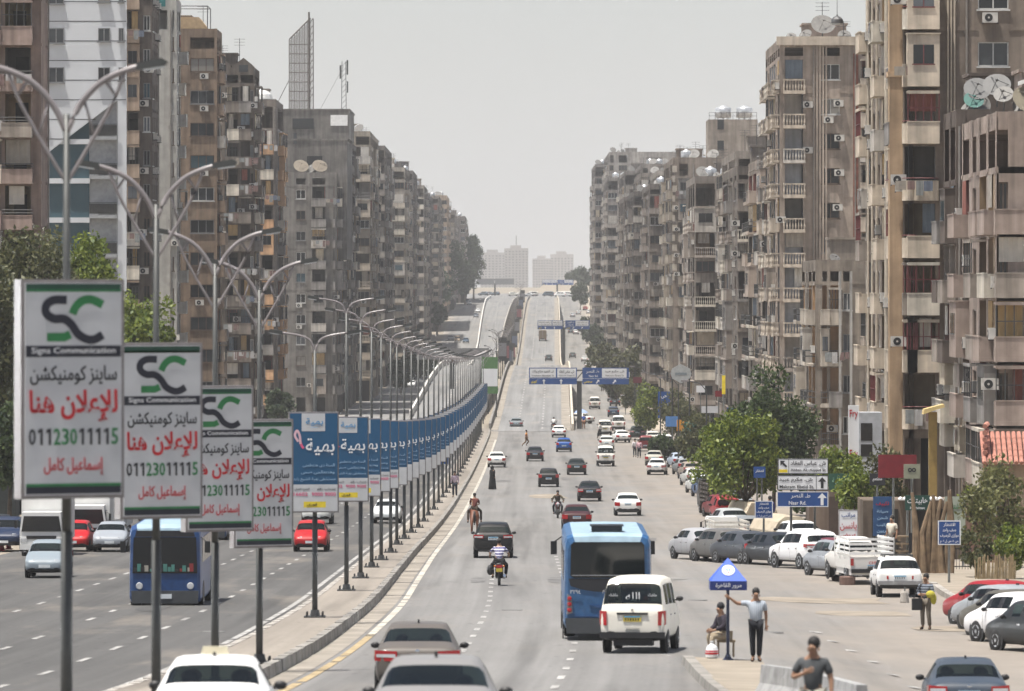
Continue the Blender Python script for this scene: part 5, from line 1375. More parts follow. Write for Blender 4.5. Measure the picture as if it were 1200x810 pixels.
def truck(label, loc, rz, body='box', cab='#d8d8d4', load=None, name='delivery_truck', cat='truck'):
    root = thing(name, label, cat, loc, rz)
    L = 6.0
    k = MB(); k.prism([(-1.0, .55), (1.0, .55), (1.02, 1.25), (.9, 2.2), (-.9, 2.2), (-1.02, 1.25)], L - 1.6, L - .02, 0); k.build('cab', PAINT, root, col=cab)
    k = MB(); k.prism([(-.93, 1.30), (.93, 1.30), (.82, 2.02), (-.82, 2.02)], L - .03, L + .012); k.build('windscreen', GLASS if False else PANE, root)
    for s in (-1, 1): k = MB(); k.box(s * .97 - .03, s * .97 + .03, L - 1.3, L - .35, 1.30, 1.95); k.build('side_window', PANE, root)
    k = MB(); k.box(-.7, .7, L - .02, L + .03, .95, 1.10); k.build('grille', BLACK, root)
    k = MB(); k.box(-1.0, 1.0, L - .1, L + .08, .45, .72); k.build('front_bumper', WBODY, root)
    for s in (-1, 1):
        k = MB(); k.box(s * .82 - .15, s * .82 + .15, L - .02, L + .05, .80, .98); k.build('headlight', CLEARL, root)
        k = MB(); k.tube([(s * .98, L - .3, 1.9), (s * 1.2, L - .15, 1.8)], .015, 4); k.box(s * 1.21 - .06, s * 1.21 + .06, L - .19, L - .13, 1.45, 1.8); k.build('wing_mirror', BLACK, root)
    plate(root, 0, L + .1, .5)
    if body == 'box':
        k = MB(); k.box(-1.08, 1.08, 0, L - 1.7, .8, 3.0); k.build('cargo_box', WBODY, root)
        k = MB()
        for x in (-1.0, 0, 1.0): k.box(x - .03, x + .03, -.02, -.003, .9, 2.9)
        k.build('door_bar', RIM, root)
    else:
        k = MB(); k.box(-1.05, 1.05, 0, L - 1.7, .85, 1.0)
        for z in (1.12, 1.40, 1.68, 1.96):
            for s in (-1, 1): k.box(s * 1.03 - .03, s * 1.03 + .03, .03, L - 1.75, z, z + .14)
            k.box(-1.0, 1.0, 0, .05, z, z + .14)
        for y in (.03, 1.4, 2.8, L - 1.8):
            for s in (-1, 1): k.box(s * 1.075 - .015, s * 1.075 + .015, y, y + .08, 1.0, 2.1)
        k.build('stake_bed', objcol('bed_paint', .6), root, col=load or '#b9b2a5')
    for s in (-1, 1):
        k = MB(); k.box(s * .85 - .14, s * .85 + .14, -.05, 0, .55, .68); k.build('tail_light', REDL, root)
    k = MB(); k.box(-.5, .5, .2, L - .4, .5, .78); k.build('chassis', BLACK, root)
    for y in (1.1, L - 1.0):
        for s in (-1, 1): w = ob('wheel', wheel_meshes(.40, .24)[0], root, (s * .86, y, .40)); ob('rim', wheel_meshes(.40, .24)[1], w)
    return root
def pickup(label, loc, rz, col, rails=True, name='pickup_truck'):
    root = thing(name, label, 'pickup', loc, rz)
    st = [(2.75, .83, .35, 1.02, 1.06, .70), (2.80, .84, .35, 1.02, 1.5, .62), (2.95, .84, .35, 1.01, 1.66, .60), (3.6, .84, .35, 1.0, 1.66, .60), (3.72, .84, .35, 1.0, 1.63, .6), (4.2, .83, .35, .98, 1.05, .70), (4.35, .83, .35, .97, 1.0, .70), (4.95, .80, .38, .90, .93, .66), (5.1, .74, .45, .8, .82, .6)]
    body, gl = split_shell(shell(st, ['r', '', 'g', 'p', 'f', '', '', '']), 5.1 + 2.0)
    ob('body', body, root, col=col)
    for nm, m in gl: ob(nm, m, root)
    k = MB(); k.box(-.84, .84, 0, 2.72, .55, .66); k.box(-.84, -.78, .05, 2.72, .661, 1.02); k.box(.78, .84, .05, 2.72, .661, 1.02); k.box(-.84, .84, 0, .05, .661, 1.0); k.box(-.8, .8, .05, 2.7, .3, .54); k.build('load_bed', PAINT, root, col=col)
    for s in (-1, 1):
        k = MB(); k.box(s * .78 - .06, s * .78 + .06, -.03, .05, .68, .95); k.build('tail_light', REDL, root)
        k = MB(); k.box(s * .62 - .14, s * .62 + .14, 5.0, 5.12, .66, .82); k.build('headlight', CLEARL, root)
    k = MB(); k.box(-.82, .82, -.12, 0, .40, .54); k.build('rear_bumper', BLACK, root)
    plate(root, 0, -.01, .58, .4, .13)
    if rails:
        k = MB()
        for z in (1.10, 1.28, 1.46, 1.64):
            for s in (-1, 1): k.box(s * .84 - .02, s * .84 + .02, 0, 2.7, z, z + .09)
            k.box(-.84, .84, -.02, .02, z, z + .09)
        for y in (0, .9, 1.8, 2.65):
            for s in (-1, 1): k.box(s * .875 - .012, s * .875 + .012, y, y + .06, .9, 1.75)
        k.build('stake_rails', WHITE, root)
        letter(root, 'سوزوكى' if False else 'CHEVR', .15, -.008, .78, .12, SRED)
    wheels(root, .74, (.9, 4.25), .34, .2)
    mirror(root, .8, 4.05, 1.1)
    return root
# prototypes stand at the first place they are used; the rest are copies
PROTO = {}
def put(kind, label, px, py, yaw, col, name='car', cat='car', group=None, f=None, tiny=False, inside=False, Z=None, dx=0, seat=SEATM):
    f = f or gz
    if Z is None: Z = on(px, py, f).y
    p = Vector((PX(px, Z) + dx, Z, f(Z)))
    if f is gz:
        p.z += lat(p.x, Z)
    rz = radians(yaw)
    # pitch with the road
    key = kind
    if tiny:
        if kind not in PROTO: raise SystemExit('proto ' + kind)
        o = ob(name, flat(PROTO[kind][0], 'car_' + kind), None, p, rz, col); tag(o, label, cat, group)
    elif key not in PROTO or inside:
        o, L = car(label, name, cat, kind, col, p, rz, inside, seat)
        if group: o['group'] = group
        if not inside: PROTO[key] = (o, L)
    else:
        o = copy_thing(PROTO[key][0], label, p, rz, col, group, name)
        o['category'] = cat
    sl = (f(Z + 3) - f(Z)) / 3
    o.rotation_euler = (math.atan(sl) * cos(rz), -math.atan(sl) * sin(rz) * -1 * -1, rz)
    return o
# ---------------------------------------------------------------- traffic
WHT, SIL, GRY, DGR, BLK, BEI, RED, BLU = '#e6e6e3', '#a9abac', '#6d7072', '#33383c', '#15171a', '#8b8479', '#8e1418', '#123f77'
# nearest, going away
tx = put('sedan', 'white taxi saloon at the bottom edge with a cream roof sign and red headrests', 246, 0, 1, '#eeeeec', 'taxi', 'taxi', Z=75, inside=True, seat=plain('seat_maroon', (.10, .02, .02), .8))
k = MB(); k.prism([(-.2, 1.47), (.2, 1.47), (.17, 1.58), (-.17, 1.58)], 1.75, 1.9); k.build('roof_sign', plain('cream_plastic', (.6, .55, .4), .5), tx)
put('coupe', 'nearest silver-grey saloon cut off by the bottom edge, dark rear window', 509, 0, 0, '#7e7d7c', 'car', 'car', Z=71, inside=True)
put('coupe', 'brownish grey saloon just ahead of the nearest silver one, red tail lights', 489, 0, 0, '#5c5752', 'car', 'car', Z=111, inside=True)
put('sedan', 'dark blue-grey saloon at the bottom right with its high brake light on', 1136, 0, -2, '#39434f', 'car', 'car', Z=112, inside=True)
bus_r = bus('blue city bus seen from behind with a wide dark rear window', (PX(712, 147), 147, gz(147)), 0)
put('van', 'old white minibus with a yellow number plate beside the blue bus', 741, 0, -7, '#e4e0d4', 'minibus', 'minibus', Z=137.5)
put('suv', 'black four by four ahead of the striped-shirt motorcyclist', 578, 653, 0, BLK, 'car', 'car', Z=248)
put('oldsedan', 'dark maroon saloon half hidden behind the front of the blue bus', 676, 622, 0, '#3a1418')
put('oldsedan', 'white old saloon alone on the right of the road past the blue bus', 736, 605, 0, WHT)
put('sedan', 'black saloon right of the lone red motorcycle, white plate', 691, 588, 0, BLK)
put('hatch', 'black hatchback with a bright window reflection ahead of the red motorcycle', 643, 571, 0, '#17181b')
put('oldsedan', 'dark green-black saloon between the blue hatchback and the black saloon', 676, 557, 0, '#1b211f')
put('oldsedan', 'dark old saloon in front of the running person in orange', 627, 541, 0, '#1c1d24')
put('hatch', 'bright blue hatchback at the foot of the flyover', 661, 530, 0, '#0f4a94')
put('oldsedan', 'white saloon next to the median near the woman in black', 582, 548, 0, '#dcdcd8')
put('oldsedan', 'white saloon climbing onto the flyover by the right parapet', 655, 513, 0, WHT)
put('sedan', 'grey saloon alone in the left lane where the flyover begins', 605, 503, 0, '#70777a')
put('van', 'white minibus with dark rear windows in the middle of the right-hand traffic', 710, 547, 0, '#dddbd4', 'minibus', 'minibus')
# service road queue (single-mesh copies, a few pixels each)
T = dict(tiny=True)
put('van', 'white minibus in the service road right behind the gantry post', 709, 511, 0, '#d9d7d0', 'minibus', 'minibus', **T)
put('hatch', 'white car tucked close in front of the dark-windowed minibus', 711, 527, 0, '#cfd0cc', **T)
put('van', 'white minibus right of the one behind the gantry post', 725, 505, 0, '#dedcd6', 'minibus', 'minibus', **T)
put('oldsedan', 'white taxi saloon standing askew before the dark jeep', 731, 519, 8, '#d9d9d5', **T)
put('suv', 'dark green jeep between the white taxi and the maroon pickup', 747, 516, 0, '#27332f', **T)
put('oldsedan', 'silver saloon just ahead of the white parked saloon below the maroon pickup', 766, 546, -4, '#a5a49a', **T)
put('sedan', 'white saloon parked at the corner below the maroon pickup', 769, 557, -4, '#d2d1cf')
put('oldsedan', 'white car crossing the service road beside the blue parasol', 694, 497, 60, '#d5d3ce', **T)
put('van', 'white minibus driving off along the service road under the gantry sign', 697, 480, 0, '#d9d6ce', 'minibus', 'minibus', **T)
put('hatch', 'dark blue car in the middle of the service road under the gantry sign', 719, 489, 0, '#22344c', **T)
put('oldsedan', 'dark grey car closest to the white one under the gantry sign', 721, 476, 0, '#3a4046', **T)
put('van', 'white van ahead of the dark grey car under the gantry sign', 718, 471, 0, '#c9cac6', 'van', 'van', **T)
put('suv', 'grey green covered lorry far along the service road above the gantry', 671, 420, 0, '#4e5350', 'truck', 'truck', **T)
put('oldsedan', 'white car right of the covered lorry far along the service road', 685, 424, 0, '#d0d0cc', **T)
put('sedan', 'second white car below the one beside the covered lorry', 689, 432, 0, '#c4c6c4', **T)
put('suv', 'dark minibus on the flyover just above the left gantry panel', 643, 429, 0, '#2f3a3c', 'minibus', 'minibus', f=dz, Z=1335, **T)
put('hatch', 'dark parked car at the trees under the right gantry panel', 728, 462, -6, '#4a3a44', **T)
put('oldsedan', 'white parked car at the trees under the right gantry panel', 733, 467, -6, '#d8d8d6', **T)
put('hatch', 'purple-grey parked car at the trees under the right gantry panel', 737, 466, -6, '#54506a', **T)
# far side roads
for i, (kd, px, py, yw, c, lb) in enumerate([
    ('oldsedan', 675, 392, 0, '#cfcfcc', 'white car right of the flyover level with the far gantry'), ('oldsedan', 669, 391, 0, '#3c4044', 'dark car beside the white one level with the far gantry'),
    ('sedan', 671, 372, 0, '#b9babb', 'small silver car on the far right side road above the far gantry'), ('hatch', 678, 369, 0, '#d0d0ce', 'small white car on the far right side road above the far gantry'),
    ('hatch', 686, 364, 0, '#8f3a34', 'tiny reddish parked car on the far right verge'), ('sedan', 690, 368, 0, '#c2c2c0', 'tiny pale parked car on the far right verge'), ('suv', 684, 358, 0, '#3b4148', 'tiny dark parked car on the far right verge'),
    ('sedan', 560, 366, 180, '#c7c9ca', 'pale car coming down the far left side road'), ('hatch', 558, 372, 180, '#4a525c', 'dark car following the pale one on the far left side road'),
    ('suv', 547, 355, 180, '#3d4650', 'dark car at the top of the far left side road'), ('hatch', 550, 357, 180, '#d2d3d2', 'white car at the top of the far left side road'),
    ('suv', 546, 402, 180, '#32485c', 'blue-grey car low on the far left side road'), ('van', 536, 401, 180, '#8c7c68', 'brown van low on the far left side road'), ('suv', 528, 399, 180, '#7c8288', 'grey van parked low on the far left side road'),
    ('van', 480, 447, 180, '#d8d8d4', 'white van behind the left lamp posts below the grey sign backs'), ('sedan', 482, 454, 180, '#c9cac8', 'white car below the white van behind the left lamp posts')]):
    put(kd, lb, px, py, yw, c, 'car', 'van' if kd == 'van' else 'car', **T)
# queue crossing at the crest, beyond the flyover
for i in range(14):
    px = 572 + i * 7.6 + R.uniform(-2, 2)
    if 606 < px < 622: continue
    Z = 2110 + R.uniform(0, 60); c = R.choice((WHT, WHT, SIL, BLK, '#54636e', '#c4c2ba'))
    kd = R.choice(('sedan', 'hatch', 'suv', 'van'))
    put(kd, '%s vehicle, %s from the left in the queue crossing beyond the flyover crest' % ({WHT: 'white', SIL: 'silver', BLK: 'black', '#54636e': 'bluish', '#c4c2ba': 'cream'}[c], (['first'] + ORD)[i]), px, 0, R.choice((90, -90, 75)), c, 'car', 'car', Z=Z, tiny=True)
# parked rows, right
G1 = 'cars parked at an angle on the right'
for kd, px, py, yw, c, lb in [
    ('sedan', 838, 657, 17, '#9c9da0', 'silver saloon first from the left in the slanted parked row'),
    ('hatch', 864, 660, 20, '#5f5e5c', 'dusty dark grey hatchback between the silver and dark grey saloons'),
    ('sedan', 897, 662, 22, '#3b4047', 'dark grey saloon with shiny rims in the slanted parked row'),
    ('oldsedan', 933, 664, 22, '#1c232c', 'navy black car beside the white four by four'),
    ('suv', 968, 668, 20, '#e3e3e3', 'white four by four in the slanted parked row'),
    ('hatch', 1000, 677, 17, '#858a90', 'silver hatchback with a maroon roof next to the white slatted pickup'),
    ('boxy', 1055, 701, 1, '#e0e0de', 'boxy white old hatchback with a roof rack behind the man with the bag'),
    ('sedan', 1212, 736, 26, '#8e1a22', 'red saloon farthest in the row at the right edge'),
    ('sedan', 1225, 743, 26, '#8d9296', 'silver saloon behind the red one at the right edge'),
    ('oldsedan', 1237, 750, 26, '#55534b', 'olive grey saloon in the row at the right edge'),
    ('coupe', 1249, 758, 26, '#e6e6e6', 'white saloon in the row at the right edge'),
    ('hatch', 1264, 768, 26, '#24292c', 'black car nearest in the row at the right edge')]:
    o = put(kd, lb, px, py, yw, c, 'parked_car', 'car', G1)
    if 'maroon roof' in lb:
        k = MB(); k.prism([(-.55, 1.47), (.55, 1.47), (.50, 1.525), (.2, 1.55), (-.2, 1.55), (-.50, 1.525)], .75, 2.3); k.build('roof_cover', plain('roof_maroon', (.14, .02, .03), .4), o)
pickup('white pickup with slatted stake sides parked beside the boxy white hatchback', (PX(1030, 203), 207, gz(207)), radians(9), '#d6d4cf')
G2 = 'cars parked along the right verge'
for kd, px, py, yw, c, lb in [
    ('oldsedan', 866, 627, 12, '#9fa3a4', 'silver car behind the white rack pickup'), ('sedan', 906, 640, 14, '#c3c6c6', 'pale saloon beneath the small blue parking sign'), ('oldsedan', 950, 646, 14, '#d2d5d4', 'white saloon beneath the street name signs'),
    ('hatch', 886, 640, 14, '#767b7e', 'dusty grey car half hidden behind the small blue parking sign'), ('oldsedan', 853, 607, 10, '#6c2326', 'dark red car above the white rack pickup'), ('suv', 868, 606, 10, '#8f979b', 'silver car right of the dark red one under the tree'),
    ('hatch', 806, 557, 8, '#8b9093', 'dusty silver hatchback, third up the verge row below the trees'), ('oldsedan', 800, 549, 8, '#9aa6b4', 'pale blue saloon in the verge row below the trees'), ('hatch', 813, 562, 8, '#94897f', 'pinkish dusty car in the verge row below the trees'),
    ('sedan', 818, 570, 8, '#b7b8b6', 'light silver saloon in the verge row below the trees'), ('oldsedan', 826, 579, 8, '#c6c7c5', 'whitish saloon next to the dark tall lorry'), ('hatch', 832, 583, 8, '#41597c', 'blue hatchback squeezed beside the dark tall lorry'),
    ('hatch', 796, 541, 8, '#3f4a52', 'dark car in the upper verge row left of the bushes'), ('van', 780, 531, 4, '#d9d9d6', 'white minibus standing among the upper verge cars'), ('oldsedan', 790, 534, 8, '#b5bcc2', 'pale car in the upper verge row left of the bushes'),
    ('hatch', 766, 521, 4, '#c5c2b8', 'cream car behind the maroon pickup'), ('suv', 803, 534, 8, '#2a3038', 'dark jeep highest against the bushes'), ('sedan', 812, 543, 8, '#8b7a84', 'mauve grey car behind the dark jeep'),
    ('oldsedan', 776, 536, 4, '#53606e', 'blue-grey car in front of the white minibus on the verge')]:
    t_ = Zof(py) > 330
    put(kd, lb, px, py, yw, c, 'parked_car', 'minibus' if kd == 'van' else 'car', G2, tiny=t_)
truck('small white rack truck parked behind the slanted silver saloon', (PX(858, 258), 258, gz(258)), radians(5), 'stake', '#d9d9d6', '#cfcac0', 'small_truck', 'truck').scale = (.78, .78, .72)
truck('dark tall lorry with brown slatted sides under the yellow-green tree', (PX(846, 345), 345, gz(345)), radians(6), 'stake', '#2c2a28', '#3f352b', 'small_truck', 'truck').scale = (.85, .9, 1)
pickup('maroon pickup standing in the service road before the white saloons', (PX(756, 580), 580, gz(580)), radians(-3), '#6e1319', rails=False)
pickup('red pickup behind the silver car under the yellow-green tree', (PX(862, 320), 318, gz(318)), radians(8), '#8a1b1f', rails=False)
k = MB(); k.prism([(-.95, 0), (.95, 0), (1.0, .9), (.75, 1.35), (.4, 1.62), (-.4, 1.62), (-.75, 1.35), (-1.0, .9)], 0, 4.2)
cv = thing('covered_car', 'car under a beige dust cover between the parking sign and street name signs', 'covered car', tuple(on(929, 644)), radians(14)); k.build('dust_cover', plain('cover_beige', (.42, .36, .27), .9, 0, .2, 2), cv)
k = MB(); k.prism([(-.9, 0), (.9, 0), (.98, 1.0), (.6, 1.7), (-.6, 1.7), (-.98, 1.0)], 0, 4.0)
cv = thing('covered_car', 'higher tan dust-covered car under the tree near the blue-shirted man', 'covered car', (PX(893, 300), 300, gz(300)), radians(14)); k.build('dust_cover', plain('cover_tan', (.45, .38, .28), .9, 0, .2, 2), cv)
for k_ in ('stripe',):
    pass
# truck on the flyover
tr = truck('brown tarpaulined lorry far up the flyover', (PX(636, 1465), 1465, dz(1465)), 0, 'box', '#7c6f5c', None, 'small_truck', 'truck')
for c in tr.children:
    if c.name.startswith('cargo_box'): c.data = c.data.copy(); c.data.materials[0] = plain('tarp_brown', (.20, .15, .10), .9)
# oncoming on the left
put('hatch', 'silver small saloon coming towards the camera left of the nearest advert post', 62, 675, 180, '#7f8a92', Z=None, dx=0)
def oncoming(kd, lb, px, py, c, yaw=180, cat='car', tiny=False):
    Z = Zof(py); o = put(kd, lb, px, py, yaw, c, 'car', cat, tiny=tiny); return o
oncoming('hatch', 'red hatchback coming towards the camera under the first blue advert', 367, 645, '#a3161b')
oncoming('oldsedan', 'white car passing behind the posts of the blue adverts', 455, 612, '#cfd3d3')
oncoming('suv', 'pale car behind the foot of the first blue advert', 374, 613, '#d0d2cf')
oncoming('oldsedan', 'silver saloon parked facing the camera beside the blue bus', 136, 645, '#8b9198')
oncoming('suv', 'dark blue car parked at the left edge behind the traffic cones', 14, 644, '#1b2a44')
oncoming('sedan', 'second dark car squeezed behind the blue one at the left edge', 2, 634, '#2a2f38')
oncoming('hatch', 'red car between the white trucks on the left', 92, 645, '#a81018')
bus('dark blue bus coming towards the camera behind the advert posts', (PX(191, 178), 187 + 0, gz(187)), pi, (.012, .05, .16))
b2 = bus('second blue bus farther back beside the advert posts', (PX(258, 300), 292, gz(292)), pi, (.015, .07, .2))
truck('white box truck facing the camera behind the nearest advert post', (PX(57, 256), 258, gz(258)), pi, 'box', '#dadad8')
truck('white box truck farther right, half hidden behind the red car', (PX(104, 272), 276, gz(276)), pi, 'box', '#dadad8')
truck('grey-white truck third in the left row beside the silver saloon', (PX(124, 285), 290, gz(290)), pi, 'box', '#c8cac8')
# ---------------------------------------------------------------- lamp posts and advert panels on the median
LAMPG = plain('lamp_grey', (.19, .195, .185), .45, .3); POLEG = plain('pole_dark', (.075, .078, .075), .5, .3)
def ribbon(k, pts, w, y, m, th=.004):
    n = len(pts); L_, R_ = [], []
    for i, (x, z) in enumerate(pts):
        a = Vector(pts[max(0, i - 1)]); b = Vector(pts[min(n - 1, i + 1)]); d = (b - a).normalized(); q = Vector((-d.y, d.x)) * w / 2
        L_.append((x + q.x, z + q.y)); R_.append((x - q.x, z - q.y))
    for i in range(n - 1): k.face([(L_[i][0], y, L_[i][1]), (L_[i + 1][0], y, L_[i + 1][1]), (R_[i + 1][0], y, R_[i + 1][1]), (R_[i][0], y, R_[i][1])], m)
def smooth_line(p, n=5):
    out = []
    for i in range(len(p) - 1):
        p0, p1, p2, p3 = [Vector(p[max(0, min(len(p) - 1, i + j))]) for j in (-1, 0, 1, 2)]
        for t in range(n):
            t /= n; out.append(tuple(.5 * ((2 * p1) + (p2 - p0) * t + (2 * p0 - 5 * p1 + 4 * p2 - p3) * t * t + (3 * p1 - p0 - 3 * p2 + p3) * t ** 3)))
    return out + [tuple(p[-1])]
def lamp_post(label, loc, tall=True, h=8.3, rz=0):
    t = thing('street_lamp', label, 'street lamp', loc, rz, 'street lamps along the median')
    def pole():
        k = MB(); k.tube([(0, 0, -.1), (0, 0, 3.2)], .085, 10); k.tube([(0, 0, 3.2), (0, 0, h)], [.07, .045], 10)
        return k.mesh('pole', POLEG, True)
    ob('pole', cached(('pole', h), pole), t)
    def base():
        k = MB(); k.box(-.32, .32, -.32, .32, .19, .24); k.lathe([(.16, .24), (.12, .42)], 10)
        for a in range(4):
            q = pi / 4 + a * pi / 2; k.tube([(.33 * cos(q), .33 * sin(q), .2), (.33 * cos(q), .33 * sin(q), .36)], .03, 6)
        return k.mesh('base_plate', STEELD)
    ob('base_plate', cached('lampbase', base), t)
    for s in (-1, 1):
        def arm():
            k = MB()
            if tall:
                pts = smooth_line([(0, h - .25), (.18, h + .12), (.45, h + .42), (.75, h + .58), (1.02, h + .66)], 4)
                k.tube([(s * x, 0, z) for x, z in pts], .045, 7)
                q = smooth_line([(0, h - .95), (.3, h - .45), (.62, h + .12), (.8, h + .56)], 4); k.tube([(s * x, 0, z) for x, z in q], .028, 6)
                for i in (5, 9): k.tube([(s * pts[i][0], 0, pts[i][1]), (s * q[i][0], 0, q[i][1])], .02, 4)
            else:
                pts = smooth_line([(0, h - .1), (.12, h + .25), (.4, h + .42), (1.0, h + .52)], 4); k.tube([(s * x, 0, z) for x, z in pts], .034, 7)
            return k.mesh('arm', LAMPG, True)
        ob('arm', cached(('arm', tall, s, h), arm), t)
        def head():
            k = MB(); z = h + .66 if tall else h + .52
            k.T = Matrix.Translation((s * 1.0, 0, z)) @ Matrix.Rotation(-s * radians(9), 4, 'Y')
            k.prism([(s * -.05, -.05), (s * .36, -.045), (s * .40, .0), (s * .33, .06), (s * -.02, .05)], -.12, .12, 0); k.box(min(s * .05, s * .34), max(s * .05, s * .34), -.09, .09, -.075, -.052, 1); k.T = None
            return k.mesh('lamp_head', [POLEG, CLEARL])
        ob('lamp_head', cached(('head', tall, s, h), head), t)
    return t
PW, PH = 1.5, 3.0
def white_panel():
    """front sheet: x, z from the panel centre"""
    k = MB(); u = .0023
    k.box(-PW / 2 + .05, PW / 2 - .05, -.03, -.002, -PH / 2 + .05, PH / 2 - .05, 0)
    y = -.0345
    def bar(z0, z1, m, x=PW / 2 - .06): k.face([(-x, y, z0), (x, y, z0), (x, y, z1), (-x, y, z1)], m)
    bar(1.33, 1.44, 3); bar(1.33, 1.365, 1); bar(.44, .595, 2); bar(-1.43, -1.33, 2); bar(-1.33, -1.29, 1)
    return k.mesh('panel_face', [plain('vinyl_white', (.50, .51, .52), .5, 0, .12, 1.5), SGREEN, NAVY, plain('sign_darkgreen', (.005, .05, .03), .5)])
def sc_logo():
    k = MB(); u = .0022
    def P(p): return [((x - 500) * u, (790 - y) * .00203) for x, y in p]
    ribbon(k, P(smooth_line([(455, 190), (370, 190), (320, 225), (320, 280), (370, 316), (435, 318), (485, 355), (530, 420), (590, 455), (640, 455), (692, 425)])), .118, -.037, 1)
    ribbon(k, P(smooth_line([(492, 285), (515, 235), (560, 195), (620, 188), (692, 222)])), .118, -.0365, 0)
    ribbon(k, P([(325, 440), (440, 440), (478, 420)]), .118, -.0362, 0)
    return k.mesh('logo', [SGREEN, NAVY])
def frame_mesh(side=None):
    k = MB(); a, b = PW / 2, PH / 2
    k.box(-a, a, 0, .28, b - .05, b); k.box(-a, a, 0, .28, -b, -b + .05); k.box(-a, -a + .05, 0, .28, -b + .051, b - .051); k.box(a - .05, a, 0, .28, -b + .051, b - .051)
    k.box(-a + .05, a - .05, .0, .27, -b + .05, b - .05)
    return k.mesh('frame', LAMPG)
WORD = ['nearest', 'second', 'third', 'fourth', 'fifth', 'sixth', 'seventh', 'eighth', 'ninth', 'tenth', 'eleventh', 'twelfth', 'thirteenth', 'fourteenth', 'fifteenth', 'sixteenth', 'seventeenth', 'eighteenth', 'nineteenth', 'twentieth'] + \
       ['twenty-' + w_ for w_ in ('first', 'second', 'third', 'fourth', 'fifth', 'sixth', 'seventh', 'eighth', 'ninth')] + ['thirtieth'] + ['thirty-' + w_ for w_ in ('first', 'second', 'third', 'fourth', 'fifth', 'sixth', 'seventh', 'eighth', 'ninth')]+['fortieth'] + ['forty-' + w_ for w_ in ('first', 'second', 'third', 'fourth', 'fifth', 'sixth', 'seventh', 'eighth', 'ninth')]+['fiftieth'] + ['fifty-' + w_ for w_ in ('first', 'second', 'third', 'fourth', 'fifth', 'sixth', 'seventh', 'eighth', 'ninth')]
def sc_board(label, loc, yaw):
    t = thing('advert_board', label, 'advert board', loc, yaw, 'white advert boards on the median')
    ob('frame', cached('adframe', frame_mesh), t)
    f = ob('panel_face', cached('scface', white_panel), t); ob('logo', cached('sclogo', sc_logo), t)
    y = -.036
    letter(t, 'Signs Communication', 0, y, .517, .105, SIGNW, 1.22, .004)
    letter(t, 'ساينز كومنيكشن', .0, y, .19, .27, SBLACK, 1.26, .012)
    letter(t, 'للإعلان هنا', 0, y, -.23, .44, SRED, 1.28, .024)
    for i, ch in enumerate('01123011115'):
        if ch == '1':
            def one():
                k = MB(); k.face([(-.004, 0, -.1125), (.032, 0, -.1125), (.032, 0, .1125), (-.004, 0, .1125)]); k.face([(-.004, 0, .1125), (-.004, 0, .07), (-.04, 0, .045), (-.04, 0, .083)]); return k.mesh('lettering', SBLACK)
            ob('lettering', cached('digit_one', one), t, (-.60 + i * .12, y - .002, -.65)); continue
        letter(t, ch, -.60 + i * .12, y, -.65, .225, SGREEN if i in (3, 4, 5, 10) else SBLACK, .072 if ch == '1' else .10, .012)
    letter(t, 'إسماعيل كامل', 0, y, -1.06, .25, SRED, .86, .010)
    return t
for i, (px, Z, zb) in enumerate(((78, 74, 583), (183, 92, 607), (252, 111, 622), (304, 126, 641))):
    x = PX(px, Z); g = gz(Z)
    lamp_post('twin curved-arm street lamp, %s from the camera, above a white advert board' % WORD[i], (x, Z, g), True, 8.95)
    zc = PZ(zb, Z) + PH / 2
    sc_board('white %s advert board with green and black emblem and red Arabic lettering' % ['nearest', 'second nearest', 'third nearest', 'partly hidden fourth'][i], (x + .12, Z - .42, zc), radians(25))
def ribbon_mesh():
    k = MB(); ribbon(k, smooth_line([(-.46, .62), (-.56, .80), (-.50, .95), (-.42, .80), (-.40, .55)]), .07, -.036, 0); ribbon(k, smooth_line([(-.40, .62), (-.36, .5), (-.30, .42)]), .07, -.0355, 1)
    return k.mesh('pink_ribbon', [plain('ribbon_pale', (.7, .45, .5), .5), PINK])
def blue_panel():
    k = MB(); a, b = PW / 2 - .04, PH / 2 - .04
    k.box(-a, a, -.03, -.002, -b, b, 0); y = -.034
    def q(x0, x1, z0, z1, m, y=y): k.face([(x0, y, z0), (x1, y, z0), (x1, y, z1), (x0, y, z1)], m)
    q(-a, a, -b, -.66, 1); q(-.36, .34, .93, b, 1); q(-.30, .36, -1.35, -1.17, 2, -.0345)
    q(-.10, .12, 1.03, 1.05, 3, -.0345)
    return k.mesh('panel_face', [ADBLUE, plain('vinyl_white', (.50, .51, .52)), YEL, PALEB])
def blue_board(label, loc, yaw, detail):
    t = thing('advert_board', label, 'advert board', loc, yaw, 'blue hospital advert boards on the median')
    ob('frame', cached('adframe', frame_mesh), t); ob('panel_face', cached('blueface', blue_panel), t)
    y = -.037
    letter(t, 'بهية', .19, y, .46, .52, SIGNW, .86, .012)
    if detail > 0:
        ob('pink_ribbon', cached('pinkr', ribbon_mesh), t)
        letter(t, 'بهية', .02, y, 1.2, .24, plain('advert_mid_blue', (.05, .25, .5), .5), .52, .006)
        letter(t, 'السنة دى هتتطمنى', .15, y, -.09, .11, PALEB, .95); letter(t, 'وهتتعالجى صحى', .12, y, -.30, .11, PALEB, 1.0); letter(t, 'مستشفى بهية الشيخ زايد', .02, y, -.51, .12, PALEB, 1.26)
    if detail > 1:
        letter(t, 'للتبرع اتصل', -.35, y, -.80, .08, SBLACK, .45); letter(t, 'حساب رقم', .38, y, -.80, .08, SBLACK, .55)
        letter(t, '16602', -.39, y, -.95, .11, PINK, .42, .01); letter(t, '9000 9000', .30, y, -.95, .11, PINK, .72, .01)
        letter(t, 'فورى', -.05, y, -1.26, .11, SBLACK, .30, .008)
    return t
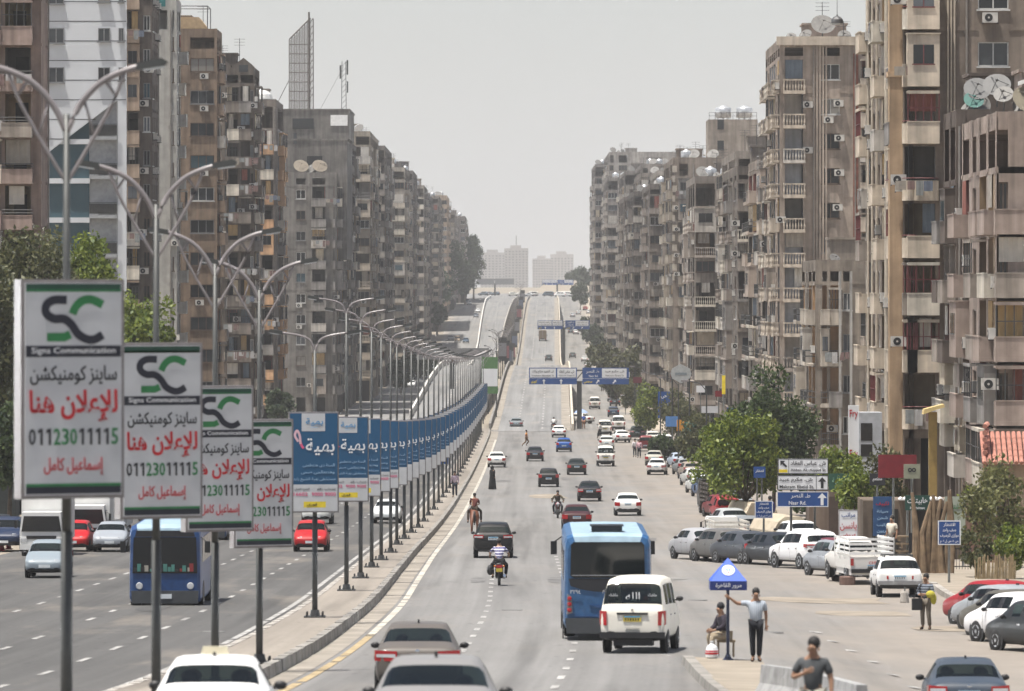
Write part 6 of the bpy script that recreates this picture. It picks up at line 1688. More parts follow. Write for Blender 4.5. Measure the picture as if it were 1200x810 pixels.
posts = [on(*p) for p in ((369, 732), (406, 699), (422.6, 684), (435.5, 671), (446.7, 662), (457.8, 652.6), (465, 643), (473.7, 636), (482, 629), (490, 623), (496.7, 615.5), (502, 608), (508.5, 601), (514, 593), (519, 586))]
z_ = posts[-1].y + 14
while z_ < 690:
    posts.append(Vector((MR(z_) - 1.15, z_, gz(z_)))); z_ += 15
LW = 0
for i, p in enumerate(posts):
    lamp_post('slim twin-arm street lamp, %s in the row above the blue adverts' % WORD[i], tuple(p), False, 10.0 if i else 8.2)
    zc = p.z + 3.35 + PH / 2
    blue_board('blue and white hospital advert board with Arabic lettering, %s of the blue median row' % ('first' if i == 0 else WORD[i]), (p.x + (.05 if i else -.02), p.y - .42, zc), radians(4), 2 if i < 5 else (1 if i < 14 else 0))
for i in range(22):
    Z = 730 + i * 52
    lamp_post('far twin-arm street lamp between the flyovers, %s beyond the last advert' % ('first' if i == 0 else WORD[i]), (MR(Z) - 2.2 if Z > 900 else MR(Z) - 1.5, Z, max(gz(Z), dz(Z) - 3) + .6), True, 8.3)
# small road sign hanging low between the advert posts
t = thing('road_sign', 'small dark blue and orange sign low between the advert posts', 'road sign', (PX(517, 420), 420, gz(420)))
k = MB(); k.box(-.55, .55, -.03, 0, 2.1, 3.3, 0); k.box(-.55, .55, -.035, -.031, 2.95, 3.3, 1); k.build('panel', [SIGNB, plain('sign_orange', (.35, .16, .03), .5)], t)
k = MB(); k.tube([(0, .05, 0), (0, .05, 3.3)], .04, 6); k.build('post', STEELD, t)
# ---------------------------------------------------------------- gantries and signs
def arrow(k, x, z, s, ang, y, m):
    T = Matrix.Rotation(ang, 2)
    def f(q): return [(x + v.x, y, z + v.y) for v in (T @ Vector(p_) * s for p_ in q)]
    k.face(f([(-.12, -.5), (.12, -.5), (.12, .1), (-.12, .1)]), m); k.face(f([(-.38, .1), (.38, .1), (0, .5)]), m)
def gantry(label, Z, pole_px, panels, base, back=False, sub=0):
    s = FPX / Z; x0 = PX(pole_px, Z)
    t = thing('gantry_sign', label, 'overhead sign', (x0, Z, base))
    ys = [p[2] for p in panels] + [p[3] for p in panels]; top = PZ(min(ys), Z) - base; bot = PZ(max(ys), Z) - base
    k = MB(); k.box(-.32, .32, .1, .6, -.5, bot + .4); k.build('column', STEELD, t)
    xa, xb = min(p[0] for p in panels), max(p[1] for p in panels)
    k = MB()
    for z in (bot + .35, top - .35): k.tube([((xa - pole_px) / s, .2, z), ((xb - pole_px) / s, .2, z)], .12, 6)
    n = int((xb - xa) / s / 1.2)
    for i in range(n): k.tube([((xa - pole_px) / s + i * 1.2, .2, bot + .35), ((xa - pole_px) / s + (i + 1) * 1.2, .2, top - .35)], .06, 4)
    k.build('truss', STEELD, t)
    for (a, b, y0, y1, kind) in panels:
        a, b = (a - pole_px) / s, (b - pole_px) / s; z1, z0 = PZ(y0, Z) - base, PZ(y1, Z) - base; h = z1 - z0; w = b - a
        k = MB(); k.box(a, b, -.06, .04, z0, z1, 0)
        y = -.066
        if back: k.build('panel', plain('sign_back', (.20, .20, .20), .6), t); continue
        def q(x0_, x1_, f0, f1, m): k.face([(a + w * x0_, y, z0 + h * f0), (a + w * x1_, y, z0 + h * f0), (a + w * x1_, y, z0 + h * f1), (a + w * x0_, y, z0 + h * f1)], m)
        if kind == 'L': q(.02, .56, .42, .95, 1); q(.59, .98, .42, .95, 1); q(0, 1, .37, .385, 1)
        else: q(.42, .95, .40, .95, 1); q(0, 1, .34, .355, 1)
        y = -.07
        for x in ((.31, .67) if kind == 'L' else (.33, .69)): arrow(k, a + w * x, z0 + h * .17, .62, 0 if kind == 'L' else -.7, y, 1)
        p = k.build('panel', [SIGNB, SIGNW], t)
        y -= .004
        if kind == 'L':
            letter(p, 'ش. الشهيد هشام بركات', a + w * .29, y, z0 + h * .76, h * .22, SBLACK, w * .46, .01); letter(p, 'ش. عباس العقاد', a + w * .785, y, z0 + h * .76, h * .22, SBLACK, w * .32, .01)
            letter(p, 'Hesham Barakat St', a + w * .29, y, z0 + h * .53, h * .10, SBLACK, w * .46); letter(p, 'Abbas AL-Aqqad St', a + w * .785, y, z0 + h * .53, h * .10, SBLACK, w * .34)
            letter(p, 'كوبرى', a + w * .10, y, z0 + h * .16, h * .2, YEL, w * .12, .02)
        else:
            letter(p, 'ط. النصر', a + w * .22, y, z0 + h * .76, h * .24, SIGNW, w * .28, .015); letter(p, 'Nasr Rd.', a + w * .24, y, z0 + h * .50, h * .13, SIGNW, w * .2, .01)
            letter(p, 'ش. مكرم عبيد', a + w * .69, y, z0 + h * .76, h * .2, SBLACK, w * .42, .01); letter(p, 'Makram Ebeid St', a + w * .69, y, z0 + h * .53, h * .1, SBLACK, w * .4)
            letter(p, 'سطحى', a + w * .12, y, z0 + h * .16, h * .2, YEL, w * .18, .02)
gantry('blue and white overhead direction sign spanning the foot of the flyover', 705, 679, [(620, 676, 431, 450.5, 'L'), (682.5, 737, 431, 450.5, 'R')], gz(705))
gantry('smaller blue overhead direction sign farther up the flyover', 1345, 661, [(630, 659.5, 375.5, 386, 'L'), (662.5, 691, 375.5, 386, 'R')], gz(1345))
gantry('tiny pale blue overhead sign at the crest of the outbound road', 2150, 653, [(635.5, 653, 328, 334, 'L'), (653.5, 672, 328, 334, 'R')], gz(2150))
gantry('grey back of an overhead sign across the inbound flyover', 830, 530, [(488, 527, 408, 421.5, 'L'), (528, 573, 408, 421.5, 'R')], gz(830), True)
gantry('distant grey overhead sign back at the crest of the inbound road', 2150, 580, [(559, 579, 326.5, 333.5, 'L'), (580, 602.5, 326.5, 333.5, 'R')], gz(2150), True)
# green and white hoarding and dark banners in the gap between the flyovers
t = thing('hoarding', 'green and white hoarding between the two flyovers', 'hoarding', (PX(574, 735), 735, gz(735)))
k = MB(); w_ = 1.1; k.box(-w_, w_, -.05, .05, 4.2, 9.2, 0); k.box(-w_ * .96, w_ * .96, -.06, -.052, 5.2, 7.6, 1); k.build('panel', [plain('hoarding_green', (.07, .17, .05), .6), SIGNW], t)
k = MB(); [k.box(x - .08, x + .08, .06, .2, 0, 9) for x in (-.9, .9)]; k.build('post', STEELD, t)
for i in range(10):
    Z = 960 + i * 88; x = MR(Z) - 1.3
    t = thing('banner_board', 'tall dark advert banner between the flyovers, %s from the gantry' % ('first' if i == 0 else WORD[i]), 'banner', (x, Z, gz(Z)), 0, 'banners between the flyovers')
    k = MB(); b_ = dz(Z) - gz(Z); k.box(-.75, .75, 0, .2, b_ + 1.2, b_ + 5.2, 0); k.box(-.7, .7, -.02, -.005, b_ + 1.8, b_ + 4.2, 1); k.build('panel', [STEELD, [plain('banner_a', (.20, .20, .21), .6), plain('banner_b', (.24, .09, .10), .6), plain('banner_c', (.10, .12, .17), .6)][i % 3]], t)
    k = MB(); k.tube([(0, .1, 0), (0, .1, b_ + 1.2)], .12, 6); k.build('post', STEELD, t)
def board(label, px0, px1, py0, py1, Z, mat, name='shop_sign', cat='sign', post=True, texts=(), edge=None, posts_at=(.5,), ground=None, depth=.08, pr=.05):
    s = FPX / Z; x = PX((px0 + px1) / 2, Z); g = (gz(Z) + lat(x, Z) + (.16 if 160 < Z < 236 and x > 14 else 0)) if ground is None else ground
    w, z0, z1 = (px1 - px0) / s, PZ(py1, Z) - g, PZ(py0, Z) - g
    t = thing(name, label, cat, (x, Z, g))
    k = MB(); k.box(-w / 2, w / 2, -depth, 0, z0, z1)
    p = k.build('panel', mat, t)
    if edge:
        k = MB(); e = .035
        for a in ((-w / 2, w / 2, z0, z0 + e), (-w / 2, w / 2, z1 - e, z1), (-w / 2, -w / 2 + e, z0 + e, z1 - e), (w / 2 - e, w / 2, z0 + e, z1 - e)): k.box(a[0], a[1], -depth - .006, -depth - .002, a[2], a[3])
        k.build('border', edge, p)
    for tx in texts:
        s_, fx, fz, fh, m, fw = tx; letter(p, s_, -w / 2 + w * fx, -depth - .012, z0 + (z1 - z0) * fz, (z1 - z0) * fh, m, w * fw, .012)
    if post:
        for f_ in posts_at:
            k = MB(); k.tube([(-w / 2 + w * f_, .05, -.05), (-w / 2 + w * f_, .05, z1)], pr, 7); k.build('post', STEEL, t)
    return t, p, w, z0, z1
# street-name signs
Z = 256; s = FPX / Z
t, p, w_, z0, z1 = board('blue Nasr Rd. direction sign with white arrow under two white street signs', 910.5, 970.5, 576, 594, Z, SIGNB, 'road_sign', 'road sign', True, [('ط. النصر', .46, .70, .34, SIGNW, .38), ('Nasr Rd.', .40, .26, .24, SIGNW, .34)], SIGNW, (.27, .74))
k = MB(); arrow(k, w_ * .38, (z0 + z1) / 2, .58, 0, -.094, 0); k.build('arrow', SIGNW, p)
t, p, w_, z0, z1 = board('white Makram Ebeid St sign with straight-ahead arrow, middle of the stack', 911, 970.5, 557, 574.5, Z, SIGNW, 'road_sign', 'road sign', True, [('ش. مكرم عبيد', .36, .68, .36, SBLACK, .66), ('Makram Ebeid St.', .38, .24, .22, SBLACK, .68)], SBLACK, (.27, .74))
k = MB(); arrow(k, w_ * .38, (z0 + z1) / 2, .52, 0, -.094, 0); k.box(w_ * .26, w_ * .268, -.092, -.086, z0, z1); k.build('arrow', SBLACK, p)
t, p, w_, z0, z1 = board('white Abbas AL-Aqqad St sign with diagonal arrow, topmost of the stack', 911.5, 970.5, 537.5, 555.5, Z, SIGNW, 'road_sign', 'road sign', True, [('ش. عباس العقاد', .60, .68, .36, SBLACK, .70), ('Abbas AL-Aqqad St', .60, .24, .22, SBLACK, .70)], SBLACK, (.27, .74))
k = MB(); arrow(k, -w_ * .39, z0 + (z1 - z0) * .66, .42, .78, -.094, 0); k.box(-w_ * .29, -w_ * .282, -.092, -.086, z0, z1); k.build('arrow', SBLACK, p)
k = MB(); k.box(-w_ * .48, -w_ * .31, -.093, -.088, z0 + .07, z0 + .22); k.build('exit_patch', YEL, p)
PARK = [('الانتظار', .5, .82, .17, SIGNW, .52), ('صف واحد', .5, .60, .17, SIGNW, .60), ('موازى للرصيف', .5, .38, .17, SIGNW, .82), ('من ٨ ص ل ١٠ م', .5, .14, .15, SIGNW, .8)]
board('blue parking rule sign with white Arabic lines standing on the pavement', 1099, 1125.5, 610, 638.5, 205, SIGNB, 'road_sign', 'road sign', True, PARK, SIGNW)
board('blue parking rule sign behind the slanted parked row', 884.5, 905.5, 587, 607.5, 246, SIGNB, 'road_sign', 'road sign', True, PARK, SIGNW)
board('small dark blue sign on twin posts in front of the tree', 883, 897, 547, 560, 300, SIGNB, 'road_sign', 'road sign', True, [('انتظار', .5, .6, .3, SIGNW, .7)], None, (.3, .7))
# shop signs on the right
board('dark green shop sign with white Arabic word Habitat', 1060.5, 1089.5, 580.5, 598, 222, plain('shop_green', (.012, .055, .04), .5), texts=[('هابيتات', .5, .63, .48, SIGNW, .82), ('Habitat', .5, .16, .16, SIGNW, .6)], posts_at=(.1,))
board('deep red blank sign above the shops', 1029, 1074, 533, 560, 232, plain('blank_red', (.16, .006, .012), .5), posts_at=(.4,))
board('small olive sign with a looped emblem in front of the red one', 1059, 1078, 544, 561, 226, plain('sign_olive', (.24, .25, .18), .5), texts=[('∞', .5, .6, .3, SBLACK, .5)])
board('white mattress shop board with red Arabic script', 982.5, 1005.5, 597.5, 633, 216, SIGNW, texts=[('مراتب', .5, .82, .2, SIGNB, .7), ('يانسن', .5, .46, .30, SRED, .85), ('عروض', .5, .15, .16, SRED, .8)], posts_at=(.1, .9), edge=LAMPG)
board('blue shop board with a red heading and lines of white print', 1023, 1045, 582, 628, 226, plain('shop_blue', (.015, .06, .16), .5), texts=[('تكييف', .5, .82, .12, SRED, .7), ('صيانة', .5, .62, .09, PALEB, .6), ('شحن', .5, .45, .09, PALEB, .55), ('تركيب', .5, .28, .09, PALEB, .6), ('فريون', .5, .12, .09, PALEB, .6)], posts_at=(.2, .8))
board('green shop sign behind the street name signs', 971, 998, 555, 574, 268, plain('shop_green2', (.02, .08, .05), .5), texts=[('صيدلية', .5, .55, .4, plain('shop_pale_green', (.25, .45, .33), .5), .7)], posts_at=(.6,))
board('black shop sign left of the green Habitat sign', 1019, 1037, 555, 569, 240, SBLACK, texts=[('مطعم', .5, .5, .4, SIGNW, .6)], posts_at=(.5,))
board('pale green board with dark green marks behind the parking rule sign', 1107, 1131, 582, 637, 228, plain('board_pale', (.32, .36, .30), .6), texts=[('مشتل', .55, .78, .14, SGREEN, .6)], posts_at=(.1, .9))
t, p, w_, z0, z1 = board('white shop box with red lettering down its side against the pier', 994, 1006, 475, 542, 305, SIGNW, texts=[('Fry', .5, .84, .17, SRED, .8), ('Fry', .5, .14, .17, SRED, .8)], post=False, depth=.3)
k = MB(); k.box(w_ / 2, w_ / 2 + 1.3, -.5, 1.6, z0 - 1, z1 - .4, 0); k.build('side_panel', plain('box_grey', (.45, .47, .5), .5), t); k = MB(); k.box(w_ / 2 + .1, w_ / 2 + .75, -.52, -.505, z1 - 2.0, z1 - 1.0, 0); k.box(w_ / 2 + .1, w_ / 2 + .75, -.52, -.505, z1 - 2.9, z1 - 2.2, 0); k.build('window', PANE, t); k = MB(); k.box(-w_/2 + .02, w_/2 - .02, -.26, -.02, 0, z0 - .01); k.build('support', wallmat('#7b6a58', .4), t)
t = thing('awning_post', 'yellow pillar with a ragged yellow canopy beside the dark wall', 'pillar', (PX(1093, 262), 262, gz(262)))
k = MB(); k.box(-.2, .2, -.2, .2, 0, PZ(483, 262) - gz(262)); k.build('pillar', plain('yellow_ochre', (.27, .18, .05), .7), t); zt = PZ(483, 262) - gz(262)
k = MB(); k.prism([(-.5, zt - .1), (.2, zt + .15), (.55, zt + .25), (.5, zt + .4), (-.45, zt + .15)], -.6, .5); k.build('canopy', plain('yellow_pale', (.55, .42, .18), .7), t)
# tall signs by the far bushes
board('tall blue street board by the far bushes', 771, 785, 459, 490, 600, SIGNB, 'road_sign', 'road sign', True, [('حى', .5, .8, .12, SIGNW, .5), ('مدينة نصر', .5, .55, .12, SIGNW, .7), ('شرق', .5, .3, .12, SIGNW, .5)], None, (.2, .8))
board('small pale blue board below the tall blue one', 780, 796, 488, 500, 560, plain('board_lightblue', (.08, .22, .5), .5), post=True)
board('orange advert board at the end of the verge cars', 793, 802, 492, 505, 520, plain('board_orange', (.55, .24, .02), .5))
board('teal and blue shop board next to the orange one', 801.5, 815.5, 495, 509, 510, plain('board_teal', (.04, .28, .24), .5))
t = thing('billboard', 'pale diamond-shaped billboard on twin posts above the far bushes', 'billboard', (PX(798, 560), 560, gz(560)))
s = FPX / 560; zc = PZ(438, 560) - gz(560); k = MB(); k.prism([(-1.1, zc), (-.9, zc + .55), (0, zc + 1.0), (.9, zc + .55), (1.1, zc), (.9, zc - .5), (0, zc - 1.0), (-.9, zc - .5)], -.1, .1); k.build('panel', plain('board_silver', (.4, .42, .42), .5), t)
k = MB(); k.box(-.6, .6, -.12, -.105, zc - .12, zc + .12); k.build('lettering_band', plain('band_grey', (.2, .24, .26), .5), t)
for x in (-.9, .9): k = MB(); k.tube([(x, .15, 0), (x, .15, zc)], .09, 6); k.build('post', STEELD, t)
# left edge: shutter hoarding and awning behind the first advert board
t = thing('shutter', 'pale corrugated shutter panel at the left edge', 'shutter', (PX(4, 300), 300, gz(300)))
k = MB(); s = FPX / 300
for i in range(8): k.box(-2.5, .62, -.1 + .04 * (i % 2), .1, PZ(452, 300) - gz(300) + i * .42, PZ(452, 300) - gz(300) + i * .42 + .37)
k.build('slat_panel', plain('shutter_grey', (.38, .39, .40), .5, .2), t)
k = MB(); k.box(-2.4, .7, .1, 2.2, 0, PZ(455, 300) - gz(300)); k.build('kiosk', plain('kiosk_dark', (.05, .06, .06), .7), t)
k = MB(); k.prism([(-2.5, PZ(452, 300) - gz(300) - .2), (.75, PZ(452, 300) - gz(300) - .2), (.75, PZ(452, 300) - gz(300) - .6), (-2.5, PZ(452, 300) - gz(300) - .6)], -.9, 0); k.build('awning', plain('awning_teal', (.05, .09, .10), .7), t)
# hanging lantern on a cable, top right
t = thing('hanging_lantern', 'bell-shaped street lantern hanging from a cable at the top right', 'lantern', (PX(981, 300), 300, PZ(22, 300)))
k = MB(); k.lathe([(.34, -.26), (.33, -.05), (.22, .08), (.06, .16), (.03, .24)], 14); k.build('lantern_body', plain('lantern_dark', (.08, .08, .08), .5), t); k = MB(); k.lathe([(.3, -.34), (.33, -.265)], 14); k.build('lantern_glass', plain('lantern_glass', (.5, .5, .48), .3), t)
k = MB(); k.tube([(0, 0, .2), (0, 0, 4.6)], .015, 4); k.tube([(0, 0, 4.6), (3.2, 3, 5.2)], .05, 5); k.build('cable', BLACK, t)

# small boards, lamp poles and canopies along the right verge
VERGE = [('white lightbox sign under the trees past the diamond billboard', 816, 826, 452, 460, 480, SIGNW), ('faded green pharmacy board beneath the round hazy tree', 752, 760, 470, 477, 640, plain('shop_green2', (.02, .08, .05), .5)), ('small red sign among the verge trees', 838, 846, 458, 465, 430, plain('blank_red', (.16, .006, .012), .5)),
         ('narrow yellow sign beside the big dark tree', 846, 850, 440, 462, 400, YEL), ('blue and white shop sign half hidden by the dark tree', 852, 866, 478, 486, 395, SIGNB), ('dirty white banner over the shops left of the dark tree', 822, 842, 476, 484, 440, plain('vinyl_white', (.50, .51, .52))), ('maroon canopy sign far along the right verge', 742, 752, 442, 449, 700, plain('maroon_board', (.12, .02, .03), .6)), ('pale shop sign by the far trees', 728, 738, 436, 442, 800, plain('vinyl_white', (.50, .51, .52)))]
for lb, a, b, y0, y1, Z, m in VERGE: board(lb, a, b, y0, y1, Z, m)
for i, (px, Z) in enumerate(((828, 420), (795, 500), (774, 570), (757, 660), (744, 740), (733, 830))):
    x = PX(px, Z); t = thing('street_lamp', ['single-arm lamp pole left of the big dark tree', 'single-arm lamp pole by the diamond billboard', 'single-arm lamp pole beside the tall blue street board', 'single-arm lamp pole past the spreading green tree', 'single-arm lamp pole right of the gantry panel', 'far single-arm lamp pole on the right verge'][i], 'street lamp', (x, Z, gz(Z)))
    k = MB(); k.tube([(0, 0, 0), (0, 0, 8.0)], [.09, .05], 7); k.build('pole', STEELD, t); k = MB(); k.tube([(0, 0, 7.8), (-.5, 0, 8.4), (-1.5, 0, 8.6)], .04, 6); k.build('arm', STEELD, t); k = MB(); k.box(-2.0, -1.4, -.12, .12, 8.53, 8.66); k.build('lamp_head', LAMPG, t)
# ---------------------------------------------------------------- trees
def crown_mesh(seed, mat, rx, rz, n, leaf, lobes=22, gap=.5):
    def f():
        r = random.Random(seed); k = MB(); cl = []
        for i in range(lobes):
            while True:
                p = Vector((r.uniform(-1, 1), r.uniform(-1, 1), r.uniform(-1, 1)))
                if .25 < p.length < .95: break
            cl.append((Vector((p.x * rx * .85, p.y * rx * .85, p.z * rz * .85 + .12 * rz)), r.uniform(.24, .45) * (rx * .6 + min(rz, 1.6 * rx) * .4)))
        for i in range(n):
            c, q = r.choice(cl)
            d = Vector((r.gauss(0, 1), r.gauss(0, 1), r.gauss(0, .8))).normalized() * q * (r.random() ** .42)
            p = c + d
            a = Vector((r.gauss(0, 1), r.gauss(0, 1), r.gauss(0, .6) + .25)).normalized(); b = a.cross(Vector((r.gauss(0, 1), r.gauss(0, 1), r.gauss(0, 1)))).normalized(); a2 = a.cross(b)
            l = leaf * r.uniform(.6, 1.3); w = l * .5
            k.face([p - b * l, p - a2 * w, p + b * l, p + a2 * w])
        return k.mesh('crown', mat), cl
    return cached(('crown', seed, mat.name, rx, rz, n), f)
def tree(label, px, Z, h, w, mat, seed=1, n=5200, leaf=.17, ctop=None, kind='street_tree', cat='tree', trunk=.16, group=None, base=None, aspect=None, dx=0):
    x = PX(px, Z) + dx; g = gz(Z) + lat(x, Z) if base is None else base
    t = thing(kind, label, cat, (x, Z, g), 0, group)
    rz = (aspect or .42) * h; rx = w / 2
    me, cl = crown_mesh(seed, mat, rx, rz, n, leaf, max(20, int(22 * rz / rx)))
    zc = h - rz
    ob('crown', me, t, (0, 0, zc))
    k = MB(); r = random.Random(seed)
    fork = Vector((.1, 0, max(.8, zc - rz * .75)))
    k.tube([(0, 0, -.1), (.05, .03, fork.z * .5), tuple(fork)], [trunk, trunk * .8, trunk * .65], 8)
    for c, q in cl[:9]:
        e = c + Vector((0, 0, zc)); m = fork.lerp(e, .5) + Vector((r.uniform(-.2, .2), 0, .15)); k.tube([tuple(fork), tuple(m), tuple(e)], [trunk * .5, trunk * .3, trunk * .12], 5)
    k.build('trunk', BARK, t, True)
    return t
tree('big dark green tree behind the street name signs on the right', 906, 345, 9.3, 6.6, LEAF['dark'], 2, 11000, .16)
tree('second dark tree with a lower crown left of the big dark one', 868, 372, 7.0, 4.4, LEAF['dark'], 3, 6000, .16)
tree('bright yellow-green tree overhanging the dark lorry', 872, 302, 6.6, 4.9, LEAF['green'], 4, 9500, .14)
tree('small light green tree left of the bright yellow-green one', 834, 352, 5.6, 2.9, LEAF['green'], 5, 3800, .14)
tree('bushy green tree under the street sign stack beside the shop signs', 985, 285, 5.0, 3.0, LEAF['green'], 6, 3200, .16)
tree('low dark shrub between the covered cars and the white board', 958, 275, 3.4, 3.2, LEAF['dark'], 7, 3000, .14, kind='shrub', cat='shrub')
tree('sparse olive tree at the right edge in front of the tiled porch', 1172, 226, 4.6, 2.6, LEAF['dry'], 8, 2600, .11, aspect=.40)
tree('leaning thin tree with bare lower branches left of the sparse olive one', 1150, 216, 4.0, 1.9, LEAF['dry'], 9, 1300, .10, aspect=.38, trunk=.09)
tree('bright green bush low at the right edge behind the red saloon', 1188, 210, 2.3, 1.6, LEAF['green'], 10, 1500, .10, kind='shrub', cat='shrub', trunk=.06)
tree('scrubby brown-green bush at the foot of the parking rule sign', 1143, 212, 1.8, 1.7, LEAF['olive'], 11, 1200, .10, kind='shrub', cat='shrub', trunk=.06)
tree('green bush spilling over the wall right of the street sign stack', 1012, 262, 4.2, 2.6, LEAF['green'], 14, 2600, .13, kind='shrub', cat='shrub')
tree('dusty olive bush above the shop roof left of the red sign', 1035, 262, 5.0, 2.4, LEAF['olive'], 15, 2200, .13, kind='shrub', cat='shrub')
tree('small green bush between the pale green board and the thin tree', 1135, 240, 3.3, 1.5, LEAF['green'], 16, 1500, .11, kind='shrub', cat='shrub')
for i, (px, Z, h, w, m, lb) in enumerate([(815, 470, 5.5, 4.0, 'olive', 'hazy green tree right of the diamond billboard'), (792, 590, 6.5, 4.6, 'olive', 'green tree beneath the diamond billboard'), (760, 640, 6.2, 5.2, 'green', 'spreading green tree beside the tall blue street board'), (778, 520, 2.8, 3.0, 'dark', 'dark clipped bush at the end of the service road queue'),
        (745, 760, 6, 5, 'olive', 'low hazy tree left of the tall blue street board'), (712, 1010, 9.5, 8.6, 'olive', 'large round hazy tree above the right gantry panel'), (742, 930, 8.5, 6.4, 'olive', 'taller narrow tree right of the large round hazy one'), (722, 850, 6, 5, 'olive', 'bushy tree under the large round hazy one'),
        (688, 1580, 8, 8, 'far', 'distant tree clump at the end of the right side road'), (697, 1480, 9, 7, 'far', 'distant tree right of the far gantry'), (704, 1330, 8, 7, 'far', 'distant leafy tree below the far right blocks'), (680, 1900, 9, 8, 'far', 'farthest small tree on the right of the crest')]):
    tree(lb, px, Z, h, w, LEAF[m], 20 + i, 3600 if Z < 800 else 2600, .2 if Z < 800 else .38)
for i, (px, Z, h, w, m, lb) in enumerate([(28, 300, 17.9, 6.4, 'olive', 'tall olive-grey tree behind the nearest advert board'), (100, 312, 17.4, 4.2, 'green', 'bright green tree crown between the first two lamp poles'), (165, 330, 14.2, 4.4, 'green', 'green tree above the second advert board'), (-12, 290, 15, 4, 'olive', 'olive tree cut off by the left edge'), (10, 285, 7, 3.5, 'dark', 'dark shaded tree below the shutter at the left edge'), (60, 296, 11, 4.6, 'dark', 'dark lower tree behind the nearest advert board')]):
    tree(lb, px, Z, h, w, LEAF[m], 50 + i, 12000, .17, aspect=.34)
for i, (px, Z, h, w, lb) in enumerate([(541, 2015, 27, 11, 'tall dark tree at the end of the left street wall'), (555, 2050, 25, 8, 'dark tree overhanging the far left side road'), (526, 1900, 27, 12, 'broad dark tree before the sand-coloured block'), (514, 1800, 19, 9, 'lower dark tree left of the tall far ones'), (545, 1965, 17, 8, 'dense dark tree low at the far left side road'), (512, 1650, 11, 6, 'greyish small tree on the far left verge')]):
    tree(lb, px, Z, h, w, LEAF['far'], 60 + i, 3600, .5, trunk=.4, aspect=.44)
for i, (px, Z, h, w, lb) in enumerate([(490, 1050, 7, 8, 'low green trees edge behind the left lamp heads'), (505, 1180, 6, 7, 'low round tree right of the one behind the left lamp heads'), (470, 960, 6, 6, 'low dusty tree behind the blue advert lamp posts'), (330, 640, 6, 4, 'small dark tree under the left blocks behind the lamp posts')]):
    tree(lb, px, Z, h, w, LEAF['far'], 70 + i, 2600, .3)
# ---------------------------------------------------------------- clutter on the right pavement
def at(px, py, h=0):
    p = on(px, py); return (p.x, p.y, p.z + h)
t = thing('palm_stump', 'bundle of split brown palm trunks standing on the pavement', 'palm trunks', (PX(1094, 216), 216, gz(216) + .16))
r = random.Random(3)
for i in range(9):
    k = MB(); x = -.75 + i * .18; k.tube([(x, r.uniform(-.2, .2), 0), (x + r.uniform(-.12, .12), 0, 1.6), (x + r.uniform(-.3, .3), 0, r.uniform(2.4, 3.4))], [.14, .12, .07], 7); k.build('trunk', plain('palm_brown', (.20, .14, .085), .9, 0, .4, 3), t)
t = thing('scrap_board', 'black sheet board with nailed battens leaning by the palm trunks', 'board', (PX(1077, 219), 219, gz(219) + .16))
k = MB(); k.box(-.42, .42, -.03, .03, 0, 1.55); k.build('sheet', SBLACK, t); k = MB(); k.T = Matrix.Rotation(.6, 4, 'Y'); k.box(-.45, .35, -.06, -.035, .85, .91); k.T = Matrix.Rotation(-.5, 4, 'Y'); k.box(-.3, .5, -.06, -.035, .75, .8); k.T = None; k.box(-.42, .42, -.06, -.035, .50, .55); k.build('batten', plain('batten', (.5, .42, .3), .8), t)
t = thing('iron_gate', 'low black iron gate on the pavement behind the parking rule sign', 'gate', (PX(1127, 222), 222, gz(222) + .16))
k = MB(); [k.box(-.35 + i * .12, -.33 + i * .12, -.02, .02, 0, .85) for i in range(7)]; k.box(-.37, .41, -.025, .025, .83, .88); k.box(-.37, .41, -.025, .025, .1, .14); k.build('bars', BLACK, t)
t = thing('brick_wall', 'rusty brown stone wall behind the thin tree', 'wall', (PX(1152, 234), 234, gz(234) + .1)); k = MB(); k.box(-.75, .75, -.15, .15, 0, 2.7); k.build('wall', plain('rusty_stone', (.17, .10, .075), .95, 0, .5, 3), t)
t = thing('reed_fence', 'straw-coloured reed fence at the foot of the thin tree', 'fence', (PX(1165, 207), 207, gz(207) + .16)); k = MB(); [k.tube([(-.7 + i * .06, r.uniform(-.03, .03), 0), (-.7 + i * .06 + r.uniform(-.05, .05), 0, r.uniform(.7, .95))], .03, 5) for i in range(26)]; k.build('reeds', plain('reed', (.30, .23, .13), .95, 0, .3, 6), t)
t = thing('tiled_porch', 'brown porch hut with a pink clay tile roof at the right edge', 'porch', (PX(1172, 243), 243, gz(243)))
s = FPX / 243
k = MB(); zt = PZ(545, 243) - gz(243); k.box(-.5, 3, 0, 3, 0, zt); k.build('wall', wallmat('#8f7350', .4), t)
k = MB()
for i in range(16):
    for j in range(5):
        x = -.75 + i * .24; z = zt + .1 + j * .26; y = -.5 + j * .28
        k.tube([(x, y, z), (x, y + .33, z + .30)], [.115, .10], 7)
k.build('tile_roof', plain('clay_tile', (.42, .19, .14), .85, 0, .25, 4), t)
k = MB()
for i in range(10):
    z = zt + 1.75 - i * .3; k.tube([(-.72 - i * .0, -.3, z), (-.55, .3, z + .1)], .12, 6)
k.build('gable_tiles', plain('clay_tile', (.42, .19, .14)), t)
t = thing('corner_shop', 'cluttered low shop front with a corrugated white canopy', 'shop', (PX(1078, 246), 246, gz(246)))
k = MB(); k.box(-2.6, 2.2, 0, 4, 0, 2.7); k.build('wall', wallmat('#6e5c48', .5), t); k = MB(); k.box(-2.2, -1.0, -.05, -.01, .1, 2.3); k.box(-.4, 1.6, -.05, -.01, .1, 2.3); k.build('doorway', DARKIN, t)
k = MB(); [k.prism([(-1.0 + i * .2, 2.75), (-.8 + i * .2, 2.75), (-.8 + i * .2, 2.8), (-.9 + i * .2, 2.88), (-1.0 + i * .2, 2.8)], -1.1, 0) for i in range(10)]; k.build('canopy', WHITE, t)
t = thing('corner_shop', 'brown wall and gate left of the white mattress board', 'shop', (PX(985, 272), 272, gz(272)))
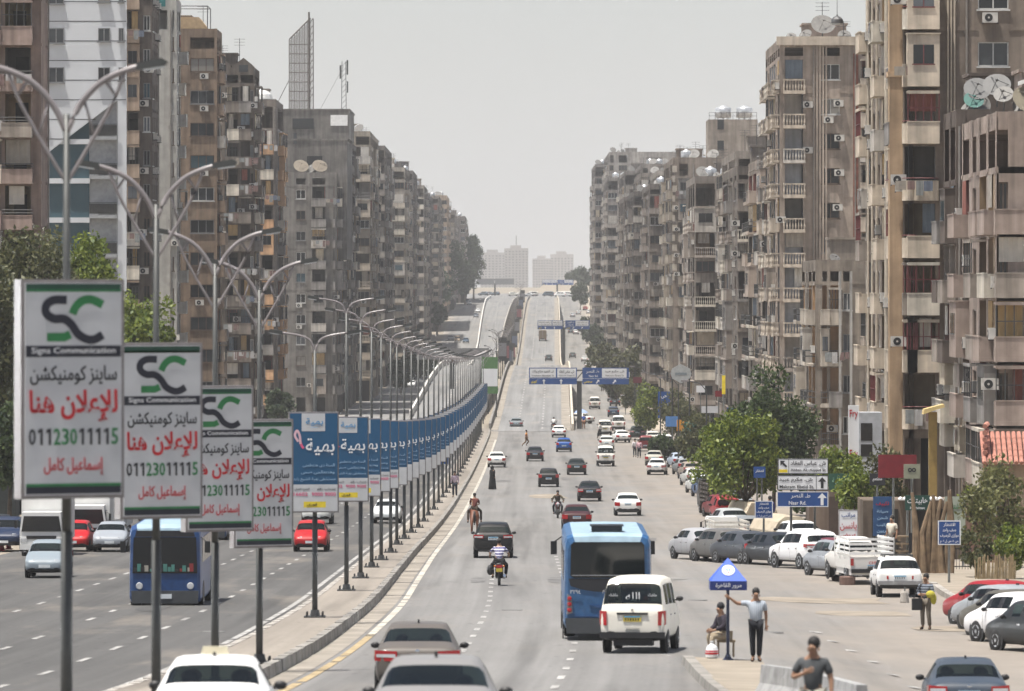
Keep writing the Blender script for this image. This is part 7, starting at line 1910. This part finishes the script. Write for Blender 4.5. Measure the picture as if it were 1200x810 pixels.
k = MB(); k.box(-1.6, 2.6, 0, 3, 0, 2.9); k.build('wall', wallmat('#7a6450', .45), t); k = MB(); k.box(-.6, .6, -.05, -.01, 0, 2.5); k.build('gate', plain('gate_brown', (.06, .04, .03), .7), t)
t = thing('fruit_crate_stall', 'pile of pallets and crates on the pavement near the worker in white', 'pallet pile', (PX(1052, 222), 222, gz(222) + .1))
for i in range(5):
    k = MB(); z = i * .3; x = .1 * (i % 2)
    for j in range(4): k.box(-.7 + x, .7 + x, -.4 + j * .22, -.28 + j * .22, z + .2, z + .25)
    for q in (-.65, 0, .6): k.box(q + x, q + x + .08, -.4, .4, z + .05, z + .2)
    k.build('pallet', plain('pallet_wood', (.22, .16, .10), .9, 0, .4, 4), t)
p = on(1060, 707); t = thing('concrete_block', 'short pale concrete bollard with a broken rod on the asphalt', 'bollard', tuple(p)); k = MB(); k.lathe([(.15, 0), (.16, .05), (.145, .36), (.12, .42)], 10); k.build('block', CONC, t); k = MB(); k.tube([(0, 0, .4), (.02, 0, .56)], .03, 5); k.build('rod', STEELD, t)
p = on(993, 686); t = thing('old_tyre', 'rust-brown drum base lying on the asphalt beside the silver hatchback', 'drum', tuple(p)); k = MB(); k.lathe([(.30, 0), (.31, .03), (.31, .30), (.28, .33), (.2, .31)], 18); k.build('drum', plain('drum_rust', (.15, .09, .07), .8, 0, .3), t)
p = on(979, 681); t = thing('stone', 'dark rough stone left of the rust-brown drum', 'stone', tuple(p)); k = MB(); k.ball((0, 0, .1), .16, 0, 7, (1.1, .8, .9)); k.build('lump', plain('dark_stone', (.09, .065, .055), .9, 0, .4, 5), t)
for i, px in enumerate((984, 997)):
    p = on(px, 677); t = thing('chair', ['black metal chair frame behind the drum, nearer the white four by four', 'black metal chair frame behind the drum, nearer the slatted pickup'][i], 'chair', tuple(p), .3 * i)
    for x in (-.2, .2):
        for y in (-.2, .2): k = MB(); k.tube([(x, y, 0), (x * .95, y * .9, .45)] + ([(x, .3, .95)] if y > 0 else []), .022, 5); k.build('leg', BLACK, t)
    k = MB(); k.box(-.22, .22, -.22, .22, .44, .48); k.build('seat', BLACK, t); k = MB(); k.box(-.2, .2, .25, .3, .7, .95); k.build('backrest', BLACK, t)
for i, (px, py, c) in enumerate(((2, 646, 0), (10, 644, 0))):
    p = on(px, py); t = thing('traffic_cone', ['red traffic cone nearest the left edge', 'red and white traffic cone right of the one at the left edge'][i], 'traffic cone', tuple(p)); k = MB(); k.lathe([(.15, .04), (.09, .3)], 10, 0); k.lathe([(.088, .302), (.06, .46)], 10, 1); k.lathe([(.058, .462), (.025, .7)], 10, 0); k.build('cone', [SRED, SIGNW], t); k = MB(); k.box(-.2, .2, -.2, .2, 0, .04); k.build('foot', SRED, t)
# jersey barrier
Bp = [Vector((PX(897, 108), 108, 0)), Vector((PX(940, 104), 104, 0)), Vector((PX(975, 98), 98, 0)), Vector((PX(1010, 91), 91, 0))]
mb = MB(); prof = [(-.3, 0), (.3, 0), (.28, .12), (.12, .38), (.09, .76), (-.09, .76), (-.12, .40), (-.28, .12)]
rings = []
for i, p in enumerate(Bp):
    a, b = Bp[max(0, i - 1)], Bp[min(len(Bp) - 1, i + 1)]; d = Vector((b.x - a.x, b.y - a.y, 0)).normalized(); n = Vector((-d.y, d.x, 0)); g = gz(p.y) + lat(p.x, p.y)
    rings.append([mb.vert((p.x + n.x * x, p.y + n.y * x, g + z)) for x, z in prof])
for a, b in zip(rings, rings[1:]):
    for j in range(8): mb.f.append([a[j], a[(j + 1) % 8], b[(j + 1) % 8], b[j]]); mb.m.append(0)
mb.f.append(rings[0]); mb.m.append(0); mb.f.append(rings[-1][::-1]); mb.m.append(0)
tag(mb.build('crash_barrier', plain('barrier_pale', (.29, .29, .285), .85, 0, .3)), 'pale concrete crash barrier starting at the sandy traffic island', 'barrier')
# traffic parasol
p = on(853, 783); t = thing('parasol_stand', 'blue pyramid traffic parasol with a white round emblem on a dark pole', 'parasol', tuple(p), radians(0))
k = MB(); k.lathe([(.30, 0), (.26, .06), (.08, .22), (.05, .3)], 4); k.build('base', plain('base_blue', (.012, .02, .06), .5), t); k = MB(); k.tube([(0, 0, .2), (0, 0, 2.45)], .04, 8); k.build('pole', plain('base_blue', (.012, .02, .06)), t)
k = MB(); a = .44
for q in range(4):
    c0, c1 = [(-a, -a), (a, -a), (a, a), (-a, a)][q], [(-a, -a), (a, -a), (a, a), (-a, a)][(q + 1) % 4]
    k.face([(*c0, 2.08), (*c1, 2.08), (0, 0, 2.62)], 0); k.face([(*c0, 1.86), (*c1, 1.86), (*c1, 2.08), (*c0, 2.08)], 1)
cn = k.build('canopy', [plain('parasol_blue', (.03, .10, .50), .6, 0, .1), plain('parasol_navy', (.012, .03, .16), .6, 0, .1)], t)
letter(cn, 'مرور القاهرة', 0, -a - .006, 1.97, .13, SIGNW, .62, .01)
k = MB(); k.T = Matrix.Translation((0, -.245, 2.325)) @ Matrix.Rotation(-math.atan2(a, .54), 4, 'X'); k.lathe([(.155, -.004), (.155, -.012)], 20, 0, 'y'); k.lathe([(.135, -.0125), (.135, -.014)], 20, 1, 'y'); k.lathe([(.11, -.0145), (.11, -.016)], 20, 0, 'y')
k.face([(-.075, -.018, .05), (-.02, -.018, -.06), (0, -.018, .02)], 1); k.face([(.075, -.018, .05), (.02, -.018, -.06), (0, -.018, .02)], 1); k.face([(-.05, -.018, -.085), (.05, -.018, -.085), (0, -.018, -.05)], 2); k.T = None; k.build('emblem', [SIGNW, plain('emblem_blue', (.10, .25, .55), .5), SRED], cn)

# trees and low blocks across the far end of the road
for i, (px, Z, h, w, lb) in enumerate([(686, 2250, 11, 12, 'hazy tree right of the crest overhead sign'), (676, 2500, 8, 16, 'faint tree line right of the tan mound')]):
    tree(lb, px, Z, h, w, LEAF['far'], 90 + i, 2400, .6, trunk=.3)
# ---------------------------------------------------------------- people and animals
def skin_mesh(V, E, Rr, mat, name, root=0, lev=1):
    me = bpy.data.meshes.new(name); me.from_pydata([tuple(v) for v in V], E, [])
    o = bpy.data.objects.new('tmp', me)
    m = o.modifiers.new('skin', 'SKIN'); m.use_smooth_shade = True; m.branch_smoothing = .3
    for i, r in enumerate(Rr):
        sv = me.skin_vertices[0].data[i]; sv.radius = (r, r) if not isinstance(r, tuple) else r; sv.use_root = i == root
    s = o.modifiers.new('sub', 'SUBSURF'); s.levels = lev; s.render_levels = lev
    r = evaluated(o); r.name = name
    r.materials.clear(); r.materials.append(mat)
    r.polygons.foreach_set('use_smooth', [True] * len(r.polygons)); r.polygons.foreach_set('material_index', [0] * len(r.polygons))
    return r
STAND = dict(pel=(0, 0, .95), wst=(0, .01, 1.10), chs=(0, .0, 1.30), nck=(0, -.005, 1.47), chin=(0, .015, 1.56), top=(0, .005, 1.67), nose=(0, .095, 1.60),
             hipL=(-.09, 0, .90), knL=(-.105, .025, .50), anL=(-.11, -.02, .09), toL=(-.13, .13, .04), hipR=(.09, 0, .90), knR=(.105, .025, .50), anR=(.11, -.02, .09), toR=(.13, .13, .04),
             shL=(-.185, -.01, 1.40), elL=(-.24, -.03, 1.13), wrL=(-.25, .05, .90), haL=(-.25, .075, .82), shR=(.185, -.01, 1.40), elR=(.24, -.03, 1.13), wrR=(.25, .05, .90), haR=(.25, .075, .82))
RAD = dict(pel=.125, wst=.12, chs=.145, nck=.055, chin=.075, top=.085, nose=.018, hip=.092, kn=.058, an=.042, to=.036, sh=.066, el=.045, wr=.030, ha=.036)
def person(label, loc, rz, pose=None, shirt='#888888', pants='#333333', sleeve='short', hair=HAIR, detail=False, shoes='#1a1614', cap=None, scale=1.0, dress=None, stripes=None, belly=1.0):
    J = dict(STAND); J.update(pose or {})
    J = {k: Vector(v) for k, v in J.items()}
    t = thing('person', label, 'person', loc, rz)
    t.scale = (scale,) * 3
    names = list(J); idx = {n: i for i, n in enumerate(names)}
    V = [J[n] for n in names]
    def rad(n): return RAD.get(n) or RAD.get(n[:-1])
    Rr = [rad(n) for n in names]
    E = [(idx[a], idx[b]) for a, b in (('pel', 'wst'), ('wst', 'chs'), ('chs', 'nck'), ('nck', 'chin'), ('chin', 'top'), ('chin', 'nose'), *[(x + s, y + s) for s in 'LR' for x, y in (('hip', 'kn'), ('kn', 'an'), ('an', 'to'), ('sh', 'el'), ('el', 'wr'), ('wr', 'ha'))], *[('pel', 'hip' + s) for s in 'LR'], *[('chs', 'sh' + s) for s in 'LR'])]
    if detail:
        for s in 'LR':
            w_, h_ = J['wr' + s], J['ha' + s]; d = (h_ - w_).normalized(); side = d.cross(Vector((0, 1, 0)) if abs(d.y) < .8 else Vector((1, 0, 0))).normalized(); up = d.cross(side)
            q = -1 if s == 'L' else 1
            for i, (off, ln) in enumerate(((-.03, .062), (-.010, .078), (.012, .074), (.032, .058))):
                a = len(V); V += [h_ + side * off + d * .035, h_ + side * off * 1.1 + d * (.035 + ln * .55) + up * .012 * q, h_ + side * off * 1.1 + d * (.035 + ln * .9) + up * .034 * q]; Rr += [.0105, .0095, .008]
                E += [(idx['ha' + s], a), (a, a + 1), (a + 1, a + 2)]
            a = len(V); V += [w_.lerp(h_, .55) - side * .042, w_.lerp(h_, .95) - side * .058 + up * .015 * q]; Rr += [.013, .010]; E += [(idx['ha' + s], a), (a, a + 1)]
    ob('body', skin_mesh(V, E, Rr, SKIN, 'body', idx['pel'], 1), t)
    def cloth(nm, pts, rr, ed, col, mat=CLOTH):
        n2 = list(pts); ix = {n: i for i, n in enumerate(n2)}
        return ob(nm, skin_mesh([pts[n] for n in n2], [(ix[a], ix[b]) for a, b in ed], [rr[n] for n in n2], mat, nm, 0, 1), t, col=col)
    if dress:
        k = MB(); pr = [(.30, .02), (.28, .3), (.23, .75), (.20, 1.05), (.22, 1.30), (.19, 1.42), (.10, 1.50)]
        k.lathe(pr, 14); k.T = None
        ob('robe', k.mesh('robe', CLOTH, True), t, col=dress)
        k = MB(); k.ball((0, -.02, 1.60), .145, 0, 12, (.92, .95, 1.18)); ob('headscarf', k.mesh('headscarf', CLOTH, True), t, col=dress)
        for s in 'LR':
            cloth('sleeve', {'a': J['sh' + s], 'b': J['el' + s], 'c': J['wr' + s]}, {'a': .10, 'b': .085, 'c': .075}, (('a', 'b'), ('b', 'c')), dress)
    else:
        P, Q = {'pel': J['pel'] + (J['wst'] - J['pel']) * -.35, 'wst': J['wst'], 'chs': J['chs'], 'nk': J['chs'].lerp(J['nck'], .72)}, {'pel': .150 * belly, 'wst': .150 * belly, 'chs': .168, 'nk': .075}
        ed = [('pel', 'wst'), ('wst', 'chs'), ('chs', 'nk')]
        for s in 'LR':
            e_ = J['sh' + s].lerp(J['el' + s], .78) if sleeve == 'short' else J['el' + s]
            P['sh' + s], Q['sh' + s] = J['sh' + s], .083; P['el' + s], Q['el' + s] = e_, .068; ed += [('chs', 'sh' + s), ('sh' + s, 'el' + s)]
            if sleeve == 'long': P['wr' + s], Q['wr' + s] = J['el' + s].lerp(J['wr' + s], .92), .05; ed += [('el' + s, 'wr' + s)]
        cloth('shirt', P, Q, ed, shirt, stripes or CLOTH)
        P, Q, ed = {'pel': J['pel']}, {'pel': .145}, []
        for s in 'LR':
            for n, r_ in (('hip', .108), ('kn', .078), ('an', .066)):
                P[n + s] = J[n + s] if n != 'an' else J['kn' + s].lerp(J['an' + s], .93); Q[n + s] = r_
            ed += [('pel', 'hip' + s), ('hip' + s, 'kn' + s), ('kn' + s, 'an' + s)]
        cloth('trousers', P, Q, ed, pants)
    for s in 'LR':
        a, b = J['an' + s], J['to' + s]
        ob('shoe', skin_mesh([a + Vector((0, 0, -.03)), a.lerp(b, .55) + Vector((0, 0, -.012)), b], [(0, 1), (1, 2)], [.055, .052, .045], CLOTH, 'shoe', 0, 1), t, col=shoes)
    hd = J['chin'].lerp(J['top'], .55); up = (J['top'] - J['chin']).normalized(); fw = (J['nose'] - J['chin']); fw = (fw - up * fw.dot(up)).normalized(); rt_ = fw.cross(up)
    if not dress:
        k = MB(); T = Matrix((( *rt_, 0), (*fw, 0), (*up, 0), (0, 0, 0, 1))).transposed(); T.translation = hd + up * .050 - fw * .030
        k.T = T; k.ball((0, 0, 0), .102, 0, 14, (.94, 1.0, 1.02)); k.T = None
        me = k.mesh('hair', hair, True); ob('hair' if not cap else 'cap', me, t)
        if cap: me.materials.clear(); me.materials.append(plain('cap_dark', (.015, .016, .02), .8)); 
    if detail:
        for q in (-1, 1):
            k = MB(); k.ball(tuple(hd - up * .035 + fw * .078 + rt_ * .032 * q), .0125, 0, 6); k.build('eye', HAIR, t)
            k = MB(); k.ball(tuple(hd - up * .045 - fw * .012 + rt_ * .088 * q), .028, 0, 7, (.5, .8, 1.1)); k.build('ear', SKIN, t)
        k = MB(); k.ball(tuple(hd - up * .105 + fw * .070), .018, 0, 7, (1.5, .5, .35)); k.build('mouth', plain('lips', (.13, .05, .04), .6), t)
    return t
def striped(name, c1, c2, sc, ax):
    m, b, L = newmat(name); tc = node(m, 'ShaderNodeTexCoord'); sp = node(m, 'ShaderNodeSeparateXYZ'); L.new(tc.outputs['Object'], sp.inputs[0])
    mm = node(m, 'ShaderNodeMath', operation='MULTIPLY'); mm.inputs[1].default_value = sc; L.new(sp.outputs[ax], mm.inputs[0])
    fr = node(m, 'ShaderNodeMath', operation='FRACT'); L.new(mm.outputs[0], fr.inputs[0]); gt = node(m, 'ShaderNodeMath', operation='GREATER_THAN'); gt.inputs[1].default_value = .5; L.new(fr.outputs[0], gt.inputs[0])
    mx = node(m, 'ShaderNodeMix', data_type='RGBA'); L.new(gt.outputs[0], mx.inputs[0]); mx.inputs[6].default_value = rgba(c1); mx.inputs[7].default_value = rgba(c2); L.new(mx.outputs[2], b.inputs['Base Color']); b.inputs['Roughness'].default_value = .9
    return m
p = Vector((PX(953, 79), 79, 0)); p.z = PZ(746, 79) - 1.76
person('man in a grey T-shirt at the bottom edge, hand raised to his chest', tuple(p), radians(168), dict(elR=(.30, .03, 1.15), wrR=(.13, .20, 1.22), haR=(.05, .22, 1.26), elL=(-.27, .0, 1.13), wrL=(-.28, .08, .90), haL=(-.28, .10, .82), knL=(-.11, .12, .5), nose=(.025, .09, 1.60)), '#45484a', '#8d8a80', detail=True)
p = on(886, 784); p.z += .17
person('man in a light striped shirt leaning one arm on the parasol pole', tuple(p), radians(180), dict(elR=(.45, .04, 1.38), wrR=(.60, .10, 1.50), haR=(.66, .12, 1.54), wrL=(-.24, .03, .90), haL=(-.24, .05, .82), anL=(-.07, -.02, .09), anR=(.07, -.02, .09), toL=(-.1, .13, .04), toR=(.1, .13, .04), knL=(-.085, .02, .5), knR=(.085, .02, .5)), '#a9b0b8', '#14171f', detail=True, scale=1.0, stripes=striped('shirt_stripe', '#aeb5bd', '#8f99a4', 22, 0), belly=1.12)
p = on(846, 779); p.z += .17
sitp = dict(pel=(0, 0, .52), wst=(0, .03, .68), chs=(0, .07, .88), nck=(0, .11, 1.04), chin=(0, .15, 1.12), top=(0, .15, 1.24), nose=(0, .24, 1.16), hipL=(-.1, .02, .50), knL=(-.13, .42, .52), anL=(-.13, .44, .10), toL=(-.14, .60, .04), hipR=(.1, .02, .50), knR=(.15, .40, .52), anR=(.14, .26, .10), toR=(.15, .42, .04),
            shL=(-.19, .07, .99), elL=(-.23, .16, .74), wrL=(-.13, .36, .66), haL=(-.10, .43, .64), shR=(.19, .07, .99), elR=(.24, .15, .74), wrR=(.14, .34, .66), haR=(.10, .42, .64))
person('seated man in a dark shirt and black cap beside the parasol pole', tuple(p + Vector((.08, 0, 0))), radians(115), sitp, '#2b2530', '#9a8d78', sleeve='long', cap=True, detail=True)
t = thing('stool', 'low wooden stool under the seated man', 'stool', tuple(p + Vector((.08, 0, 0))))
k = MB(); k.box(-.2, .24, -.18, .18, .36, .41); k.build('seat', plain('stool_wood', (.22, .17, .11), .8), t)
for x in (-.17, .2):
    for y in (-.14, .14): k = MB(); k.box(x - .02, x + .02, y - .02, y + .02, 0, .36); k.build('leg', plain('stool_wood', (.22, .17, .11)), t)
b_ = on(834, 781); t = thing('shopping_bag', 'white plastic bag with a red band at the feet of the seated man', 'bag', (b_.x, b_.y - .1, b_.z + .17)); k = MB(); k.lathe([(.10, 0), (.16, .04), (.165, .16), (.13, .28), (.04, .36), (.05, .42)], 9, 0); k.lathe([(.163, .10), (.168, .12), (.16, .2)], 9, 1); k.build('bag', [SIGNW, SRED], t)
p = on(1085, 739)
person('man with a dark shoulder bag holding a yellow bundle on the asphalt', tuple(p), radians(150), dict(elL=(-.26, .03, 1.14), wrL=(-.12, .24, 1.12), haL=(-.04, .27, 1.12), elR=(.26, .03, 1.14), wrR=(.12, .24, 1.10), haR=(.05, .27, 1.10), anL=(-.13, -.02, .09), toL=(-.17, .1, .04)), '#3c4350', '#6f675c', sleeve='long', detail=True, stripes=striped('shirt_check', '#2e343f', '#7b828c', 12, 2))
t = thing('shoulder_bag', 'black shoulder bag hanging at the side of the man with the yellow bundle', 'bag', (p.x - .28, p.y - .05, p.z + .62)); k = MB(); k.box(-.16, .16, -.09, .09, 0, .36); k.build('pouch', BLACK, t); k = MB(); k.tube([(-.1, 0, .36), (.12, .05, .80), (.22, .05, .84)], .015, 4); k.build('strap', BLACK, t)
t = thing('yellow_bundle', 'bright yellow bundle in the arms of the man with the bag', 'bundle', (p.x + .12, p.y - .27, p.z + 1.08)); k = MB(); k.ball((0, 0, .04), .15, 0, 9, (1.0, .75, .8)); k.ball((.1, .02, -.1), .12, 0, 8, (.8, .7, 1.5)); k.build('cloth', plain('yellow_cloth', (.42, .37, .04), .85), t)
p = on(577, 574); person('woman in a full black robe walking on the road near the median', tuple(p), radians(-60), dict(toL=(-.13, .2, .04)), dress='#0c0c0e', shoes='#0a0a0a', scale=1.08)
p = on(617, 524); person('running person in an orange top crossing the road', tuple(p), radians(-80), dict(knL=(-.1, .25, .55), anL=(-.1, -.02, .25), toL=(-.1, .08, .15), knR=(.1, -.12, .52), anR=(.1, -.48, .22), toR=(.1, -.42, .08), elL=(-.3, .1, 1.2), elR=(.3, -.2, 1.2)), '#c9822c', '#6a5038', scale=1.1)
p = on(533, 586); person('man in a pale pink shirt standing on the median under the last near adverts', tuple(p + Vector((0, 0, .19))), radians(170), None, '#c9b4c0', '#1d2230', sleeve='long', scale=1.1)
p = on(703, 514); person('man in a white shirt and dark trousers walking beside the minibuses', tuple(p), radians(60), dict(knL=(-.1, .2, .5), anL=(-.1, .18, .1), toL=(-.1, .32, .05), anR=(.1, -.25, .12), toR=(.1, -.12, .04)), '#d6d6d4', '#1b1d22', sleeve='long', scale=1.15)
for i, (px, py, sh, lb) in enumerate(((744, 536, '#d8d4d6', 'man in a white shirt left of the pair by the verge cars'), (749, 537, '#c9a3ab', 'man in a pinkish shirt right of the pair by the verge cars'))):
    p = on(px, py); person(lb, tuple(p), radians(20 + i * 150), None, sh, '#24262e', sleeve='long', scale=1.1)
p = Vector((PX(902, 275), 275, 0)); p.z = gz(275) + .1; person('man in a violet-blue shirt behind the covered cars', tuple(p + Vector((0, 0, .55))), radians(30), None, '#4a4b8c', '#20222c', sleeve='long', scale=1.05)
p = Vector((PX(1043, 215), 214, 0)); p.z = gz(214) + .75; person('worker in a white vest standing in the slatted pickup', tuple(p), radians(140), None, '#c4bdae', '#4b4640', scale=1.0)
p = on(677, 502); person('dark-clothed man by the blue parasol at the foot of the flyover', tuple(p), radians(90), None, '#1f2126', '#1a1b20', sleeve='long', scale=1.1)
p = on(684, 503); person('barelegged man in blue under the parasol at the foot of the flyover', tuple(p), radians(170), None, '#2b4d9c', '#9b6f56', scale=1.15)
t = thing('parasol_stand', 'small pale blue parasol at the foot of the flyover', 'parasol', tuple(on(681, 502))); k = MB(); k.tube([(0, 0, 0), (0, 0, 2.4)], .04, 6); k.build('pole', STEELD, t); k = MB(); k.lathe([(.95, 2.05), (.6, 2.35), (.05, 2.6)], 8); k.build('canopy', plain('parasol_pale', (.30, .40, .62), .7), t)
p = on(706, 459); person('far dark figure under the right gantry panel', tuple(p), 0, None, '#262629', '#202024', sleeve='long', scale=1.3)
p = on(762, 531) ; p.x += .9; person('person in an orange vest beside the maroon pickup', tuple(p), radians(90), None, '#d0601c', '#33343c', scale=1.05)
# motorcycles
def motorbike(label, loc, rz, col='#a01218'):
    t = thing('motorcycle', label, 'motorcycle', loc, rz)
    for y, nm in ((.28, 'r'), (1.52, 'f')):
        k = MB(); k.lathe([(.20, -.05), (.27, -.055), (.30, -.02), (.30, .02), (.27, .055), (.20, .05)], 20, 0, 'x', (0, y, .30)); w = k.build('wheel', RUBBER, t, True)
        k = MB(); k.lathe([(.20, -.03), (.20, .03)], 16, 0, 'x', (0, y, .30)); k.build('rim', RIM, w)
    k = MB(); k.tube([(0, .28, .32), (0, .7, .45), (0, 1.1, .42), (0, 1.25, .85)], .045, 7); k.tube([(0, .3, .75), (0, .75, .72), (0, 1.2, .88)], .04, 7)
    for s in (-1, 1): k.tube([(s * .1, 1.52, .3), (s * .1, 1.3, .95)], .028, 6); k.tube([(s * .13, .3, .32), (s * .13, .32, .75)], .03, 6)
    k.box(-.14, .14, .72, 1.1, .25, .52); k.build('frame', STEELD, t)
    k = MB(); k.tube([(.17, 1.0, .28), (.19, .6, .28), (.20, -.02, .40)], [.03, .05, .06], 8); k.build('exhaust', CHROME, t)
    k = MB(); k.ball((0, 1.0, .88), .2, 0, 10, (.75, 1.35, .7)); k.build('tank', PAINT, t, True, col=col)
    k = MB(); k.box(-.13, .13, .0, .80, .76, .86); k.ball((0, .02, .81), .13, 0, 8, (1, .6, .5)); k.build('seat', BLACK, t, True)
    k = MB(); k.prism([(-.07, .0), (.07, .0), (.07, .24), (-.07, .24)], -.1, -.06); k.build('mudguard', PAINT, t, loc=(0, .05, .52), col=col)
    k = MB(); k.box(-.11, .11, -.09, -.02, .70, .80); k.build('tail_light', REDL, t)
    k = MB(); k.box(-.12, .12, -.10, -.085, .54, .67); k.build('number_plate', plain('plate_yellow', (.52, .40, .05)), t)
    k = MB(); k.tube([(-.38, 1.12, 1.02), (-.2, 1.25, 1.06), (.2, 1.25, 1.06), (.38, 1.12, 1.02)], .02, 6); k.build('handlebar', BLACK, t)
    for s in (-1, 1):
        k = MB(); k.tube([(s * .3, 1.18, 1.05), (s * .36, 1.2, 1.22)], .01, 4); k.ball((s * .38, 1.2, 1.25), .06, 0, 7, (1, .4, .7)); k.build('wing_mirror', BLACK, t)
        k = MB(); k.ball((s * .17, -.03, .75), .04, 0, 6); k.build('indicator', AMBER, t)
    k = MB(); k.ball((0, 1.42, .93), .1, 0, 8); k.build('headlight', CLEARL, t)
    return t
RIDE = dict(pel=(0, .38, .96), wst=(0, .42, 1.10), chs=(0, .50, 1.32), nck=(0, .56, 1.48), chin=(0, .60, 1.56), top=(0, .60, 1.68), nose=(0, .69, 1.60), hipL=(-.12, .40, .92), knL=(-.28, .80, .76), anL=(-.24, .58, .36), toL=(-.26, .74, .30), hipR=(.12, .40, .92), knR=(.28, .80, .76), anR=(.24, .58, .36), toR=(.26, .74, .30),
            shL=(-.19, .50, 1.41), elL=(-.36, .68, 1.18), wrL=(-.36, .98, 1.06), haL=(-.36, 1.06, 1.05), shR=(.19, .50, 1.41), elR=(.36, .68, 1.18), wrR=(.36, .98, 1.06), haR=(.36, 1.06, 1.05))
for px, py, rzd, mcol, shc, pn, stp, lm, lr, sl in ((585, 687, 0, '#8e1418', '#cfd0e0', '#14151a', ('#d8d6e0', '#2c2a6a'), 'red motorcycle with a yellow plate behind the black four by four', 'motorcyclist in a blue and white striped shirt, red sleeves', 'short'),
                                               (653.5, 607, 180, '#a01420', '#4a4436', '#20242c', None, 'red motorcycle alone in mid-road, coming past the black saloon', 'motorcyclist in an olive shirt on the lone red motorcycle', 'long'),
                                               (649, 505, 0, '#24262a', '#e4e4e2', '#17181c', None, 'dark motorcycle left of the white saloon at the foot of the flyover', 'motorcyclist in white at the foot of the flyover', 'long')):
    p = on(px, py); rz = radians(rzd)
    motorbike(lm, tuple(p), rz, mcol)
    person(lr, tuple(p), rz, RIDE, shc, pn, sleeve=sl, stripes=striped('rider_stripe', *stp, 9, 2) if stp else None, scale=1.0)
t = thing('black_bag', 'black bag hanging from the left of the red motorcycle', 'bag', tuple(on(585, 687) + Vector((-.34, .1, .45)))); k = MB(); k.ball((0, 0, .15), .17, 0, 8, (.8, 1, 1.2)); k.build('sack', BLACK, t)
# horse and rider
p = on(556, 627)
t = thing('horse', 'brown horse walking away with a rider on the left lane', 'horse', tuple(p))
HV = dict(rump=(0, .25, 1.18), belly=(0, .75, 1.12), chest=(0, 1.25, 1.18), n1=(0, 1.5, 1.45), poll=(0, 1.75, 1.80), muz=(0, 2.05, 1.55), earL=(-.06, 1.72, 1.95), earR=(.06, 1.72, 1.95))
HR = dict(rump=.29, belly=.29, chest=.27, n1=.16, poll=.11, muz=.07, earL=.025, earR=.025)
HE = [('belly', 'rump'), ('belly', 'chest'), ('chest', 'n1'), ('n1', 'poll'), ('poll', 'muz'), ('poll', 'earL'), ('poll', 'earR')]
for s, q in (('L', -1), ('R', 1)):
    st_ = .10 * q
    HV.update({'th' + s: (.15 * q, .28 + st_, .88), 'hk' + s: (.15 * q, .08 + st_ * 1.5, .50), 'hf' + s: (.15 * q, .16 + st_ * 2, .06), 'fa' + s: (.14 * q, 1.28, .82), 'kn' + s: (.14 * q, 1.30 - st_, .48), 'ff' + s: (.14 * q, 1.26 - st_ * 2, .06)})
    HR.update({'th' + s: .14, 'hk' + s: .06, 'hf' + s: .055, 'fa' + s: .09, 'kn' + s: .055, 'ff' + s: .055}); HE += [('rump', 'th' + s), ('th' + s, 'hk' + s), ('hk' + s, 'hf' + s), ('chest', 'fa' + s), ('fa' + s, 'kn' + s), ('kn' + s, 'ff' + s)]
nm = list(HV); ix = {n: i for i, n in enumerate(nm)}
ob('body', skin_mesh([HV[n] for n in nm], [(ix[a], ix[b]) for a, b in HE], [HR[n] for n in nm], plain('horse_coat', (.13, .045, .022), .6), 'body', ix['belly']), t)
k = MB(); k.tube([(0, -.02, 1.3), (0, -.1, 1.05), (0, -.08, .55)], [.05, .08, .03], 7); k.build('tail', HAIR, t, True)
k = MB(); k.tube([(0, 1.35, 1.6), (0, 1.62, 1.85), (0, 1.74, 1.93)], [.05, .06, .03], 6); k.build('mane', HAIR, t, True)
HRD = {a: (v[0] * (1.25 if a[:2] in ('kn', 'an', 'to') else 1), v[1] + .30, v[2] + .52) for a, v in RIDE.items()}
HRD.update(anL=(-.36, .85, .72), toL=(-.38, 1.0, .66), anR=(.36, .85, .72), toR=(.38, 1.0, .66), wrL=(-.12, 1.15, 1.62), haL=(-.09, 1.22, 1.6), wrR=(.12, 1.15, 1.62), haR=(.09, 1.22, 1.6), elL=(-.26, .98, 1.66), elR=(.26, .98, 1.66))
person('rider in a dark reddish shirt on the brown horse', tuple(p), 0, HRD, '#5b2b25', '#3a3026')
